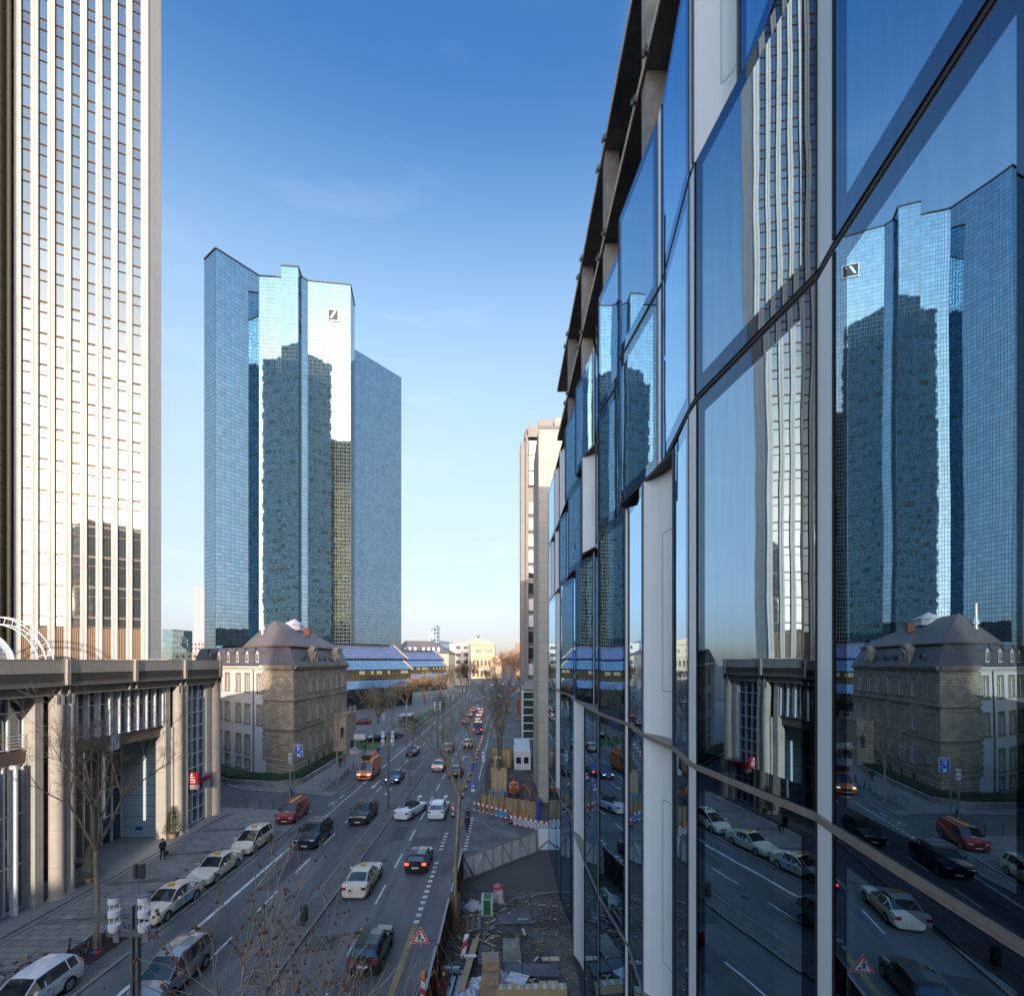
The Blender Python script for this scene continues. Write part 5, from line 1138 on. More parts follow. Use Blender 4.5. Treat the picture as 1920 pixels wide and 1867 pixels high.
    if lod < 2:
        g = MB(); g.box(-.42, .42, y0-.012, y0+.05, .47, .60 if kind != 'bigvan' else .78); g.box(-.6, .6, y0-.008, y0+.05, .24, .32); g.build('grille', trim_b, E, world=False)
        for sgn in (1, -1):
            mr = MB(); a, b = sorted((sgn*(W+.02), sgn*(W+.20))); ym = st[c0][0]+.35; zm = st[c0][2]+.02; mr.box(a, b, ym, ym+.12, zm, zm+.15); mr.build('side_mirror', trim_b if kind in ('cargo', 'bigvan') else m, E, world=False)
            sm = MB(); xs = sgn*(W+.003)
            for yy in (-.55, .45, 1.25) if kind not in ('hatch', 'bigvan') else (-.6, .55): 
                a, b = sorted((xs, xs-sgn*.06)); sm.box(a, b, yy, yy+.015, .38, st[c0+1][2]*.80)
            for yy in (.1, .95): a, b = sorted((xs+sgn*.02, xs-sgn*.06)); sm.box(a, b, yy, yy+.18, st[c0+1][2]*.80, st[c0+1][2]*.80+.03)
            sm.build('door_seams', trim_b, E, world=False)
    if rails:
        r = MB()
        for sgn in (1, -1): xr = sgn*(st[c0+2][4]-.04); r.tube((xr, st[c0+1][0]+.25, st[c0+1][3]+.07), (xr, st[c1-1][0], st[c1-1][3]+.07), .025, n=5)
        if rails > 1:
            for yy in (-.0, .35, 1.0, 1.3): r.box(-.66, .66, yy, yy+.08, st[c0+2][3]+.05, st[c0+2][3]+.11)
        r.build('roof_rail', steel if rails < 3 else trim_b, E, world=False)
    if taxi:
        t_ = MB(); zt = st[c0+2][3]+.03; t_.box(-.2, .2, .12, .26, zt, zt+.15); to = t_.build('roof_sign', yellow_m, E, world=False)
        for s_ in (-1, 1): 
            o = text('TAXI', .12, trim_b, to, (0, .19+s_*.075, zt+.075), (-s_, 0, 0), name='roof_lettering', depth=.002); o.location = (0, .19+s_*.075, zt+.075)
    E.location = (x, y, z); E.rotation_euler = (0, 0, (pi if away else 0)+radians(yaw)); return E
cream_p = paint('taxi_cream', (.78, .72, .56)); navy = paint('navy', (.008, .012, .035), .3); blackp = paint('black', (.01, .01, .012), .2); brownp = paint('brown', (.035, .025, .022), .4)
silver = paint('silver', (.38, .41, .44), .6); whitep = paint('white', (.75, .78, .82)); orangep = paint('orange', (.85, .20, .02)); redp = paint('dark_red', (.30, .01, .02)); bluep = paint('blue', (.02, .06, .16), .4); vanblue = paint('van_blue', (.015, .04, .16)); greyp = paint('grey', (.12, .12, .13), .5)
PZ = .13
c = car('estate_car', 'white estate car parked at the lower left corner beside the bicycles', 'car', 'wagon', whitep, -22.15, 23.5, z=PZ, rails=0)
c = car('taxi', 'cream taxi saloon with a light blue advert on its doors, nearest of the taxi rank', 'taxi', 'sedan', cream_p, -21.80, 33.0, z=PZ, taxi=True, group='taxis waiting at the kerb')
ad = MB()
for sgn in (1, -1):
    x = sgn*.9255; ad.poly([(x, -.75, .40), (x, 1.0, .40), (x, 1.05, .84), (x, -.8, .84)]); ad.poly([(x+sgn*.001, -.6, .42), (x+sgn*.001, -.2, .42), (x+sgn*.001, -.1, .82), (x+sgn*.001, -.55, .82)], 1)
ad.poly([(.927, .25, .45), (.927, .35, .45), (.927, .35, .8), (.927, .25, .8)], 2)
ad.build('door_adverts', [mat('advert_blue', (.22, .48, .70), .4, var=.05), mat('advert_green', (.35, .42, .05), .5, var=.2), mat('advert_brown', (.2, .1, .05), .5)], c, world=False)
car('taxi', 'plain cream taxi saloon standing second in the rank behind the one with the blue advert', 'taxi', 'sedan', cream_p, -21.85, 38.4, z=PZ, taxi=True, group='taxis waiting at the kerb')
c = car('taxi', 'cream estate taxi with red lettering on its doors, third in the rank', 'taxi', 'minivan', cream_p, -21.85, 44.1, z=PZ, taxi=True, group='taxis waiting at the kerb')
text('Taxi', .26, red_m, c, (0, 0, 0), (0, 1, 0), name='door_lettering', depth=.002).location = (.918, .35, .66)
c = car('delivery_van', 'dark red van with a yellow roof stripe and yellow lettering, parked behind the taxis', 'van', 'cargo', redp, -21.75, 52.2, z=PZ, blind=True)
s = MB(); s.box(-.17, .17, -.7, 2.05, 1.80, 1.845); s.poly([(-.17, -2.0, .94), (.17, -2.0, .94), (.17, -1.42, 1.17), (-.17, -1.42, 1.17)]); s.build('yellow_stripe', mat('stripe_yellow', (.72, .45, .06), .45), c, world=False)
text('DOWNTOWN', .42, MATS['stripe_yellow'], c, (0, 0, 0), (0, .94, .33), (0, -.33, .94), name='side_lettering', depth=.002, bold=True).location = (.925, .45, 1.0)
car('suv', 'dark navy off-road car with roof bars driving beside the taxi rank', 'car', 'suv', navy, -17.25, 46.0, rails=2, lights=0)
car('suv', 'dark brown off-road car driving on the lane next to the median', 'car', 'suv', brownp, -14.6, 52.5, rails=1)
c = car('crew_van', 'orange high roof service van with a folded lifting arm on its roof', 'van', 'bigvan', orangep, -19.2, 71.8, lights=1, blind=True)
a = MB(); a.tube((.2, 2.6, 2.75), (-.1, -.4, 2.95), .13, n=6); a.box(-.75, .35, -1.3, -.5, 2.65, 3.15, 1); a.tube((.2, 2.6, 2.6), (.2, 2.6, 3.2), .15, n=6); a.build('lifting_arm', [orangep, trim_b], c, world=False)
s = MB()
for sgn in (-1, 1): s.poly([(sgn*.52+.1*cos(k*pi/4), -2.72+.1*sin(k*pi/4), 1.10+.08*sin(k*pi/4)) for k in range(8)])
s.build('warning_patch', white_m, c, world=False)
text('', .2, white_m, c, (0, 0, 0), (0, 1, 0)) if False else None
c = car('saloon_car', 'grey blue saloon driving behind the brown off-road car', 'car', 'sedan', bluep, -15.0, 69.4, lights=1, rails=1)
car('saloon_car', 'dark blue saloon alone on the left carriageway beyond the orange van', 'car', 'sedan', navy, -16.2, 89.3)
c = car('taxi', 'cream taxi saloon driving away on the lane right of the median', 'taxi', 'sedan', cream_p, -10.3, 36.9, away=True, taxi=True)
s = MB()
for sgn in (1, -1): s.poly([(sgn*.9255, -.6, .42), (sgn*.9255, 1.1, .42), (sgn*.9255, 1.1, .66), (sgn*.9255, -.6, .6)])
s.build('yellow_advert', yellow_m, c, world=False)
c = car('small_car', 'small black hatchback with lit tail lamps driving away in the middle of the right carriageway', 'car', 'hatch', blackp, -6.85, 40.5, away=True, lights=2)
car('hatchback', 'black hatchback at the bottom edge, half covered by bare twigs', 'car', 'hatch', blackp, -7.35, 28.0, away=True, lights=0)
car('people_carrier', 'silver people carrier at the bottom edge left of the median, behind twigs', 'car', 'minivan', silver, -16.75, 25.6, rails=1)
car('convertible', 'white open convertible with black cabin waiting in the left of two lanes', 'car', 'sedan', whitep, -10.0, 54.0, away=True, yaw=-16, open_top=True)
car('estate_car', 'white estate car beside the open convertible', 'car', 'wagon', whitep, -7.1, 54.1, away=True, rails=1)
car('saloon_car', 'silver saloon with lit brake lamps near the median', 'car', 'sedan', silver, -10.0, 77.0, away=True, lights=2)
car('saloon_car', 'black saloon right of the silver one with lit brake lamps', 'car', 'sedan', blackp, -7.05, 73.0, away=True, lights=2)
car('estate_car', 'dark brown estate car near the median next to a leafy bare tree', 'car', 'wagon', brownp, -10.3, 92.0, away=True, rails=1)
car('hatchback', 'dark red hatchback following the blue van', 'car', 'wagon', paint('deep_red', (.05, .01, .012)), -7.05, 97.0, away=True)
c = car('delivery_van', 'dark blue panel van beside the warning beacons', 'van', 'bigvan', vanblue, -6.2, 116.6, away=True, lights=2, blind=True)
# the queue further off: (x, y, kind, paint, away, lights, label)
Q = [(-10.4, 133, 'hatch', blackp, 1, 2, 'black hatchback heading the near queue beside the median'), (-7.6, 139, 'wagon', greyp, 1, 2, 'grey estate car just in front of the blue panel van'), (-10.6, 150.5, 'hatch', redp, 1, 2, 'dark red hatchback in the queue with bright brake lamps'),
 (-10.4, 164.5, 'wagon', blackp, 1, 2, 'black estate car with bright brake lamps in the queue'), (-7.7, 150, 'sedan', whitep, 1, 2, 'white saloon in the right queue lane'), (-7.6, 158, 'hatch', silver, 1, 2, 'silver hatchback in the right queue lane'), (-8.2, 168, 'sedan', whitep, 1, 2, 'white saloon far up the right queue lane'),
 (-9.6, 171, 'wagon', silver, 1, 0, 'silver estate car beyond the black one'), (-11.0, 206, 'sedan', bluep, 0, 0, 'blue saloon coming round the end of the median'), (-10.7, 216, 'wagon', whitep, 0, 0, 'white estate car behind the blue saloon at the median end'), (-7.0, 210, 'sedan', cream_p, 0, 0, 'pale taxi coloured saloon at the median end'),
 (-9.2, 228, 'sedan', whitep, 0, 0, 'white saloon in the oncoming bunch'), (-8.3, 240, 'sedan', blackp, 0, 0, 'black saloon in the oncoming bunch'), (-7.2, 252, 'wagon', silver, 0, 0, 'silver estate car in the oncoming bunch'), (-2.2, 226, 'hatch', greyp, 1, 0, 'grey hatchback on the right turn lanes'),
 (7.2, 262, 'sedan', redp, 1, 2, 'bright red saloon on the far right lane'), (7.9, 275, 'wagon', whitep, 1, 0, 'white estate car ahead of the red saloon'), (2.0, 266, 'sedan', redp, 1, 2, 'dark red saloon on the far inner lane'), (3.4, 282, 'suv', greyp, 1, 2, 'grey off-road car on the far inner lane'),
 (-9.2, 345, 'sedan', whitep, 0, 0, 'white saloon on the far bend'), (-6.6, 352, 'sedan', blackp, 0, 0, 'black saloon on the far bend'), (-2.0, 358, 'wagon', whitep, 0, 0, 'white estate car on the far bend'), (1.0, 345, 'sedan', silver, 1, 0, 'silver saloon at the far bend'), (5.0, 350, 'hatch', whitep, 1, 0, 'white hatchback at the far bend'),
 (10, 350, 'sedan', silver, 1, 0, 'silver saloon far right of the bend'), (14, 356, 'wagon', silver, 1, 0, 'silver estate car far right of the bend'), (-12, 405, 'sedan', redp, 0, 0, 'red saloon in front of the opera house'), (-7, 408, 'sedan', blackp, 0, 0, 'black saloon in front of the opera house'), (-16, 404, 'wagon', blackp, 0, 0, 'black estate car left in front of the opera house'),
 (-26.5, 102, 'sedan', navy, 0, 0, 'dark saloon parked on the forecourt in front of the sloped glass offices'), (-24.0, 106.5, 'sedan', bluep, 0, 0, 'dark blue saloon parked beside the forecourt lawn'), (-37, 131, 'wagon', redp, 0, 0, 'dark red estate car parked under the sloped glass offices'), (-3.2, 240, 'sedan', whitep, 0, 0, 'white saloon beyond the tall dark bare tree')]
NM = {'sedan': 'saloon_car', 'wagon': 'estate_car', 'hatch': 'hatchback', 'suv': 'suv'}
for i, (x, y, k, m, aw, li, lb) in enumerate(Q):
    car(NM[k], lb, 'car', k, m, x, y, away=bool(aw), lights=li, lod=2 if y > 120 else 1, yaw=(-75 if x < -30 else (-60 if x < -22 else 0)), z=.13 if x < -21 else .012, group='cars queueing in the distance' if x > -20 else None)
# yellow lorry and red hoist on the right
E = empty('box_lorry', (0, 157, 0), 'yellow lorry with a silver rear door standing at the right kerb', 'lorry')
MB().box(-1.3, 1.1, 156, 163, .9, 4.0).build('body', yellow_m, E); MB().box(-.9, .7, 155.9, 155.99, 2.3, 3.7).build('rear_door', silver, E); MB().box(-.9, .7, 155.9, 155.99, 1.1, 1.9).build('rear_shutter', silver, E)
for x in (-1.1, .7): 
    for y in (157, 161.5): MB().tube((x, y, .5), (x+.3, y, .5), .5, n=12).build('wheel', tyre_m, E)
MB().box(-1.2, 1.0, 163.05, 165, .6, 3.0).build('cab', yellow_m, E)
E = empty('red_hoarding', (5.2, 158, 0), 'red hoarding with a white post right of the yellow lorry', 'hoarding')
MB().box(3.6, 4.4, 157, 157.2, .1, 4.6).build('panel', red_m, E); MB().box(5.0, 6.0, 157, 157.2, .1, 4.4).build('panel', red_m, E); MB().box(4.45, 4.95, 156.8, 157, .1, 5).build('post', white_m, E)
tag(MB().box(2.6, 10, 140, 140.4, .1, 1.6).build('concrete_wall', concrete), 'low grey concrete wall in front of the red hoarding', 'wall')

# ================================================================ street furniture
lamp_white = mat('lamp_glass_white', (.72, .74, .76), .35, var=.05, coat=.3); lamp_top = mat('lamp_cap', (.16, .18, .21), .5, metal=.4)
def lamp_head(E, x, y, z, r=.21):
    """tiered white drum: cap, three rings and the four rods between"""
    o = MB().lathe((x, y, z), [(.02, 0), (r*.75, .01), (r, .1), (r, .26), (r*.9, .27)], 16).build('lamp_drum', lamp_white, E, smooth=True)
    m = MB(); 
    for zz, h in ((.55, .2), (1.02, .2)): m.lathe((x, y, z+zz), [(r*.9, -.01), (r, 0), (r, h), (r*.9, h+.01)], 16)
    m.build('lamp_ring', lamp_white, o, smooth=True); k = MB()
    for a in (.6, 2.2, 3.7, 5.3): k.tube((x+r*.72*cos(a), y+r*.72*sin(a), z+.2), (x+r*.72*cos(a), y+r*.72*sin(a), z+1.25), .018, n=5)
    k.build('rod', white_m, o); MB().lathe((x, y, z+1.24), [(r*1.02, 0), (r*1.04, .03), (.02, .07)], 16).build('cap', lamp_top, o)
    return o
def big_lamp(x, y, H, label, single=False, group='tall double street lamps'):
    E = empty('street_lamp', (x, y, 0), label, 'street lamp', group)
    p = MB(); s = .065
    if single: p.tube((x, y, 0), (x, y, H-1.3), .1, .09, 10)
    else:
        p.box(x-.14, x-.05, y-.09, y+.09, .1, H); p.box(x+.05, x+.14, y-.09, y+.09, .1, H); p.box(x-.05, x+.05, y-.05, y+.05, .1, H-.15, 1)
    p.build('pole', [steel if single else mat('lamp_pole_steel', (.20, .21, .22), .45, metal=.5, var=.1), trim_b], E)
    if single: lamp_head(E, x, y, H-1.3)
    else:
        MB().box(x-.85, x+.85, y-.2, y-.1, H-1.02, H-.80).build('cross_arm', MATS['lamp_pole_steel'], E)
        for sx in (-.52, .52):
            MB().box(x+sx-.1, x+sx+.1, y-.24, y-.2, H-1.2, H-.78).build('bracket', steel, E); lamp_head(E, x+sx*1.0, y-.3, H-.78, .2)
    MB().lathe((x, y, 0), [(.3, .01), (.3, .25), (.2, .3)], 12).build('base', concrete_d, E); return E
LL = ['double headed street lamp in the lower left foreground, before the nearest taxi', 'double headed street lamp on the median beside the convertible', 'double headed street lamp on the median above the leafy bare tree', 'fourth double headed street lamp along the median', 'fifth double headed street lamp along the median', 'far double headed street lamp where the queue stands']
big_lamp(-13.15, 18.1, 7.55, LL[0])
for (y, lb) in zip((55.4, 95.5, 118, 151), LL[1:]): big_lamp(-12.75, y, 8.25, lb)
for (x, y, h, lb) in ((-24.7, 58.4, 5.8, 'single drum street lamp beside the blue parking sign'), (-23.0, 96, 6.4, 'single drum street lamp by the forecourt lawn'), (-22.8, 117, 6.4, 'single drum street lamp at the start of the long planter'), (-2.4, 55.6, 6.5, 'single drum street lamp behind the red and white barrier'), (-21.8, 150, 6.4, 'single drum street lamp halfway along the planter'), (-21.6, 185, 6.4, 'single drum street lamp at the far end of the planter'), (4.5, 190, 6.4, 'single drum street lamp on the right side near the bend')):
    big_lamp(x, y, h, lb, single=True, group='single street lamps')
# parking guidance sign
E = empty('parking_sign', (-24.35, 60.0, 0), 'blue parking sign with white P on a grey pole before the stone corner', 'sign')
MB().tube((-24.9, 60, .1), (-24.9, 60, 6.6), .07, n=8).build('pole', steel, E)
MB().box(-24.8, -23.85, 59.9, 59.98, 5.0, 6.45).build('sign_back', white_m, E); pb_ = MB().box(-24.75, -23.9, 59.87, 59.9, 5.05, 6.4).build('blue_panel', blue_m, E)
text('P', .62, white_m, E, (-24.35, 59.86, 5.87), (1, 0, 0), name='letter_p', depth=.003, bold=True)
text('Taunus', .21, white_m, E, (-24.33, 59.86, 5.42), (1, 0, 0), name='car_park_name', depth=.003)
text('FREI', .17, mat('sign_lime', (.55, .8, .35), .5, emit=.5, var=0), E, (-24.33, 59.86, 5.2), (1, 0, 0), name='free_display', depth=.003, bold=True)
s = MB(); n = 8
for k in range(n):
    a0, a1 = pi*.22+pi*.56*k/n, pi*.22+pi*.56*(k+1)/n
    s.poly([(-24.33+.42*cos(a), 59.862, 5.92+r*sin(a)) for a, r in ((a0, .42), (a1, .42), (a1, .34), (a0, .34))][::-1])
s.poly([(-24.2, 59.861, 5.62), (-24.02, 59.861, 5.52), (-24.02, 59.861, 5.72)]); s.poly([(-24.02, 59.861, 5.58), (-23.95, 59.861, 5.58), (-23.95, 59.861, 5.66), (-24.02, 59.861, 5.66)]); s.build('roof_symbol', white_m, E)
MB().tube((-25.1, 60, 6.55), (-25.1, 60, 6.75), .08, .02, 8).build('orange_beacon', orange_lens, E)
# round blue signs by the site entrance
E = empty('footway_sign', (-3.6, 56.2, 0), 'round blue footway sign with a white plate below, at the site barrier', 'sign')
MB().tube((-3.6, 56.2, 0), (-3.6, 56.2, 2.9), .03, n=6).build('pole', steel, E)
d = MB(); d.tube((-3.6, 56.17, 2.55), (-3.6, 56.13, 2.55), .31, n=20); d.build('blue_disc', blue_m, E)
s = MB(); 
for sx in (-.09, .09): s.tube((-3.6+sx, 56.125, 2.66), (-3.6+sx, 56.12, 2.66), .04, n=8); s.box(-3.6+sx-.05, -3.6+sx+.05, 56.12, 56.125, 2.38, 2.61)
s.build('figure_symbol', white_m, E); MB().box(-3.82, -3.38, 56.12, 56.15, 1.9, 2.17).build('white_plate', white_m, E)
E = empty('lane_sign', (-3.75, 58.0, 0), 'blue panel sign with a pointed lower edge just above the round footway sign', 'sign')
MB().tube((-3.75, 58, 0), (-3.75, 58, 4.4), .03, n=6).build('pole', steel, E)
d = MB(); P_ = [(-.35, 0), (-.35, -.28), (0, -.62), (.35, -.28), (.35, 0)]; d.poly([(-3.75+a, 57.95, 4.5+b) for a, b in P_][::-1]); d.poly([(-3.75+a, 57.97, 4.5+b) for a, b in P_]); d.build('blue_panel', blue_m, E)
# roadworks triangle
E = empty('roadworks_sign', (-3.35, 22.6, 0), 'triangular red bordered roadworks sign showing a digging figure, on a thin pole', 'sign')
tx, ty, tz = -4.4, 26.3, 1.95
P0 = Vector(G(845-25, 1795+30))
MB().tube((-4.05, 26.2, .02), (-4.4, 26.35, 2.1), .025, n=6).build('pole', steel, E)
def tri(mb, s, y, m=0, dz=0): mb.poly([(tx-s*.5, y, tz-s*.29+dz), (tx+s*.5, y, tz-s*.29+dz), (tx, y, tz+s*.577+dz)], m)
d = MB(); tri(d, 1.02, ty); tri(d, 1.02, ty+.02); d.build('white_edge', white_m, E)
d = MB(); tri(d, .97, ty-.004); d.build('red_border', mat('sign_red', (.7, .06, .03), .4, var=0), E)
d = MB(); tri(d, .68, ty-.008); d.build('white_field', white_m, E)
d = MB(); yy = ty-.012
def pg(pts): d.poly([(tx+a, yy, tz+b) for a, b in pts])
pg([(.02, -.15), (.24, -.15), (.13, -.04)]); pg([(-.10, .16), (-.02, .20), (-.01, .05), (-.08, .02)]); pg([(-.09, .03), (-.02, .04), (-.12, -.15), (-.17, -.15)]); pg([(-.06, .03), (-.02, .03), (.0, -.15), (-.05, -.15)]); pg([(-.02, .19), (.08, .02), (.05, .01), (-.05, .15)])
pg([(-.03+.045*cos(a*pi/4), .25+.045*sin(a*pi/4)) for a in range(8)]); pg([(-.16, .1), (-.14, .13), (.1, -.06), (.08, -.09)]); d.build('digger_symbol', trim_b, E)
MB().box(-4.25, -3.85, 26.0, 26.4, .01, .12).build('foot', black, E)
# red and white guidance beacons
def stripe_panel(E, c, t, w_, h, z, m, th=.03, name='board', nrm=None):
    t = Vector((t[0], t[1])).normalized(); n_ = Vector((t.y, -t.x)); c = Vector(c); mb = MB(); a = c-t*w_/2; b = c+t*w_/2
    mb.prism([a, b, b-n_*th, a-n_*th], z, z+h); return mb.build(name, m, E)
rw = stripes('red_white_diagonal', (.62, .03, .03), (.78, .78, .76), .5, radians(50)); rw2 = stripes('red_white_diagonal_left', (.62, .03, .03), (.78, .78, .76), .5, radians(130)); rwv = stripes('red_white_blocks', (.62, .03, .03), (.78, .78, .76), .62, 0)
def beacon(x, y, lamp, label, z=.01, w_=.26, grp='red and white warning beacons', yaw=0, m=None):
    E = empty('warning_beacon', (x, y, z), label, 'beacon', grp); t = (cos(radians(yaw)), sin(radians(yaw)))
    stripe_panel(E, (x, y), t, w_, 1.0, z+.15, m or rw); MB().box(x-.22, x+.22, y-.3, y+.3, z, z+.13).build('foot', black, E)
    if lamp:
        MB().box(x-.07, x+.07, y-.06, y+.06, z+1.16, z+1.30).build('battery_box', yellow_m, E); MB().lathe((x, y, z+1.3), [(.10, 0), (.115, .08), (.10, .17), (.03, .22)], 10).build('amber_lamp', orange_lens, E, smooth=True)
bl = []
for i in range(14):
    y = 60.5+i*4.0; bl.append((-5.15+.018*(y-60)*.6, y, i % 3 == 0))
words = ['first', 'second', 'third', 'fourth', 'fifth', 'sixth', 'seventh', 'eighth', 'ninth', 'tenth', 'eleventh', 'twelfth', 'thirteenth', 'fourteenth']
for i, (x, y, l) in enumerate(bl): beacon(x, y, l, words[i]+' beacon from the near end of the long striped beacon line'+(', with amber lamp' if l else ''))
beacon(-5.5, 53.3, True, 'striped beacon with amber lamp standing alone left of the two pedestrians')
beacon(-3.75, 37.7, True, 'striped beacon with amber lamp left of the slim tree trunk', m=rw2); beacon(-2.95, 38.6, True, 'striped beacon with amber lamp at the foot of the white truss hoarding')
beacon(-3.9, 24.2, True, 'striped beacon with amber lamp and stickers beside the roadworks sign at the bottom')
E = empty('warning_board', (-2.1, 28, 0), 'tilted red and white striped board leaning inside the site near the planks', 'board'); 
mb = MB(); mb.poly([(-2.45, 27.6, .25), (-2.2, 27.6, .25), (-2.0, 27.9, 1.3), (-2.25, 27.9, 1.3)]); mb.build('board', rw2, E); MB().tube((-2.25, 27.75, .02), (-2.2, 27.8, 1.0), .025, n=5).build('stake', steel, E)
# barrier rails and fence grid at the site entrance
def rail(pa, pb, z, h, m, E, name='rail'): 
    mb = MB(); pa = Vector(pa); pb = Vector(pb); t = (pb-pa).normalized(); n_ = Vector((t.y, -t.x)); mb.prism([pa, pb, pb-n_*.04, pa-n_*.04], z, z+h); return mb.build(name, m, E)
E = empty('striped_barrier', (-3.5, 54.8, 0), 'long red and white striped double rail barrier in front of the timber fence', 'barrier')
rail((-3.45, 54.6), (.35, 51.4), .95, .25, rwv, E); rail((-3.45, 54.6), (.35, 51.4), .3, .12, rwv, E)
for x, y in ((-3.45, 54.65), (-1.6, 53.1), (.35, 51.45)): MB().tube((x, y, 0), (x, y, 1.25), .03, n=6).build('post', steel, E)
beacon(.55, 51.0, False, 'striped beacon between the rail barrier and the slatted barrier', yaw=-20)
def slat_barrier(pa, pb, lamps, label):
    E = empty('slatted_barrier', (pa[0], pa[1], 0), label, 'barrier', 'white slatted barriers'); pa = Vector(pa); pb = Vector(pb); t = (pb-pa).normalized(); n_ = Vector((t.y, -t.x)); Ln = (pb-pa).length
    rail(pa, pb, .78, .22, rwv, E, 'striped_top'); rail(pa, pb, .1, .12, rwv, E, 'striped_bottom')
    s = MB(); k = int(Ln/.14)
    for i in range(k+1): q = pa+t*(Ln*i/k); s.prism([q, q+t*.07, q+t*.07-n_*.03, q-n_*.03], .22, .78)
    s.build('slats', white_m, E)
    for u in lamps: q = pa+t*u; MB().box(q.x-.08, q.x+.08, q.y-.06, q.y+.06, 1.0, 1.14).build('battery_box', yellow_m, E); MB().lathe((q.x, q.y, 1.14), [(.11, 0), (.12, .09), (.1, .18), (.03, .23)], 10).build('amber_lamp', orange_lens, E, smooth=True)
slat_barrier((.75, 50.4), (2.55, 49.2), (.15, .9, 1.6), 'white slatted barrier carrying three amber lamps'); slat_barrier((2.6, 49.1), (4.0, 48.2), (), 'white slatted barrier without lamps, touching the glass building')
# white sheet hoarding with steel truss frame
E = empty('truss_hoarding', (-3.15, 37.5, 0), 'white sheet hoarding with a grey triangulated steel frame crossing the site', 'hoarding')
a = Vector((-3.15, 37.6)); b = Vector((2.56, 43.2)); t = (b-a).normalized(); n_ = Vector((t.y, -t.x)); Ln = (b-a).length
mb = MB(); mb.prism([a, b, b-n_*.03, a-n_*.03], .12, 1.78); mb.build('sheet', mat('milky_sheet', (.82, .88, .90), .5, var=.05, scale=1.2, stain=.06), E)
fr = MB(); N_ = 8
for i in range(N_+1):
    q = a+t*(Ln*i/N_)+n_*.05; fr.tube((q.x, q.y, .1), (q.x, q.y, 1.8), .05, n=4)
    if i < N_:
        q2 = a+t*(Ln*(i+1)/N_)+n_*.05; z0, z1 = ((1.75, .15) if i % 2 == 0 else (.15, 1.75)); fr.tube((q.x, q.y, z0), (q2.x, q2.y, z1), .045, n=4)
qa, qb = a+n_*.05, b+n_*.05; fr.tube((qa.x, qa.y, 1.8), (qb.x, qb.y, 1.8), .055, n=6); fr.tube((qa.x, qa.y, .1), (qb.x, qb.y, .1), .04, n=6)
fr.build('steel_frame', mat('hoarding_steel', (.30, .34, .38), .5, metal=.4, var=.1), E)
E = empty('sheet_gate', (2.6, 43.3, 0), 'plain white sheet gate leaf with rusty brace, right end of the truss hoarding', 'gate'); MB().box(2.75, 3.66, 43.5, 43.55, .15, 1.9).build('sheet', MATS['milky_sheet'], E)
mb = MB(); mb.box(2.66, 2.74, 43.35, 43.5, .02, 1.2); mb.tube((2.8, 43.46, .2), (3.6, 43.46, .9), .05, n=4); mb.build('rusty_brace', mat('rust', (.22, .09, .04), .9, var=.3), E)
# dark steel fence panels along the site
E = empty('steel_plate_fence', (-3.4, 28, 0), 'dark steel plate fence with angled top rail between lane and building site', 'fence')
dkp = mat('fence_plate', (.055, .058, .065), .5, metal=.4, var=.25, scale=1.5, stain=.3); rust = MATS['rust']
for i, (y0, y1) in enumerate(((22, 25.3), (25.6, 30.4), (30.6, 34.2), (34.4, 38.4))):
    x = -3.45+.06*i; MB().box(x-.02, x+.02, y0, y1, .05, 2.0).build('plate', dkp, E); MB().box(x-.07, x+.05, y0-.05, y1+.05, 2.0, 2.07).build('top_rail', mat('rail_steel', (.3, .3, .31), .45, metal=.6, var=.1), E)
    for y in (y0+.4, (y0+y1)/2, y1-.4): MB().box(x+.03, x+.10, y, y+.08, .02, 2.0).build('rusty_post', rust, E); MB().tube((x+.9, y, .1), (x+.08, y, 1.8), .035, n=4).build('rusty_brace', rust, E)
tag(MB().prism([(-4.85, 29.6), (-3.75, 29.6), (-3.75, 33.4), (-4.85, 33.4)], .012, .05).build('steel_road_plate', mat('plate_blue_grey', (.10, .105, .13), .5, metal=.3, var=.15, scale=1)), 'blue grey steel plate lying on the lane beside the fence', 'plate')
# timber fences
def plank_fence(pa, pb, h, label, m=None, w_=.2):
    E = empty('timber_fence', (pa[0], pa[1], 0), label, 'fence'); pa = Vector(pa); pb = Vector(pb); t = (pb-pa).normalized(); n_ = Vector((t.y, -t.x)); Ln = (pb-pa).length; mb = MB(); k = int(Ln/w_); random.seed(int(pa.y*10))
    for i in range(k): q = pa+t*(Ln*i/k)+n_*random.uniform(0, .012); mb.prism([q, q+t*(w_-.02), q+t*(w_-.02)-n_*.03, q-n_*.03], .05, h+random.uniform(-.03, .05), random.randint(0, 2))
    mb.build('boards', [m or mat('fence_board', (.34, .24, .11), .8, var=.2, scale=2, vscale=(4, 4, .6)), mat('fence_board_light', (.44, .32, .16), .8, var=.2, scale=2, vscale=(4, 4, .6)), mat('fence_board_dark', (.25, .18, .085), .8, var=.2, scale=2, vscale=(4, 4, .6))], E)
    q = pa-n_*.1; r_ = pb-n_*.1; MB().tube((q.x, q.y, h-.4), (r_.x, r_.y, h-.4), .04, n=4).build('cross_rail', wood_old, E); return E
plank_fence((-2.75, 55.3), (3.45, 52.0), 1.85, 'brown vertical board fence behind the striped barriers'); plank_fence((-2.6, 84.5), (1.3, 84.0), 1.9, 'short brown board fence behind the site cabins')
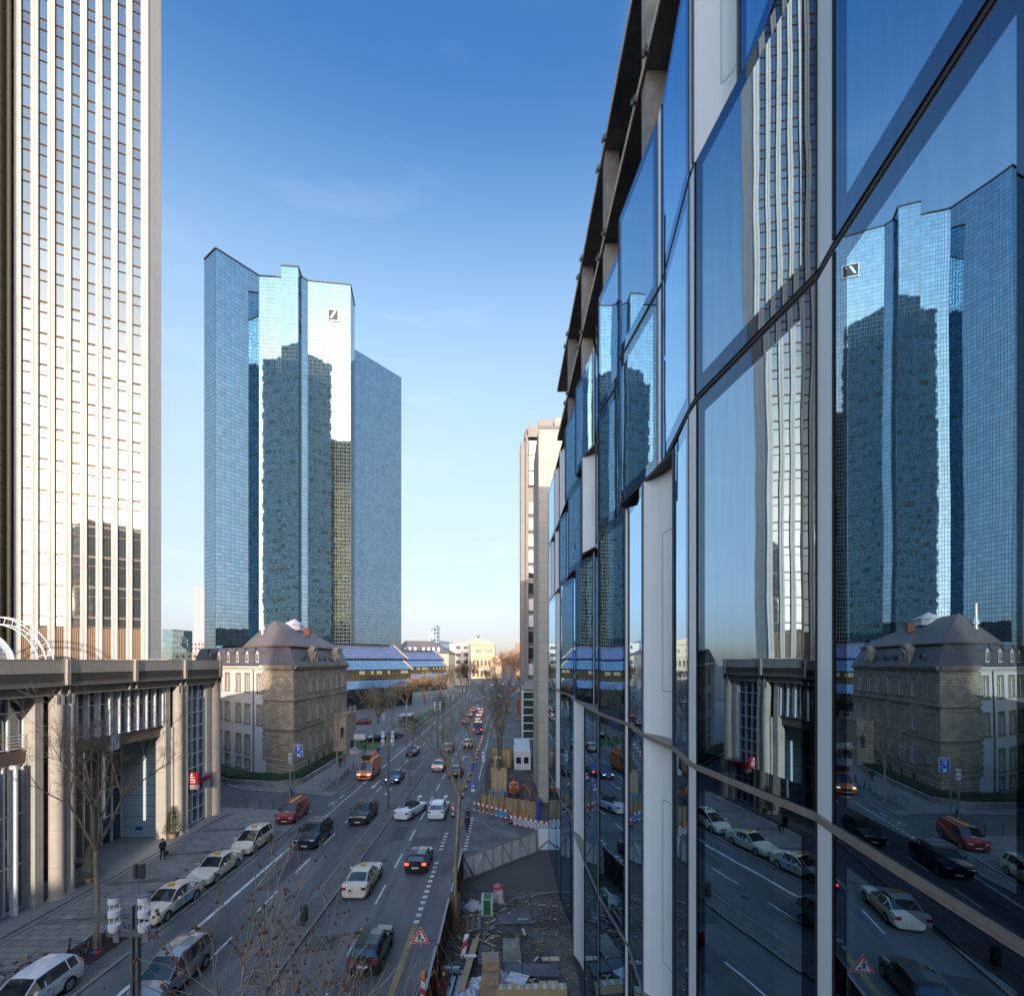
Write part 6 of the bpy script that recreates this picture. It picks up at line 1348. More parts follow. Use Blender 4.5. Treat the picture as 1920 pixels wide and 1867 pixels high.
# mesh fence along the site edge
E = empty('mesh_fence', (-2.9, 70, 0), 'wire mesh fence along the kerb beside the timber crates', 'fence'); mb = MB()
for i in range(11): y = 56+3*i; MB().tube((-3.0+.02*i, y, .0), (-3.0+.02*i, y, 2.0), .03, n=5).build('post', steel, E)
mb = MB()
for i in range(10):
    for k in range(14): y = 56+3*i+.21*k; mb.tube((-3.0, y, .1), (-3.0, y, 1.95), .006, n=3, cap=False)
for z in (.15, .6, 1.05, 1.5, 1.95): mb.tube((-3.0, 56, z), (-2.8, 86, z), .012, n=4)
mb.build('wires', steel, E)
# site cabins
def cabin(x, y, label):
    E = empty('site_cabin', (x, y, 0), label, 'cabin', 'white site cabins'); MB().box(x, x+2.42, y, y+6, .15, 2.75).build('wall', mat('cabin_white', (.72, .75, .74), .5, var=.04), E)
    r = MB(); r.box(x-.04, x+2.46, y-.04, y+6.04, 2.75, 2.86)
    for k in range(6): r.box(x+.05, x+2.37, y+.5+k, y+.56+k, 2.86, 2.89)
    r.build('roof', mat('cabin_roof', (.66, .70, .73), .5, var=.05), E)
    for k, xx in enumerate((x+.28, x+1.42)):
        w_ = MB().box(xx, xx+.72, y-.03, y-.01, 1.1, 2.05).build('window', car_glass, E); f = MB(); f.box(xx-.08, xx, y-.06, y-.005, 1.02, 2.13); f.box(xx+.72, xx+.8, y-.06, y-.005, 1.02, 2.13); f.box(xx, xx+.72, y-.06, y-.005, 2.05, 2.13); f.box(xx, xx+.72, y-.06, y-.005, 1.02, 1.1); f.build('frame', white_m, w_)
    MB().box(x+.9, x+1.45, y-.03, y-.01, 2.5, 2.6).build('yellow_label', yellow_m, E)
    c_ = MB(); pts = [(x+1.7, y-.08, 2.5), (x+1.5, y-.08, 1.7), (x+.9, y-.08, .9), (x+.1, y-.1, .3)]
    for a, b in zip(pts, pts[1:]): c_.tube(a, b, .018, n=4)
    c_.build('cable', trim_b, E)
cabin(1.28, 75.5, 'nearer white site cabin with two windows and a drooping cable'); cabin(1.5, 82.5, 'farther white site cabin half hidden by the nearer one')
# timber boxes round tree trunks
def crate(x, y, sx, sy, h, label, m):
    E = empty('tree_guard', (x, y, 0), label, 'tree guard'); mb = MB()
    for (a, b) in (((x, y), (x+sx, y)), ((x+sx, y), (x+sx, y+sy)), ((x+sx, y+sy), (x, y+sy)), ((x, y+sy), (x, y))):
        a, b = Vector(a), Vector(b); t = (b-a).normalized(); Ln = (b-a).length; k = max(1, round(Ln/.3)); n_ = Vector((t.y, -t.x))
        for i in range(k): q = a+t*(Ln*i/k+.005); mb.prism([q, q+t*(Ln/k-.012), q+t*(Ln/k-.012)+n_*.035, q+n_*.035], .1, h, i % 2)
    mb.build('boards', [m, mat('pale_board', (.56, .43, .25), .75, var=.1)], E)
crate(-1.75, 63.2, 1.85, 1.6, 2.7, 'pale new timber box around the foot of a site tree', wood); crate(-1.7, 74.6, .7, 3.2, 2.5, 'narrow pale timber box with a green portable toilet behind', wood); crate(-.7, 77.5, 1.5, 1.8, 2.5, 'orange brown timber box behind the worker in red', mat('orange_board', (.50, .27, .12), .75, var=.15))
# mini digger
E = empty('mini_digger', (1.0, 60.5, 0), 'small red and orange mini digger working in the earth pit', 'digger')
dg_r = mat('digger_red', (.62, .07, .03), .4, var=.05)
MB().box(.3, .6, 59.7, 61.3, .35, .75).build('track', black, E); MB().box(1.3, 1.6, 59.7, 61.3, .35, .75).build('track', black, E); MB().box(.4, 1.5, 60.1, 61.2, .76, 1.3).build('engine_cover', dg_r, E)
mb = MB(); 
for x in (.5, 1.45): mb.tube((x, 60.1, 1.3), (x+.02, 59.95, 2.0), .04, n=5)
mb.tube((.5, 60.0, 1.98), (1.45, 60.0, 1.98), .04, n=5); mb.build('roll_bar', mat('pale_bar', (.7, .6, .5), .4), E)
mb = MB(); mb.tube((1.3, 59.9, 1.0), (2.1, 58.9, 2.0), .12, .1, 6); mb.tube((2.1, 58.9, 2.0), (2.75, 58.3, 1.5), .1, .08, 6); mb.tube((2.75, 58.3, 1.5), (2.8, 58.0, .6), .08, .07, 6); mb.build('arm', dg_r, E); MB().prism([(2.6, 57.7), (3.0, 57.7), (3.0, 58.1), (2.6, 58.1)], .3, .62).build('bucket', dark_steel, E)
tag(MB().box(3.1, 3.5, 51.2, 51.6, .02, 2.2).build('blue_pipe_bundle', mat('pipe_blue', (.03, .06, .35), .5)), 'dark blue upright container between the fence and the glass building', 'container')
mb = MB(); random.seed(4)
for _ in range(26): x = random.uniform(-1.9, -.2); mb.tube((x, 57.5, .1), (x+random.uniform(-.2, .2), 59.6, 1.25+random.uniform(-.2, .2)), .035, n=5)
tag(mb.build('pipe_heap', mat('grey_pipe', (.32, .35, .38), .4, metal=.5, var=.1)), 'slanting heap of grey pipes behind the brown board fence', 'pipes')
tag(MB().prism([(-1.2, 53.5), (.2, 52.3), (.2, 52.9), (-.8, 53.8)], .05, .5).build('blue_tarpaulin', mat('tarp_blue', (.04, .35, .6), .5, var=.1)), 'bright blue tarpaulin on the ground behind the striped rail barrier', 'tarpaulin')
E = empty('portable_toilet', (-1.0, 76, 0), 'slim dark green portable toilet between the timber boxes', 'toilet cabin'); MB().box(-1.3, -.75, 72.6, 73.6, .05, 2.4).build('cabin', mat('toilet_green', (.03, .12, .09), .5), E); MB().box(-1.35, -.7, 72.55, 73.65, 2.4, 2.5).build('roof', white_m, E)
tag(MB().lathe((-1.9, 72.2, .1), [(.2, 0), (.24, .2), (.24, .8), (.1, 1.15), (.05, 1.2)], 12).build('yellow_hydrant', yellow_m, smooth=True), 'yellow rounded canister next to the green toilet cabin', 'canister')
# ================================================================ things lying on the near site
def plank(x, y, L_, w_, ang, z, m, th=.05, pitch=0.):
    a = radians(ang); t = Vector((cos(a), sin(a))); n_ = Vector((-t.y, t.x)); p = [Vector((x, y))-n_*w_/2, Vector((x, y))+t*L_-n_*w_/2, Vector((x, y))+t*L_+n_*w_/2, Vector((x, y))+n_*w_/2]
    mb = MB(); v = [(p[0].x, p[0].y, z), (p[1].x, p[1].y, z+pitch), (p[2].x, p[2].y, z+pitch), (p[3].x, p[3].y, z)]; u = [(a_, b_, c_+th) for a_, b_, c_ in v]
    mb.poly(v[::-1]); mb.poly(u)
    for i in range(4): j = (i+1) % 4; mb.poly([v[i], v[j], u[j], u[i]])
    return mb
E = empty('plank_stack', (-1.95, 25, .1), 'long stack of pale sawn planks tied with white tape, pointing towards the camera', 'planks', 'timber on the site')
for i, dx in enumerate((-.12, .0, .12)): plank(-2.12+dx, 24.4, 4.4, .11, 84, .42+.012*i, wood, th=.16).build('plank', wood, E)
MB().box(-2.2, -1.55, 26.9, 27.1, .59, .64).build('tape', white_m, E)
sheet_m = mat('grey_sheet', (.115, .12, .145), .55, var=.35, scale=5, stain=.3); ply = mat('dirty_plywood', (.30, .28, .22), .8, var=.3, scale=2.5, stain=.35)
for (pts, z, m, lb) in (([(-.3, 31.2), (1.7, 31.2), (1.5, 32.8), (-.65, 32.4)], .12, sheet_m, 'dark grey slab sheet lying alone on the earth in mid site'), ([(-.15, 27.2), (.85, 27.2), (.8, 29.5), (-.15, 29.6)], .13, ply, 'muddy plywood board lying flat left of the dark slabs'), ([(-.05, 25.1), (.85, 24.7), (.85, 27.1), (-.05, 27.15)], .12, sheet_m, 'dark marbled slab sheet below the plywood board'), ([(.9, 26.0), (2.75, 25.9), (2.75, 27.0), (.9, 27.05)], .15, sheet_m, 'long dark slab sheet reaching to the glass building')):
    tag(MB().prism(pts, z, z+.03).build('slab_sheet', m), lb, 'sheet', 'sheets lying on the site')
E = empty('grille_pallet', (-1.3, 27.6, .1), 'greenish ribbed plastic pallet lying right of the pale planks', 'pallet'); mb = MB()
for k in range(6): mb.box(-1.5, -.9, 27.0+.3*k, 27.2+.3*k, .12, .22)
mb.box(-1.5, -1.44, 27, 28.7, .1, .2); mb.box(-.96, -.9, 27, 28.7, .1, .2); mb.build('slats', mat('grey_green', (.13, .16, .14), .6, var=.2), E)
film = mat('plastic_film', (.50, .54, .60), .25, var=.35, scale=5, bump=1., bscale=9)
def crumple(cx, cy, rx, ry, h, label, seed, m=film, name='plastic_film', z0=.05, cat='plastic film'):
    random.seed(seed); N_ = 26; mb = MB(); hts = {}
    g_ = [[None]*(N_+1) for _ in range(N_+1)]
    for i in range(N_+1):
        for j in range(N_+1):
            u, v = i/N_*2-1, j/N_*2-1; d = max(0, 1-(u*u+v*v)**.8); rr = 1+.15*sin(5*atan2(v, u)+seed)
            z = z0+h*(d**.7)*(.45+.3*abs(sin(u*7+v*3+seed))+.25*abs(sin(v*9-u*5)))+random.uniform(0, h*.18)*d
            g_[i][j] = (cx+u*rx*rr, cy+v*ry*rr, z)
    for i in range(N_):
        for j in range(N_):
            if ((i/N_*2-1)**2+(j/N_*2-1)**2) < 1.05: mb.poly([g_[i][j], g_[i+1][j], g_[i+1][j+1], g_[i][j+1]])
    return tag(mb.build(name, m), label, cat)
crumple(-1.2, 25.4, .9, .7, .35, 'crumpled translucent film lying left of the stacked crates', 1); crumple(-.35, 25.6, .8, .8, .5, 'crumpled bluish film spread behind the stacked crates', 2); crumple(-1.9, 24.3, .8, .9, .4, 'crumpled film under the pale planks at the bottom edge', 3); crumple(-2.1, 33.4, .65, .5, .5, 'heap of grey and red film beside the trunk guard', 4)
def boxpile(name, label, x, y, z, sx, sy, sz, yaw, m, group=None, lid=None):
    a = radians(yaw); t = Vector((cos(a), sin(a))); E = empty(name, (x, y, z), label, 'crate', group); o = Vector((x, y)); MB().obox(o, t, sx, sy, z, z+sz).build('box', m, E)
    if lid: MB().obox(o-t*.02, t, sx+.04, sy+.02, z+sz, z+sz+.05).build('lid', lid, E)
pk = mat('crate_wood', (.42, .29, .17), .7, var=.25, scale=4, stain=.15); card = mat('pinkish_board', (.38, .26, .20), .75, var=.1)
boxpile('wooden_crate', 'wrapped wooden crate at the bottom of the leaning stack', -1.25, 24.3, .1, .85, .7, .45, 4, pk, 'wrapped crates'); boxpile('wooden_crate', 'wrapped wooden crate in the middle of the leaning stack', -1.18, 24.6, .58, .85, .7, .45, -3, pk, 'wrapped crates'); boxpile('wooden_crate', 'brown topped crate, uppermost of the leaning stack', -1.12, 24.9, 1.06, .82, .85, .4, 6, pk, 'wrapped crates', card); boxpile('wooden_crate', 'turned wooden crate with a film wrapped top right of the stack', .0, 24.9, .1, .95, .75, .5, -22, pk, 'wrapped crates', film)
E = empty('timber_beam', (.6, 23.6, .1), 'long pale wrapped timber beam along the bottom edge of the site', 'beam'); MB().obox((-.45, 24.35), (1, .03), 3.4, .4, .1, .55).build('beam', wood, E); mb = MB()
for k in range(8): mb.obox((-.3+.42*k, 24.33), (1, .03), .16, .42, .555, .57)
mb.build('wrapping', film, E)
for i, (x, y, L_, a, m, lb) in enumerate(((-1.95, 30.3, 2.4, 92, wood_old, 'weathered brown plank left of the grey one'), (-1.6, 30.6, 2.3, 91, mat('grey_timber', (.25, .24, .23), .8, var=.2), 'grey weathered plank between the brown one and the pole'), (-1.35, 28.9, 2.2, 82, wood_old, 'short brown pole lying aslant below the pallet of green sacks'), (-2.25, 30.1, 2.8, 94, wood_old, 'dark plank leaning by the trunk guard'), (.0, 33.6, 1.1, 112, mat('grey_timber', (.25, .24, .23), .8), 'short grey offcut plank near the glass fibre rolls'))):
    tag(plank(x, y, L_, .17, a, .12, m).build('loose_plank', m), lb, 'plank', 'loose planks on the site')
for i, (x, y, r, lb) in enumerate(((2.6, 27.4, 0, 'two pale insulation offcuts at the glass wall'), (2.3, 25.3, 8, 'pale board offcuts below the long dark slab'))):
    mb = MB(); mb.obox((x-.6, y), (1, .05), .35, .3, .1, .16); mb.obox((x-.2, y), (1, .0), .5, .3, .1, .18); tag(mb.build('board_offcuts', mat('pale_offcut', (.55, .46, .32), .8, var=.1)), lb, 'offcuts')
E = empty('sack_pallet', (-1.25, 32.6, 0), 'pallet stacked with white and green sacks', 'pallet'); mb = MB()
for k in range(5): mb.box(-1.6, -.75, 32.2+.22*k, 32.35+.22*k, .05, .17)
mb.build('pallet', wood, E); MB().box(-1.55, -.82, 32.25, 33.2, .18, 1.15).build('sacks', mat('sack_white', (.55, .56, .53), .6, var=.1), E); MB().box(-1.4, -.95, 32.24, 32.249, .2, 1.1).build('green_label', mat('sack_green', (.02, .16, .06), .5), E); MB().box(-1.4, -.9, 32.26, 33.1, 1.151, 1.17).build('green_top', mat('sack_green', (.02, .16, .06), .5), E)
crumple(-.45, 34.3, .45, .55, 1.1, 'tall bundle of clear wrapped glass fibre rolls with red tops', 6, m=mat('pink_film', (.62, .50, .50), .35, var=.3, scale=3, bump=.6, bscale=9), name='wrapped_rolls', z0=.1, cat='rolls')
MBr = MB().lathe((-.5, 34.4, .9), [(.34, 0), (.36, .15), (.2, .24), (.02, .25)], 10); tag(MBr.build('red_cap_film', mat('red_film', (.65, .08, .12), .4, var=.15)), 'red film on top of the clear wrapped rolls', 'plastic film')
for (x, yb, lb) in ((-2.95, 24.6, 'light blue steel channel, left of the pair'), (-2.6, 24.6, 'light blue steel channel, right of the pair')):
    mb = MB(); mb.obox((x, 22.5), (.08, 1), 3.2, -.2, .3, .36); mb.obox((x, 22.5), (.08, 1), 3.2, -.03, .36, .46); tag(mb.build('steel_channel', mat('blue_channel', (.30, .42, .52), .35, metal=.4, var=.08)), lb, 'steel channel', 'steel channels')
tag(MB().box(-3.2, -2.35, 25.9, 26.15, .45, .6).build('cross_channel', MATS['blue_channel']), 'short pale blue channel lying across behind the steel channels', 'steel channel')
prm = mat('prop_red', (.25, .02, .02), .5, var=.15)
for (x, lb) in ((-3.3, 'dark red tripod prop nearest the fence'), (-2.9, 'dark red tripod prop beside the blue channels')):
    E = empty('steel_prop', (x, 23.9, 0), lb, 'prop', 'red steel props'); 
    for dx, dy in ((-.25, -.3), (.22, -.25), (.0, .35)): MB().tube((x+dx, 23.9+dy, 0), (x, 23.9, 1.5), .03, n=6).build('leg', prm, E)
    MB().tube((x, 23.9, .4), (x, 23.9, 1.9), .035, n=6).build('tube', prm, E); MB().box(x-.05, x+.05, 23.85, 23.95, 1.5, 1.65).build('collar', yellow_m, E)
# ================================================================ bollards, bin, posts, bikes, bench
bol = None
for i, (px, py) in enumerate(((403, 1668), (382, 1690), (462, 1610), (500, 1575), (517, 1543), (462, 1514), (488, 1514), (513, 1514), (350, 1716), (33, 1858))):
    x, y = G(px, py, .12)
    if py > 1600: x = -23.15
    if bol is None:
        bol = empty('bollard', (x, y, .12), 'slim dark bollard at the pavement edge', 'bollard', 'slim bollards'); MB().lathe((0, 0, 0), [(.06, 0), (.06, .85), (.05, .9), (.01, .93)], 8).build('post', dark_steel, bol, world=False); MB().lathe((0, 0, 0), [(.09, 0), (.09, .03)], 8).build('base', dark_steel, bol, world=False); b = bol
    else: b = copy_tree(bol); b.location = (x, y, .12)
    b['label'] = 'slim dark bollard at the pavement edge near the taxi rank'
for i in range(8):
    b = copy_tree(bol); b.location = (-34+1.55*i, 112+1.2*i, .12); b['label'] = 'short bollard in the row across the office forecourt'; b['group'] = 'forecourt bollards'
def bicycle(x, y, yaw, label, fm, z=.12, saddle=None, rack=False, lean=6):
    E = empty('bicycle', (0, 0, 0), label, 'bicycle', 'parked bicycles'); R = .34
    for yy in (-.52, .52):
        w_ = MB().torus((0, yy, R), R, .022, 'x', 20, 5).build('tyre', tyre_m, E, world=False)
        s = MB()
        for k in range(8): a = pi*k/8; s.tube((0, yy+R*cos(a), R+R*sin(a)), (0, yy-R*cos(a), R-R*sin(a)), .004, n=3, cap=False)
        s.build('spokes', steel, w_, world=False)
    f = MB(); bb = (0, 0, .3); hd = (0, -.40, .80); st_ = (0, .17, .82)
    for a, b in ((bb, hd), (bb, st_), (st_, (0, -.38, .86)), (bb, (0, .52, R)), (st_, (0, .52, R)), (hd, (0, -.52, R)), (hd, (0, -.36, .98))): f.tube(a, b, .02, n=6)
    f.build('frame', fm, E, world=False)
    h = MB(); h.tube((-.28, -.30, 1.0), (.28, -.30, 1.0), .015, n=5); h.tube((0, -.36, .96), (0, -.30, 1.0), .018, n=5); h.build('handlebar', trim_b, E, world=False)
    MB().rings([[(-.08, .3, .90), (.08, .3, .90), (.08, .3, .95), (-.08, .3, .95)], [(-.03, .04, .91), (.03, .04, .91), (.03, .04, .94), (-.03, .04, .94)]]).build('saddle', saddle or trim_b, E, world=False)
    MB().tube((-.09, -.02, .28), (.09, .02, .28), .02, n=5).build('pedals', trim_b, E, world=False)
    if rack: MB().box(-.16, .16, -.75, -.45, .85, 1.1).build('basket', mat('wicker', (.3, .26, .2), .8), E, world=False); MB().box(-.07, .07, .35, .75, .72, .75).build('luggage_rack', steel, E, world=False)
    E.location = (x, y, z); E.rotation_euler = (0, radians(lean), radians(yaw)); return E
sil_b = mat('frame_silver', (.4, .4, .42), .35, metal=.6, var=0); blu_b = mat('frame_blue', (.12, .2, .4), .4, var=0)
bicycle(-24.1, 26.4, -60, 'silver city bicycle with front basket parked behind the white estate car', sil_b, rack=True); bicycle(-23.75, 27.6, 35, 'black bicycle leaning left of the big tree trunk', dark_steel); bicycle(-23.0, 27.6, 15, 'black bicycle with a turquoise saddle in front of the big tree trunk', dark_steel, saddle=mat('turquoise', (.05, .55, .5), .5)); bicycle(-22.5, 29.0, 60, 'dark bicycle right of the big tree trunk', dark_steel); bicycle(-22.3, 30.0, 80, 'bicycle with a white child seat behind the big tree trunk', sil_b, rack=True); bicycle(-24.9, 25.6, -40, 'chrome bicycle farthest left behind the white estate car', sil_b, rack=True)
for i, (px, py, yw, fm, lb) in enumerate(((613, 1475, -75, blu_b, 'pale blue bicycle first in the row by the stone building'), (623, 1472, -40, dark_steel, 'dark bicycle leaning on the slim tree by the stone building'), (640, 1461, 20, dark_steel, 'dark bicycle second behind the slim tree'), (646, 1456, 10, dark_steel, 'dark bicycle third behind the slim tree'), (652, 1450, 25, mat('frame_red', (.3, .03, .03), .4, var=0), 'red bicycle near the end of the row by the stone building'), (662, 1440, 10, dark_steel, 'dark bicycle last in the row beside the orange van'))):
    x, y = G(px, py, .12); bicycle(x, y, yw, lb, fm)
E = empty('temporary_sign', (-22.55, 28.4, .12), 'back of a triangular temporary sign on a thin pole with red and blue foot', 'sign'); MB().tube((-22.4, 28.2, .12), (-22.65, 28.3, 2.6), .025, n=6).build('pole', steel, E); mb = MB(); mb.poly([(-22.95, 28.2, 1.75), (-22.2, 28.3, 1.75), (-22.6, 28.28, 2.6)]); mb.poly([(-22.95, 28.19, 1.75), (-22.6, 28.27, 2.6), (-22.2, 28.29, 1.75)]); mb.build('sign_back', mat('sign_grey', (.14, .16, .16), .5), E); MB().box(-22.6, -22.3, 27.9, 28.2, .121, .22).build('foot', red_m, E); MB().box(-22.8, -22.6, 27.9, 28.2, .121, .22).build('foot', blue_m, E)
E = empty('traffic_signal', (-23.4, 32.5, .12), 'back of a traffic signal on a thin pole left of the nearest taxi', 'traffic light'); MB().tube((-23.4, 32.5, .12), (-23.4, 32.5, 3.2), .04, n=6).build('pole', steel, E); MB().box(-23.3, -23.05, 32.4, 32.6, 2.35, 3.3).build('signal_head', dark_steel, E); MB().box(-23.7, -23.5, 32.4, 32.6, 2.35, 3.3).build('signal_head', dark_steel, E)
for (px, py, h, lb, wb) in ((310, 1273+0, 0, '', 0),): pass
E = empty('advert_board', (-22.5, 80, 0), 'pale board sign on a grey pole near the porch of the stone building', 'sign'); MB().tube((-21.7, 78, .1), (-21.7, 78, 6.0), .06, n=6).build('pole', steel, E); MB().box(-23.2, -21.5, 77.9, 78, 4.3, 5.1).build('board', mat('pale_board_sign', (.6, .6, .56), .5), E)
E = empty('side_street_lamp', (-36.4, 66.2, 0), 'small hooked lamp post in the side street before the white wall', 'street lamp'); MB().tube((-36.4, 66.2, .1), (-36.4, 66.2, 5.2), .05, n=6).build('pole', dark_steel, E); MB().tube((-36.4, 66.2, 5.2), (-37.0, 66.0, 5.4), .04, n=5).build('arm', dark_steel, E); MB().lathe((-37.0, 66.0, 5.2), [(.3, 0), (.22, .12), (.04, .2)], 10).build('shade', mat('lamp_shade_w', (.6, .6, .6), .5), E)
E = empty('bus_shelter', (-24.2, 128, .1), 'glass roofed shelter on the forecourt beside the planter', 'shelter'); MB().box(-26.5, -23.5, 126, 131, 2.7, 2.95).build('roof', frame_light, E); MB().box(-26.5, -23.6, 130.8, 130.9, .12, 2.7).build('back_pane', win_glass, E)
for x in (-26.4, -23.6):
    for y in (126.2, 130.6): MB().box(x-.05, x+.05, y, y+.1, .12, 2.7).build('post', dark_steel, E)
E = empty('median_bin', (0, 0, 0), 'dark stump like litter bin standing on the median at the lower centre', 'bin'); MB().lathe((0, 0, 0), [(.2, 0), (.24, .1), (.22, .7), (.2, .95), (.05, 1.0)], 10).build('bin', mat('mesh_dark', (.05, .05, .045), .8, var=.3), E, smooth=True, world=False); MB().lathe((0, 0, 0), [(.27, .68), (.27, .75)], 10).build('rim', dark_steel, E, world=False); E.location = (-12.5, 31.6, .13)
# ================================================================ people
def person(label, x, y, yaw, top, legs, hair=(.04, .03, .02), skin=(.5, .32, .23), walk=.25, bag=None, sit=False, z=.12, arm=.3, hold=None, helmet=None):
    E_ = None
    V = []; Ed = []; Rr = []
    def v(p, r, par=None): V.append(p); Rr.append(r); (Ed.append((par, len(V)-1)) if par is not None else None); return len(V)-1
    pel = v((0, 0, .95), .145)
    w1 = v((0, .0, 1.10), .125, pel); ch = v((0, -.01, 1.30), .15, w1); sh = v((0, 0, 1.44), .11, ch); nk = v((0, -.01, 1.52), .055, sh); hd = v((0, -.02, 1.62), .088, nk); tp = v((0, -.01, 1.72), .078, hd)
    v((0, -.09, 1.62), .028, hd)
    for s in (1, -1):
        f = walk*s
        if sit: hp = v((s*.1, 0, .93), .1, pel); kn = v((s*.14, -.42, .9), .07, hp); an = v((s*.14, -.45, .5), .05, kn); v((s*.14, -.6, .46), .045, an)
        else:
            hp = v((s*.09, 0, .90), .105, pel); kn = v((s*.10, -f*.45-.03, .50), .068, hp); an = v((s*.10, -f*.9+(.06 if f < 0 else 0), .09+(.05 if f < 0 else 0)), .045, kn); v((s*.11, -f*.9-.13, .045), .042, an)
        so = v((s*.19, 0, 1.41), .072, sh); el_ = v((s*.25, -f*(-.25)*1.0+.03, 1.13), .05, so); wr = v((s*.24, -f*(-.6)-arm*.35, .90+arm*.35), .032, el_)
        pm = v((s*.24, -f*(-.65)-arm*.45, .83+arm*.37), .036, wr); hx, hy, hz = V[pm]
        for k in range(4): f1 = v((hx-s*.01, hy-.03+.02*k-.0, hz-.055), .0105, pm); v((hx-s*.025, hy-.03+.02*k-.005, hz-.10+.012*abs(k-1.5)), .009, f1)
        t1 = v((hx-s*.035, hy-.035, hz-.01), .012, pm); v((hx-s*.045, hy-.045, hz-.04), .01, t1)
    me = bpy.data.meshes.new('person'); me.from_pydata(V, Ed, []); o = bpy.data.objects.new('person', me); COL.objects.link(o)
    md = o.modifiers.new('skin', 'SKIN'); 
    for i, sv in enumerate(me.skin_vertices[0].data): sv.radius = (Rr[i], Rr[i]*(.8 if Rr[i] > .1 else 1)); sv.use_root = (i == 0)
    md.use_smooth_shade = True; o.modifiers.new('sub', 'SUBSURF').levels = 1; o.modifiers['sub'].render_levels = 1
    nm = 'clothes_%s' % abs(hash((top, legs, hair)))
    m = bpy.data.materials.new('clothed_figure'); m.use_nodes = True; N, K_ = nodes(m); b = N['Principled BSDF']; b.inputs['Roughness'].default_value = .8
    t = N.new('ShaderNodeTexCoord'); s_ = N.new('ShaderNodeSeparateXYZ'); K_(t.outputs['Object'], s_.inputs[0]); r = N.new('ShaderNodeValToRGB'); r.color_ramp.interpolation = 'CONSTANT'
    K_(mathn(N, K_, 'DIVIDE', s_.outputs[2], 2.0), r.inputs[0]); el2 = r.color_ramp.elements
    st2 = [(0, (.02, .018, .015)), (.045, legs), (.47 if not sit else .49, top), (.745, skin), (.835, helmet or hair)]
    el2[0].position = 0; el2[1].position = st2[1][0]
    for p, c_ in st2[2:]: el2.new(p)
    for e2, (p, c_) in zip(el2, st2): e2.position = p; e2.color = (*c_, 1)
    K_(r.outputs[0], b.inputs['Base Color']); me.materials.append(m)
    tag(o, label, 'person'); o.location = (x, y, z); o.rotation_euler = (0, 0, radians(yaw))
    hh = MB().rings([[(a*cos(2*pi*j/8), .01+a*1.1*sin(2*pi*j/8), zz) for j in range(8)] for zz, a in ((1.60, .096), (1.66, .102), (1.73, .088), (1.78, .045))]); ho = hh.build('hard_hat' if helmet else 'hair', mat('hair_%d' % int(sum(helmet or hair)*1000), helmet or hair, .7, var=.1), o, smooth=True, world=False)
    ho.location = (0, .012, 0)
    cz = MB().rings([[(a*cos(2*pi*j/10), b_*sin(2*pi*j/10), zz) for j in range(10)] for zz, a, b_ in ((.80, .19, .155), (.95, .185, .15), (1.15, .175, .14), (1.34, .205, .15), (1.46, .14, .11), (1.50, .08, .08))]); cz.build('jacket', mat('cloth_%d' % int(sum(top)*10000+top[0]*77), top, .85, var=.15, scale=8), o, smooth=True, world=False)
    if bag: 
        bo = MB(); bo.box(.24, .36, -.16, .16, .45, .75).build('handbag', mat('bag_leather', (.02, .018, .016), .5), o, world=False) if False else None
    return o
def at_px(px, py, z=.12): return G(px, py, z)
x, y = at_px(305, 1612, .12); person('man in a dark coat holding a briefcase, standing alone on the bank forecourt', x, y, 60, (.035, .022, .02), (.015, .015, .018), walk=.1)
E = empty('briefcase', (x+.33, y+.1, .6), 'black briefcase held by the man on the bank forecourt', 'bag'); MB().box(x+.24, x+.36, y-.16, y+.2, .55, .86).build('case', trim_b, E); MB().torus((x+.30, y+.02, .88), .06, .012, 'x', 10, 4).build('handle', trim_b, E)
x, y = at_px(459, 1590, .12); person('man with short dark hair and black jacket beside the estate taxi', x-.1, y, 40, (.02, .02, .022), (.02, .02, .025))
x, y = at_px(876, 1562, .01); person('pedestrian in black with a white printed top walking towards the camera', x, y, 0, (.03, .03, .03), (.012, .012, .014), z=.012, walk=.3)
x, y = at_px(861, 1564, .01); person('pedestrian in white shirt and tan jacket beside the one in black', x, y, 10, (.42, .30, .16), (.12, .17, .24), z=.012, walk=.25)
x, y = at_px(877, 1548, .01); person('pedestrian in dark grey following close behind the one in black', x, y+.2, 0, (.04, .04, .05), (.015, .015, .018), z=.012, walk=.2)
x, y = at_px(645, 1438, .12); person('pedestrian in brown jacket and blue jeans walking past the hedge', x, y, 200, (.25, .10, .05), (.10, .22, .45), walk=.3)
x, y = at_px(638, 1439, .12); person('pedestrian in dark coat left of the one in blue jeans', x, y, 200, (.03, .03, .035), (.02, .02, .025))
x, y = at_px(684, 1411, .12); person('grey haired pedestrian in black near the entrance steps', x, y, 10, (.015, .015, .018), (.015, .015, .018), hair=(.3, .3, .3))
x, y = at_px(763, 1358, .12); person('pedestrian in dark coat walking on the forecourt, leftmost of three', x-1.2, y-2, 20, (.05, .04, .035), (.03, .03, .04))
x, y = at_px(768, 1357, .12); person('tall pedestrian in black coat in the middle of the forecourt', x, y+3, 160, (.015, .015, .02), (.02, .02, .025), walk=.35)
x, y = at_px(780, 1360, .12); person('pedestrian in brown coat on the forecourt, rightmost of three', x, y+.5, 160, (.08, .05, .04), (.02, .02, .025))
x, y = at_px(541, 1505, .12); person('pedestrian in blue beside the lamp at the corner of the side street', x, y+.6, 120, (.02, .03, .08), (.02, .03, .07))
x, y = at_px(949, 1433, .1); person('site worker in a red jacket standing before the timber boxes', x, y, 90, (.55, .02, .02), (.015, .015, .018), z=.08, walk=.1)
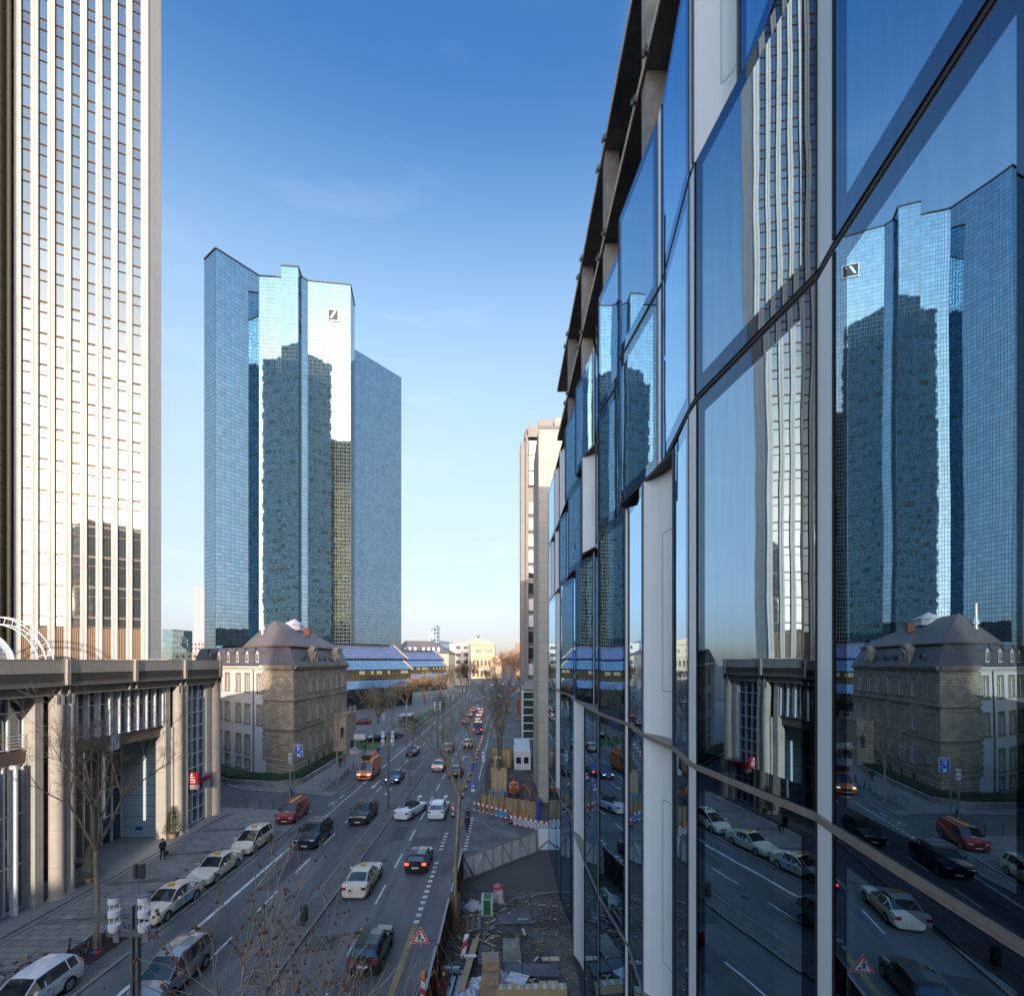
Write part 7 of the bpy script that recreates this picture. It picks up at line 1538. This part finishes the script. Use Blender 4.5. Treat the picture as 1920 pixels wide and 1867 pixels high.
person('digger driver in orange vest and red helmet seated on the mini digger', .95, 60.5, 0, (.85, .22, .03), (.3, .1, .05), z=.55, sit=True, helmet=(.6, .05, .04))
x, y = at_px(882, 1315, .01); person('cyclist figure in red and blue between the carriageways in the distance', x-1.4, y-5, 0, (.5, .04, .03), (.1, .3, .55), z=.012)
# scooters and van group at the forecourt edge
E = empty('scooter', (-23.0, 92.2, .12), 'blue scooter parked behind the double headed lamp', 'scooter'); MB().box(-23.2, -22.8, 91.4, 92.6, .35, .8).build('body', mat('scooter_blue', (.02, .12, .4), .4), E)
for yy in (91.3, 92.7): MB().tube((-23.06, yy, .36), (-22.94, yy, .36), .24, n=12).build('wheel', tyre_m, E)
MB().tube((-23.3, 91.3, 1.1), (-22.7, 91.3, 1.1), .03, n=5).build('handlebar', trim_b, E)
# ================================================================ trees
def bare_tree(name, x, y, z0, H, r0, spread, seed, label, m=bark, twm=None, lean=(0, 0), trunk_h=.3, depth=6, balls=0, leaves=0, cat='tree', group=None, nb=3, leafm=None, tmin=.006, up=.35, segn=6, first=None, ang=.62, shrink=.74, lr=.05, b0=None):
    random.seed(seed); E = empty(name, (x, y, z0), label, cat, group); T = MB(); Cr = MB(); tips = []
    def grow(p, d, ln, r, k):
        segs = 3 if k > 1 else 2; q = p
        for s in range(segs):
            d = (d+Vector((random.uniform(-1, 1), random.uniform(-1, 1), random.uniform(-.4, .8)))*(.13 if k > 0 else .05)).normalized(); n_ = q+d*ln/segs; ra, rb = r*(1-s/segs*.3), r*(1-(s+1)/segs*.3)
            (T if k < 1 else Cr).tube(q, n_, ra, rb, segn if k < 2 else (5 if k < 3 else 3), cap=(k == 0)); q = n_
            if k >= 2 and random.random() < .5: side(q, d, ln*.5, r*.45, k+1)
            elif k >= depth-1: tips.append(tuple(q))
        if k >= depth or r < tmin*.6: tips.append(tuple(q)); return
        n2 = nb if k > 0 else nb+2
        for i in range(n2):
            a = 2*pi*(i+random.random()*.7)/n2; o = d.orthogonal().normalized(); b = d.cross(o); sp_ = spread*random.uniform(.5, 1.15)*(ang if k else ang*.9)
            nd = (d*cos(sp_)+(o*cos(a)+b*sin(a))*sin(sp_)+Vector((0, 0, up*.3))).normalized(); grow(q, nd, (ln*shrink if k or b0 is None else b0)*random.uniform(.75, 1.15), max(tmin, r*.7*random.uniform(.6, .95)), k+1)
    def side(q, d, ln, r, k):
        if k > depth: return
        a = random.random()*6.28; o = d.orthogonal().normalized(); b = d.cross(o); nd = (d*.6+(o*cos(a)+b*sin(a))*.8+Vector((0, 0, .1))).normalized(); e = q+nd*ln
        Cr.tube(q, e, max(tmin, r), tmin*.7, 3, cap=False); tips.append(tuple(e))
    start = Vector((x, y, z0)); d0 = Vector((lean[0], lean[1], 1)).normalized(); grow(start, d0, H*trunk_h, r0, 0)
    T.build('trunk', m, E, smooth=True, sharp=60); Cr.build('crown', twm or m, E)
    if balls:
        B = MB()
        for i in range(balls): t = Vector(random.choice(tips)); e = t+Vector((random.uniform(-.05, .05), random.uniform(-.05, .05), -random.uniform(.02, .09))); B.ball(e, random.uniform(.02, .029), 6); B.tube(t, e, .003, n=3, cap=False)
        tag(B.build('seed_balls', ball_m, E), kind='stuff')
    if leaves:
        B = MB()
        for i in range(leaves):
            t = Vector(random.choice(tips))+Vector([random.gauss(0, lr*3) for _ in range(3)]); a = random.random()*6; s = lr*random.uniform(.5, 1.3); u = Vector((cos(a), sin(a), random.uniform(-.6, .6)))*s; w_ = Vector((-sin(a), cos(a), random.uniform(-.6, .6)))*s*.7
            B.poly([t-u, t+w_, t+u, t-w_])
        tag(B.build('withered_leaves', leafm or leaf_m, E), kind='stuff')
    return E
bare_tree('plane_tree', -23.0, 28.6, .12, 12.5, .15, .95, 12, 'large bare plane tree in front of the bank, bicycles round its trunk', trunk_h=.44, b0=2.9, shrink=.72, depth=6, leaves=260, lr=.028, tmin=.006, twm=twig_m, lean=(.02, 0))
bare_tree('plane_tree', -3.05, 30.6, .1, 12.0, .14, .9, 5, 'slim bare plane tree rising from the trunk guard on the site edge', trunk_h=.66, b0=2.3, shrink=.72, depth=5, leaves=60, lr=.03, tmin=.006, twm=bark)
g_ = MB()
for k in range(8): a = 2*pi*k/8; g_.obox((-3.05+.24*cos(a), 30.6+.24*sin(a)), (-sin(a), cos(a)), .17, -.04, .05, 2.3)
tag(g_.build('trunk_guard', wood_old), 'ring of old upright planks protecting the slim plane tree', 'tree guard')
# the foreground tree with seed balls, reaching up in front of the road
bare_tree('seed_ball_tree', -3.75, 9.2, 0, 10.2, .065, .62, 31, 'foreground plane tree top with many brown seed balls, lower centre', m=mat('pale_twig', (.52, .42, .32), .85, var=.2, scale=6), twm=mat('brown_twig', (.40, .29, .21), .85, var=.2, scale=6), trunk_h=.69, b0=2.2, depth=4, balls=260, leaves=20, lr=.03, tmin=.0042, nb=3, ang=.78, shrink=.72, up=.45)
bare_tree('seed_ball_tree', -2.75, 9.6, 0, 8.6, .05, .6, 77, 'smaller foreground plane tree with seed balls, right of the larger one', m=MATS['pale_twig'], twm=MATS['brown_twig'], trunk_h=.84, b0=1.4, depth=4, balls=90, leaves=8, lr=.03, tmin=.0042, nb=3, ang=.7, shrink=.7, up=.4)
for (px, py, H, sd, lb) in ((633, 1472, 11, 3, 'slim bare tree with bicycles at its foot by the stone building'), (700, 1412, 11, 8, 'slim bare tree behind the orange van'), (735, 1385, 10, 14, 'bare tree on the forecourt beside the pedestrians')):
    x, y = G(px, py, .12); bare_tree('street_tree', x, y, .12, H, .13, .85, sd, lb, trunk_h=.45, b0=2.4, depth=5, leaves=120, lr=.035, tmin=.01, group='bare trees on the left pavement')
x, y = G(835, 1391, .1)
bare_tree('median_tree', -12.4, 66, .13, 9, .10, .85, 41, 'small bare median tree with withered brown leaves beside the grey blue saloon', trunk_h=.4, b0=1.8, depth=5, leaves=520, lr=.045, tmin=.01, m=barkd, leafm=mat('withered_brown', (.20, .09, .055), .8, var=.3, scale=5))
bare_tree('median_tree', -12.4, 100, .13, 10, .10, .85, 42, 'median tree with withered leaves among the far double lamps', trunk_h=.4, b0=2.0, depth=5, leaves=300, lr=.05, tmin=.014, m=barkd, leafm=MATS['withered_brown'])
# the dense dark tree over the site and its neighbour
x, y = G(941, 1440, 0)
bare_tree('tall_dark_tree', -.75, 78.2, .1, 14.5, .2, .7, 9, 'tall dense dark bare tree rising from the orange timber box', trunk_h=.3, b0=3.6, shrink=.74, depth=5, leaves=0, tmin=.012, m=barkd, twm=barkd, up=.5)
bare_tree('tall_dark_tree', -.9, 64.2, .1, 11, .17, .6, 10, 'bare dark tree rising from the pale timber box', trunk_h=.5, b0=2.4, depth=5, tmin=.010, m=barkd, twm=barkd, up=.5)
bare_tree('tall_dark_tree', -1.2, 110, .1, 12, .2, .8, 19, 'dark bare tree behind the tallest one on the right footpath', trunk_h=.3, b0=3.2, depth=5, tmin=.018, m=barkd, twm=barkd)
# trees round the far end of the street: warm, sunlit, twiggy
tw2 = mat('dark_twigs_far', (.13, .085, .06), .9, var=.3, scale=2); gl_ = mat('golden_twigs', (.48, .30, .15), .85, var=.3, scale=1)
far = [(-33, 170, 11, gl_, 500, 'golden brown bushy tree at the corner of the sloped glass offices'), (-38, 150, 9, tw2, 300, 'dark bare tree in front of the sloped glass offices, left one'), (-33, 132, 9, tw2, 200, 'dark bare tree in front of the sloped glass offices, nearer one'), (-30, 190, 12, gl_, 500, 'tall golden bushy tree right of the sloped glass offices'), (-27, 215, 11, twig_m, 250, 'bare tree beyond the long planter'), (-29, 262, 14, twig_m, 300, 'bare tree before the farther glass wing'), (-26, 300, 16, tw2, 300, 'bare tree below the white office house'), (-25, 345, 17, tw2, 400, 'dark tree left of the opera arcades'), (-31, 420, 18, twig_warm, 500, 'orange tree at the left corner of the opera house'), (-3, 420, 22, twig_warm, 700, 'orange tree at the right corner of the opera house'), (4, 400, 24, twig_warm, 800, 'tall orange tree right of the opera house'), (12, 380, 26, twig_warm, 900, 'broad orange tree under the distant apartment tower'), (9, 330, 20, tw2, 500, 'dark tree at the right bend of the street'), (14, 300, 19, tw2, 500, 'dark tree beside the slim grey tower'), (19, 345, 24, twig_warm, 800, 'orange tree next to the slim grey tower'), (-17, 440, 9, tw2, 300, 'low dark tree before the opera steps'), (8, 440, 22, twig_warm, 700, 'orange tree behind the far bend')]
random.seed(2)
for i, (x, y, H, m, lv, lb) in enumerate(far):
    bare_tree('bare_tree', x, y, .1, H, .2+H*.008, .95, 200+i, lb, m=barkd, twm=m, trunk_h=.16, b0=H*.27, depth=5, leaves=int(lv*1.6), lr=.10+.004*H, leafm=m, tmin=.03+.0015*H*(y/200), segn=5, nb=3, ang=.7, shrink=.78, group='bare trees in the distance')
# firs in pots at the bank entrance
def fir(x, y, H, label):
    E = empty('potted_fir', (x, y, .3), label, 'fir tree', 'potted fir trees'); MB().tube((x, y, .3), (x, y, .3+H), .05, .01, 6).build('trunk', barkd, E); MB().lathe((x, y, .3), [(.25, 0), (.32, .4), (.3, .42)], 10).build('pot', mat('terracotta', (.3, .2, .15), .8), E)
    mb = MB(); random.seed(int(x*7+y))
    for i in range(1500):
        h = random.random()**.7; z = .6+(H-.3)*(1-h)*1.0; r = (.12+h*.85)*H*.36*random.uniform(.5, 1); a = random.random()*6.28; p = Vector((x+r*cos(a), y+r*sin(a), .3+z-.12*r)); s = random.uniform(.04, .10); t = Vector((cos(a), sin(a), -.3))*s; u = Vector((-sin(a), cos(a), 0))*s*.45
        mb.poly([p-t, p+u, p+t, p-u])
    tag(mb.build('needles', mat('fir_green', (.05, .065, .03), .9, var=.5, scale=4), E), kind='stuff')
fir(-30.1, 46.0, 2.6, 'small decorated fir in a pot right of the bank entrance'); fir(-29.9, 36.6, 2.4, 'small fir in a pot between the column and the bank entrance')
mb = MB(); random.seed(6)
for _ in range(900): x = random.gauss(3.2, .5); y = random.gauss(56.9, .35); z = abs(random.gauss(0, .35))+.05; a = random.random()*6; s = .08; mb.poly([(x+s*cos(a), y+s*sin(a), z), (x+s*cos(a+2), y+s*sin(a+2), z+.05), (x+s*cos(a+4), y+s*sin(a+4), z)])
tag(mb.build('ivy_bush', mat('ivy_dark', (.02, .04, .015), .9, var=.4)), 'low dark green bush at the foot of the stone clad tower', 'bush')
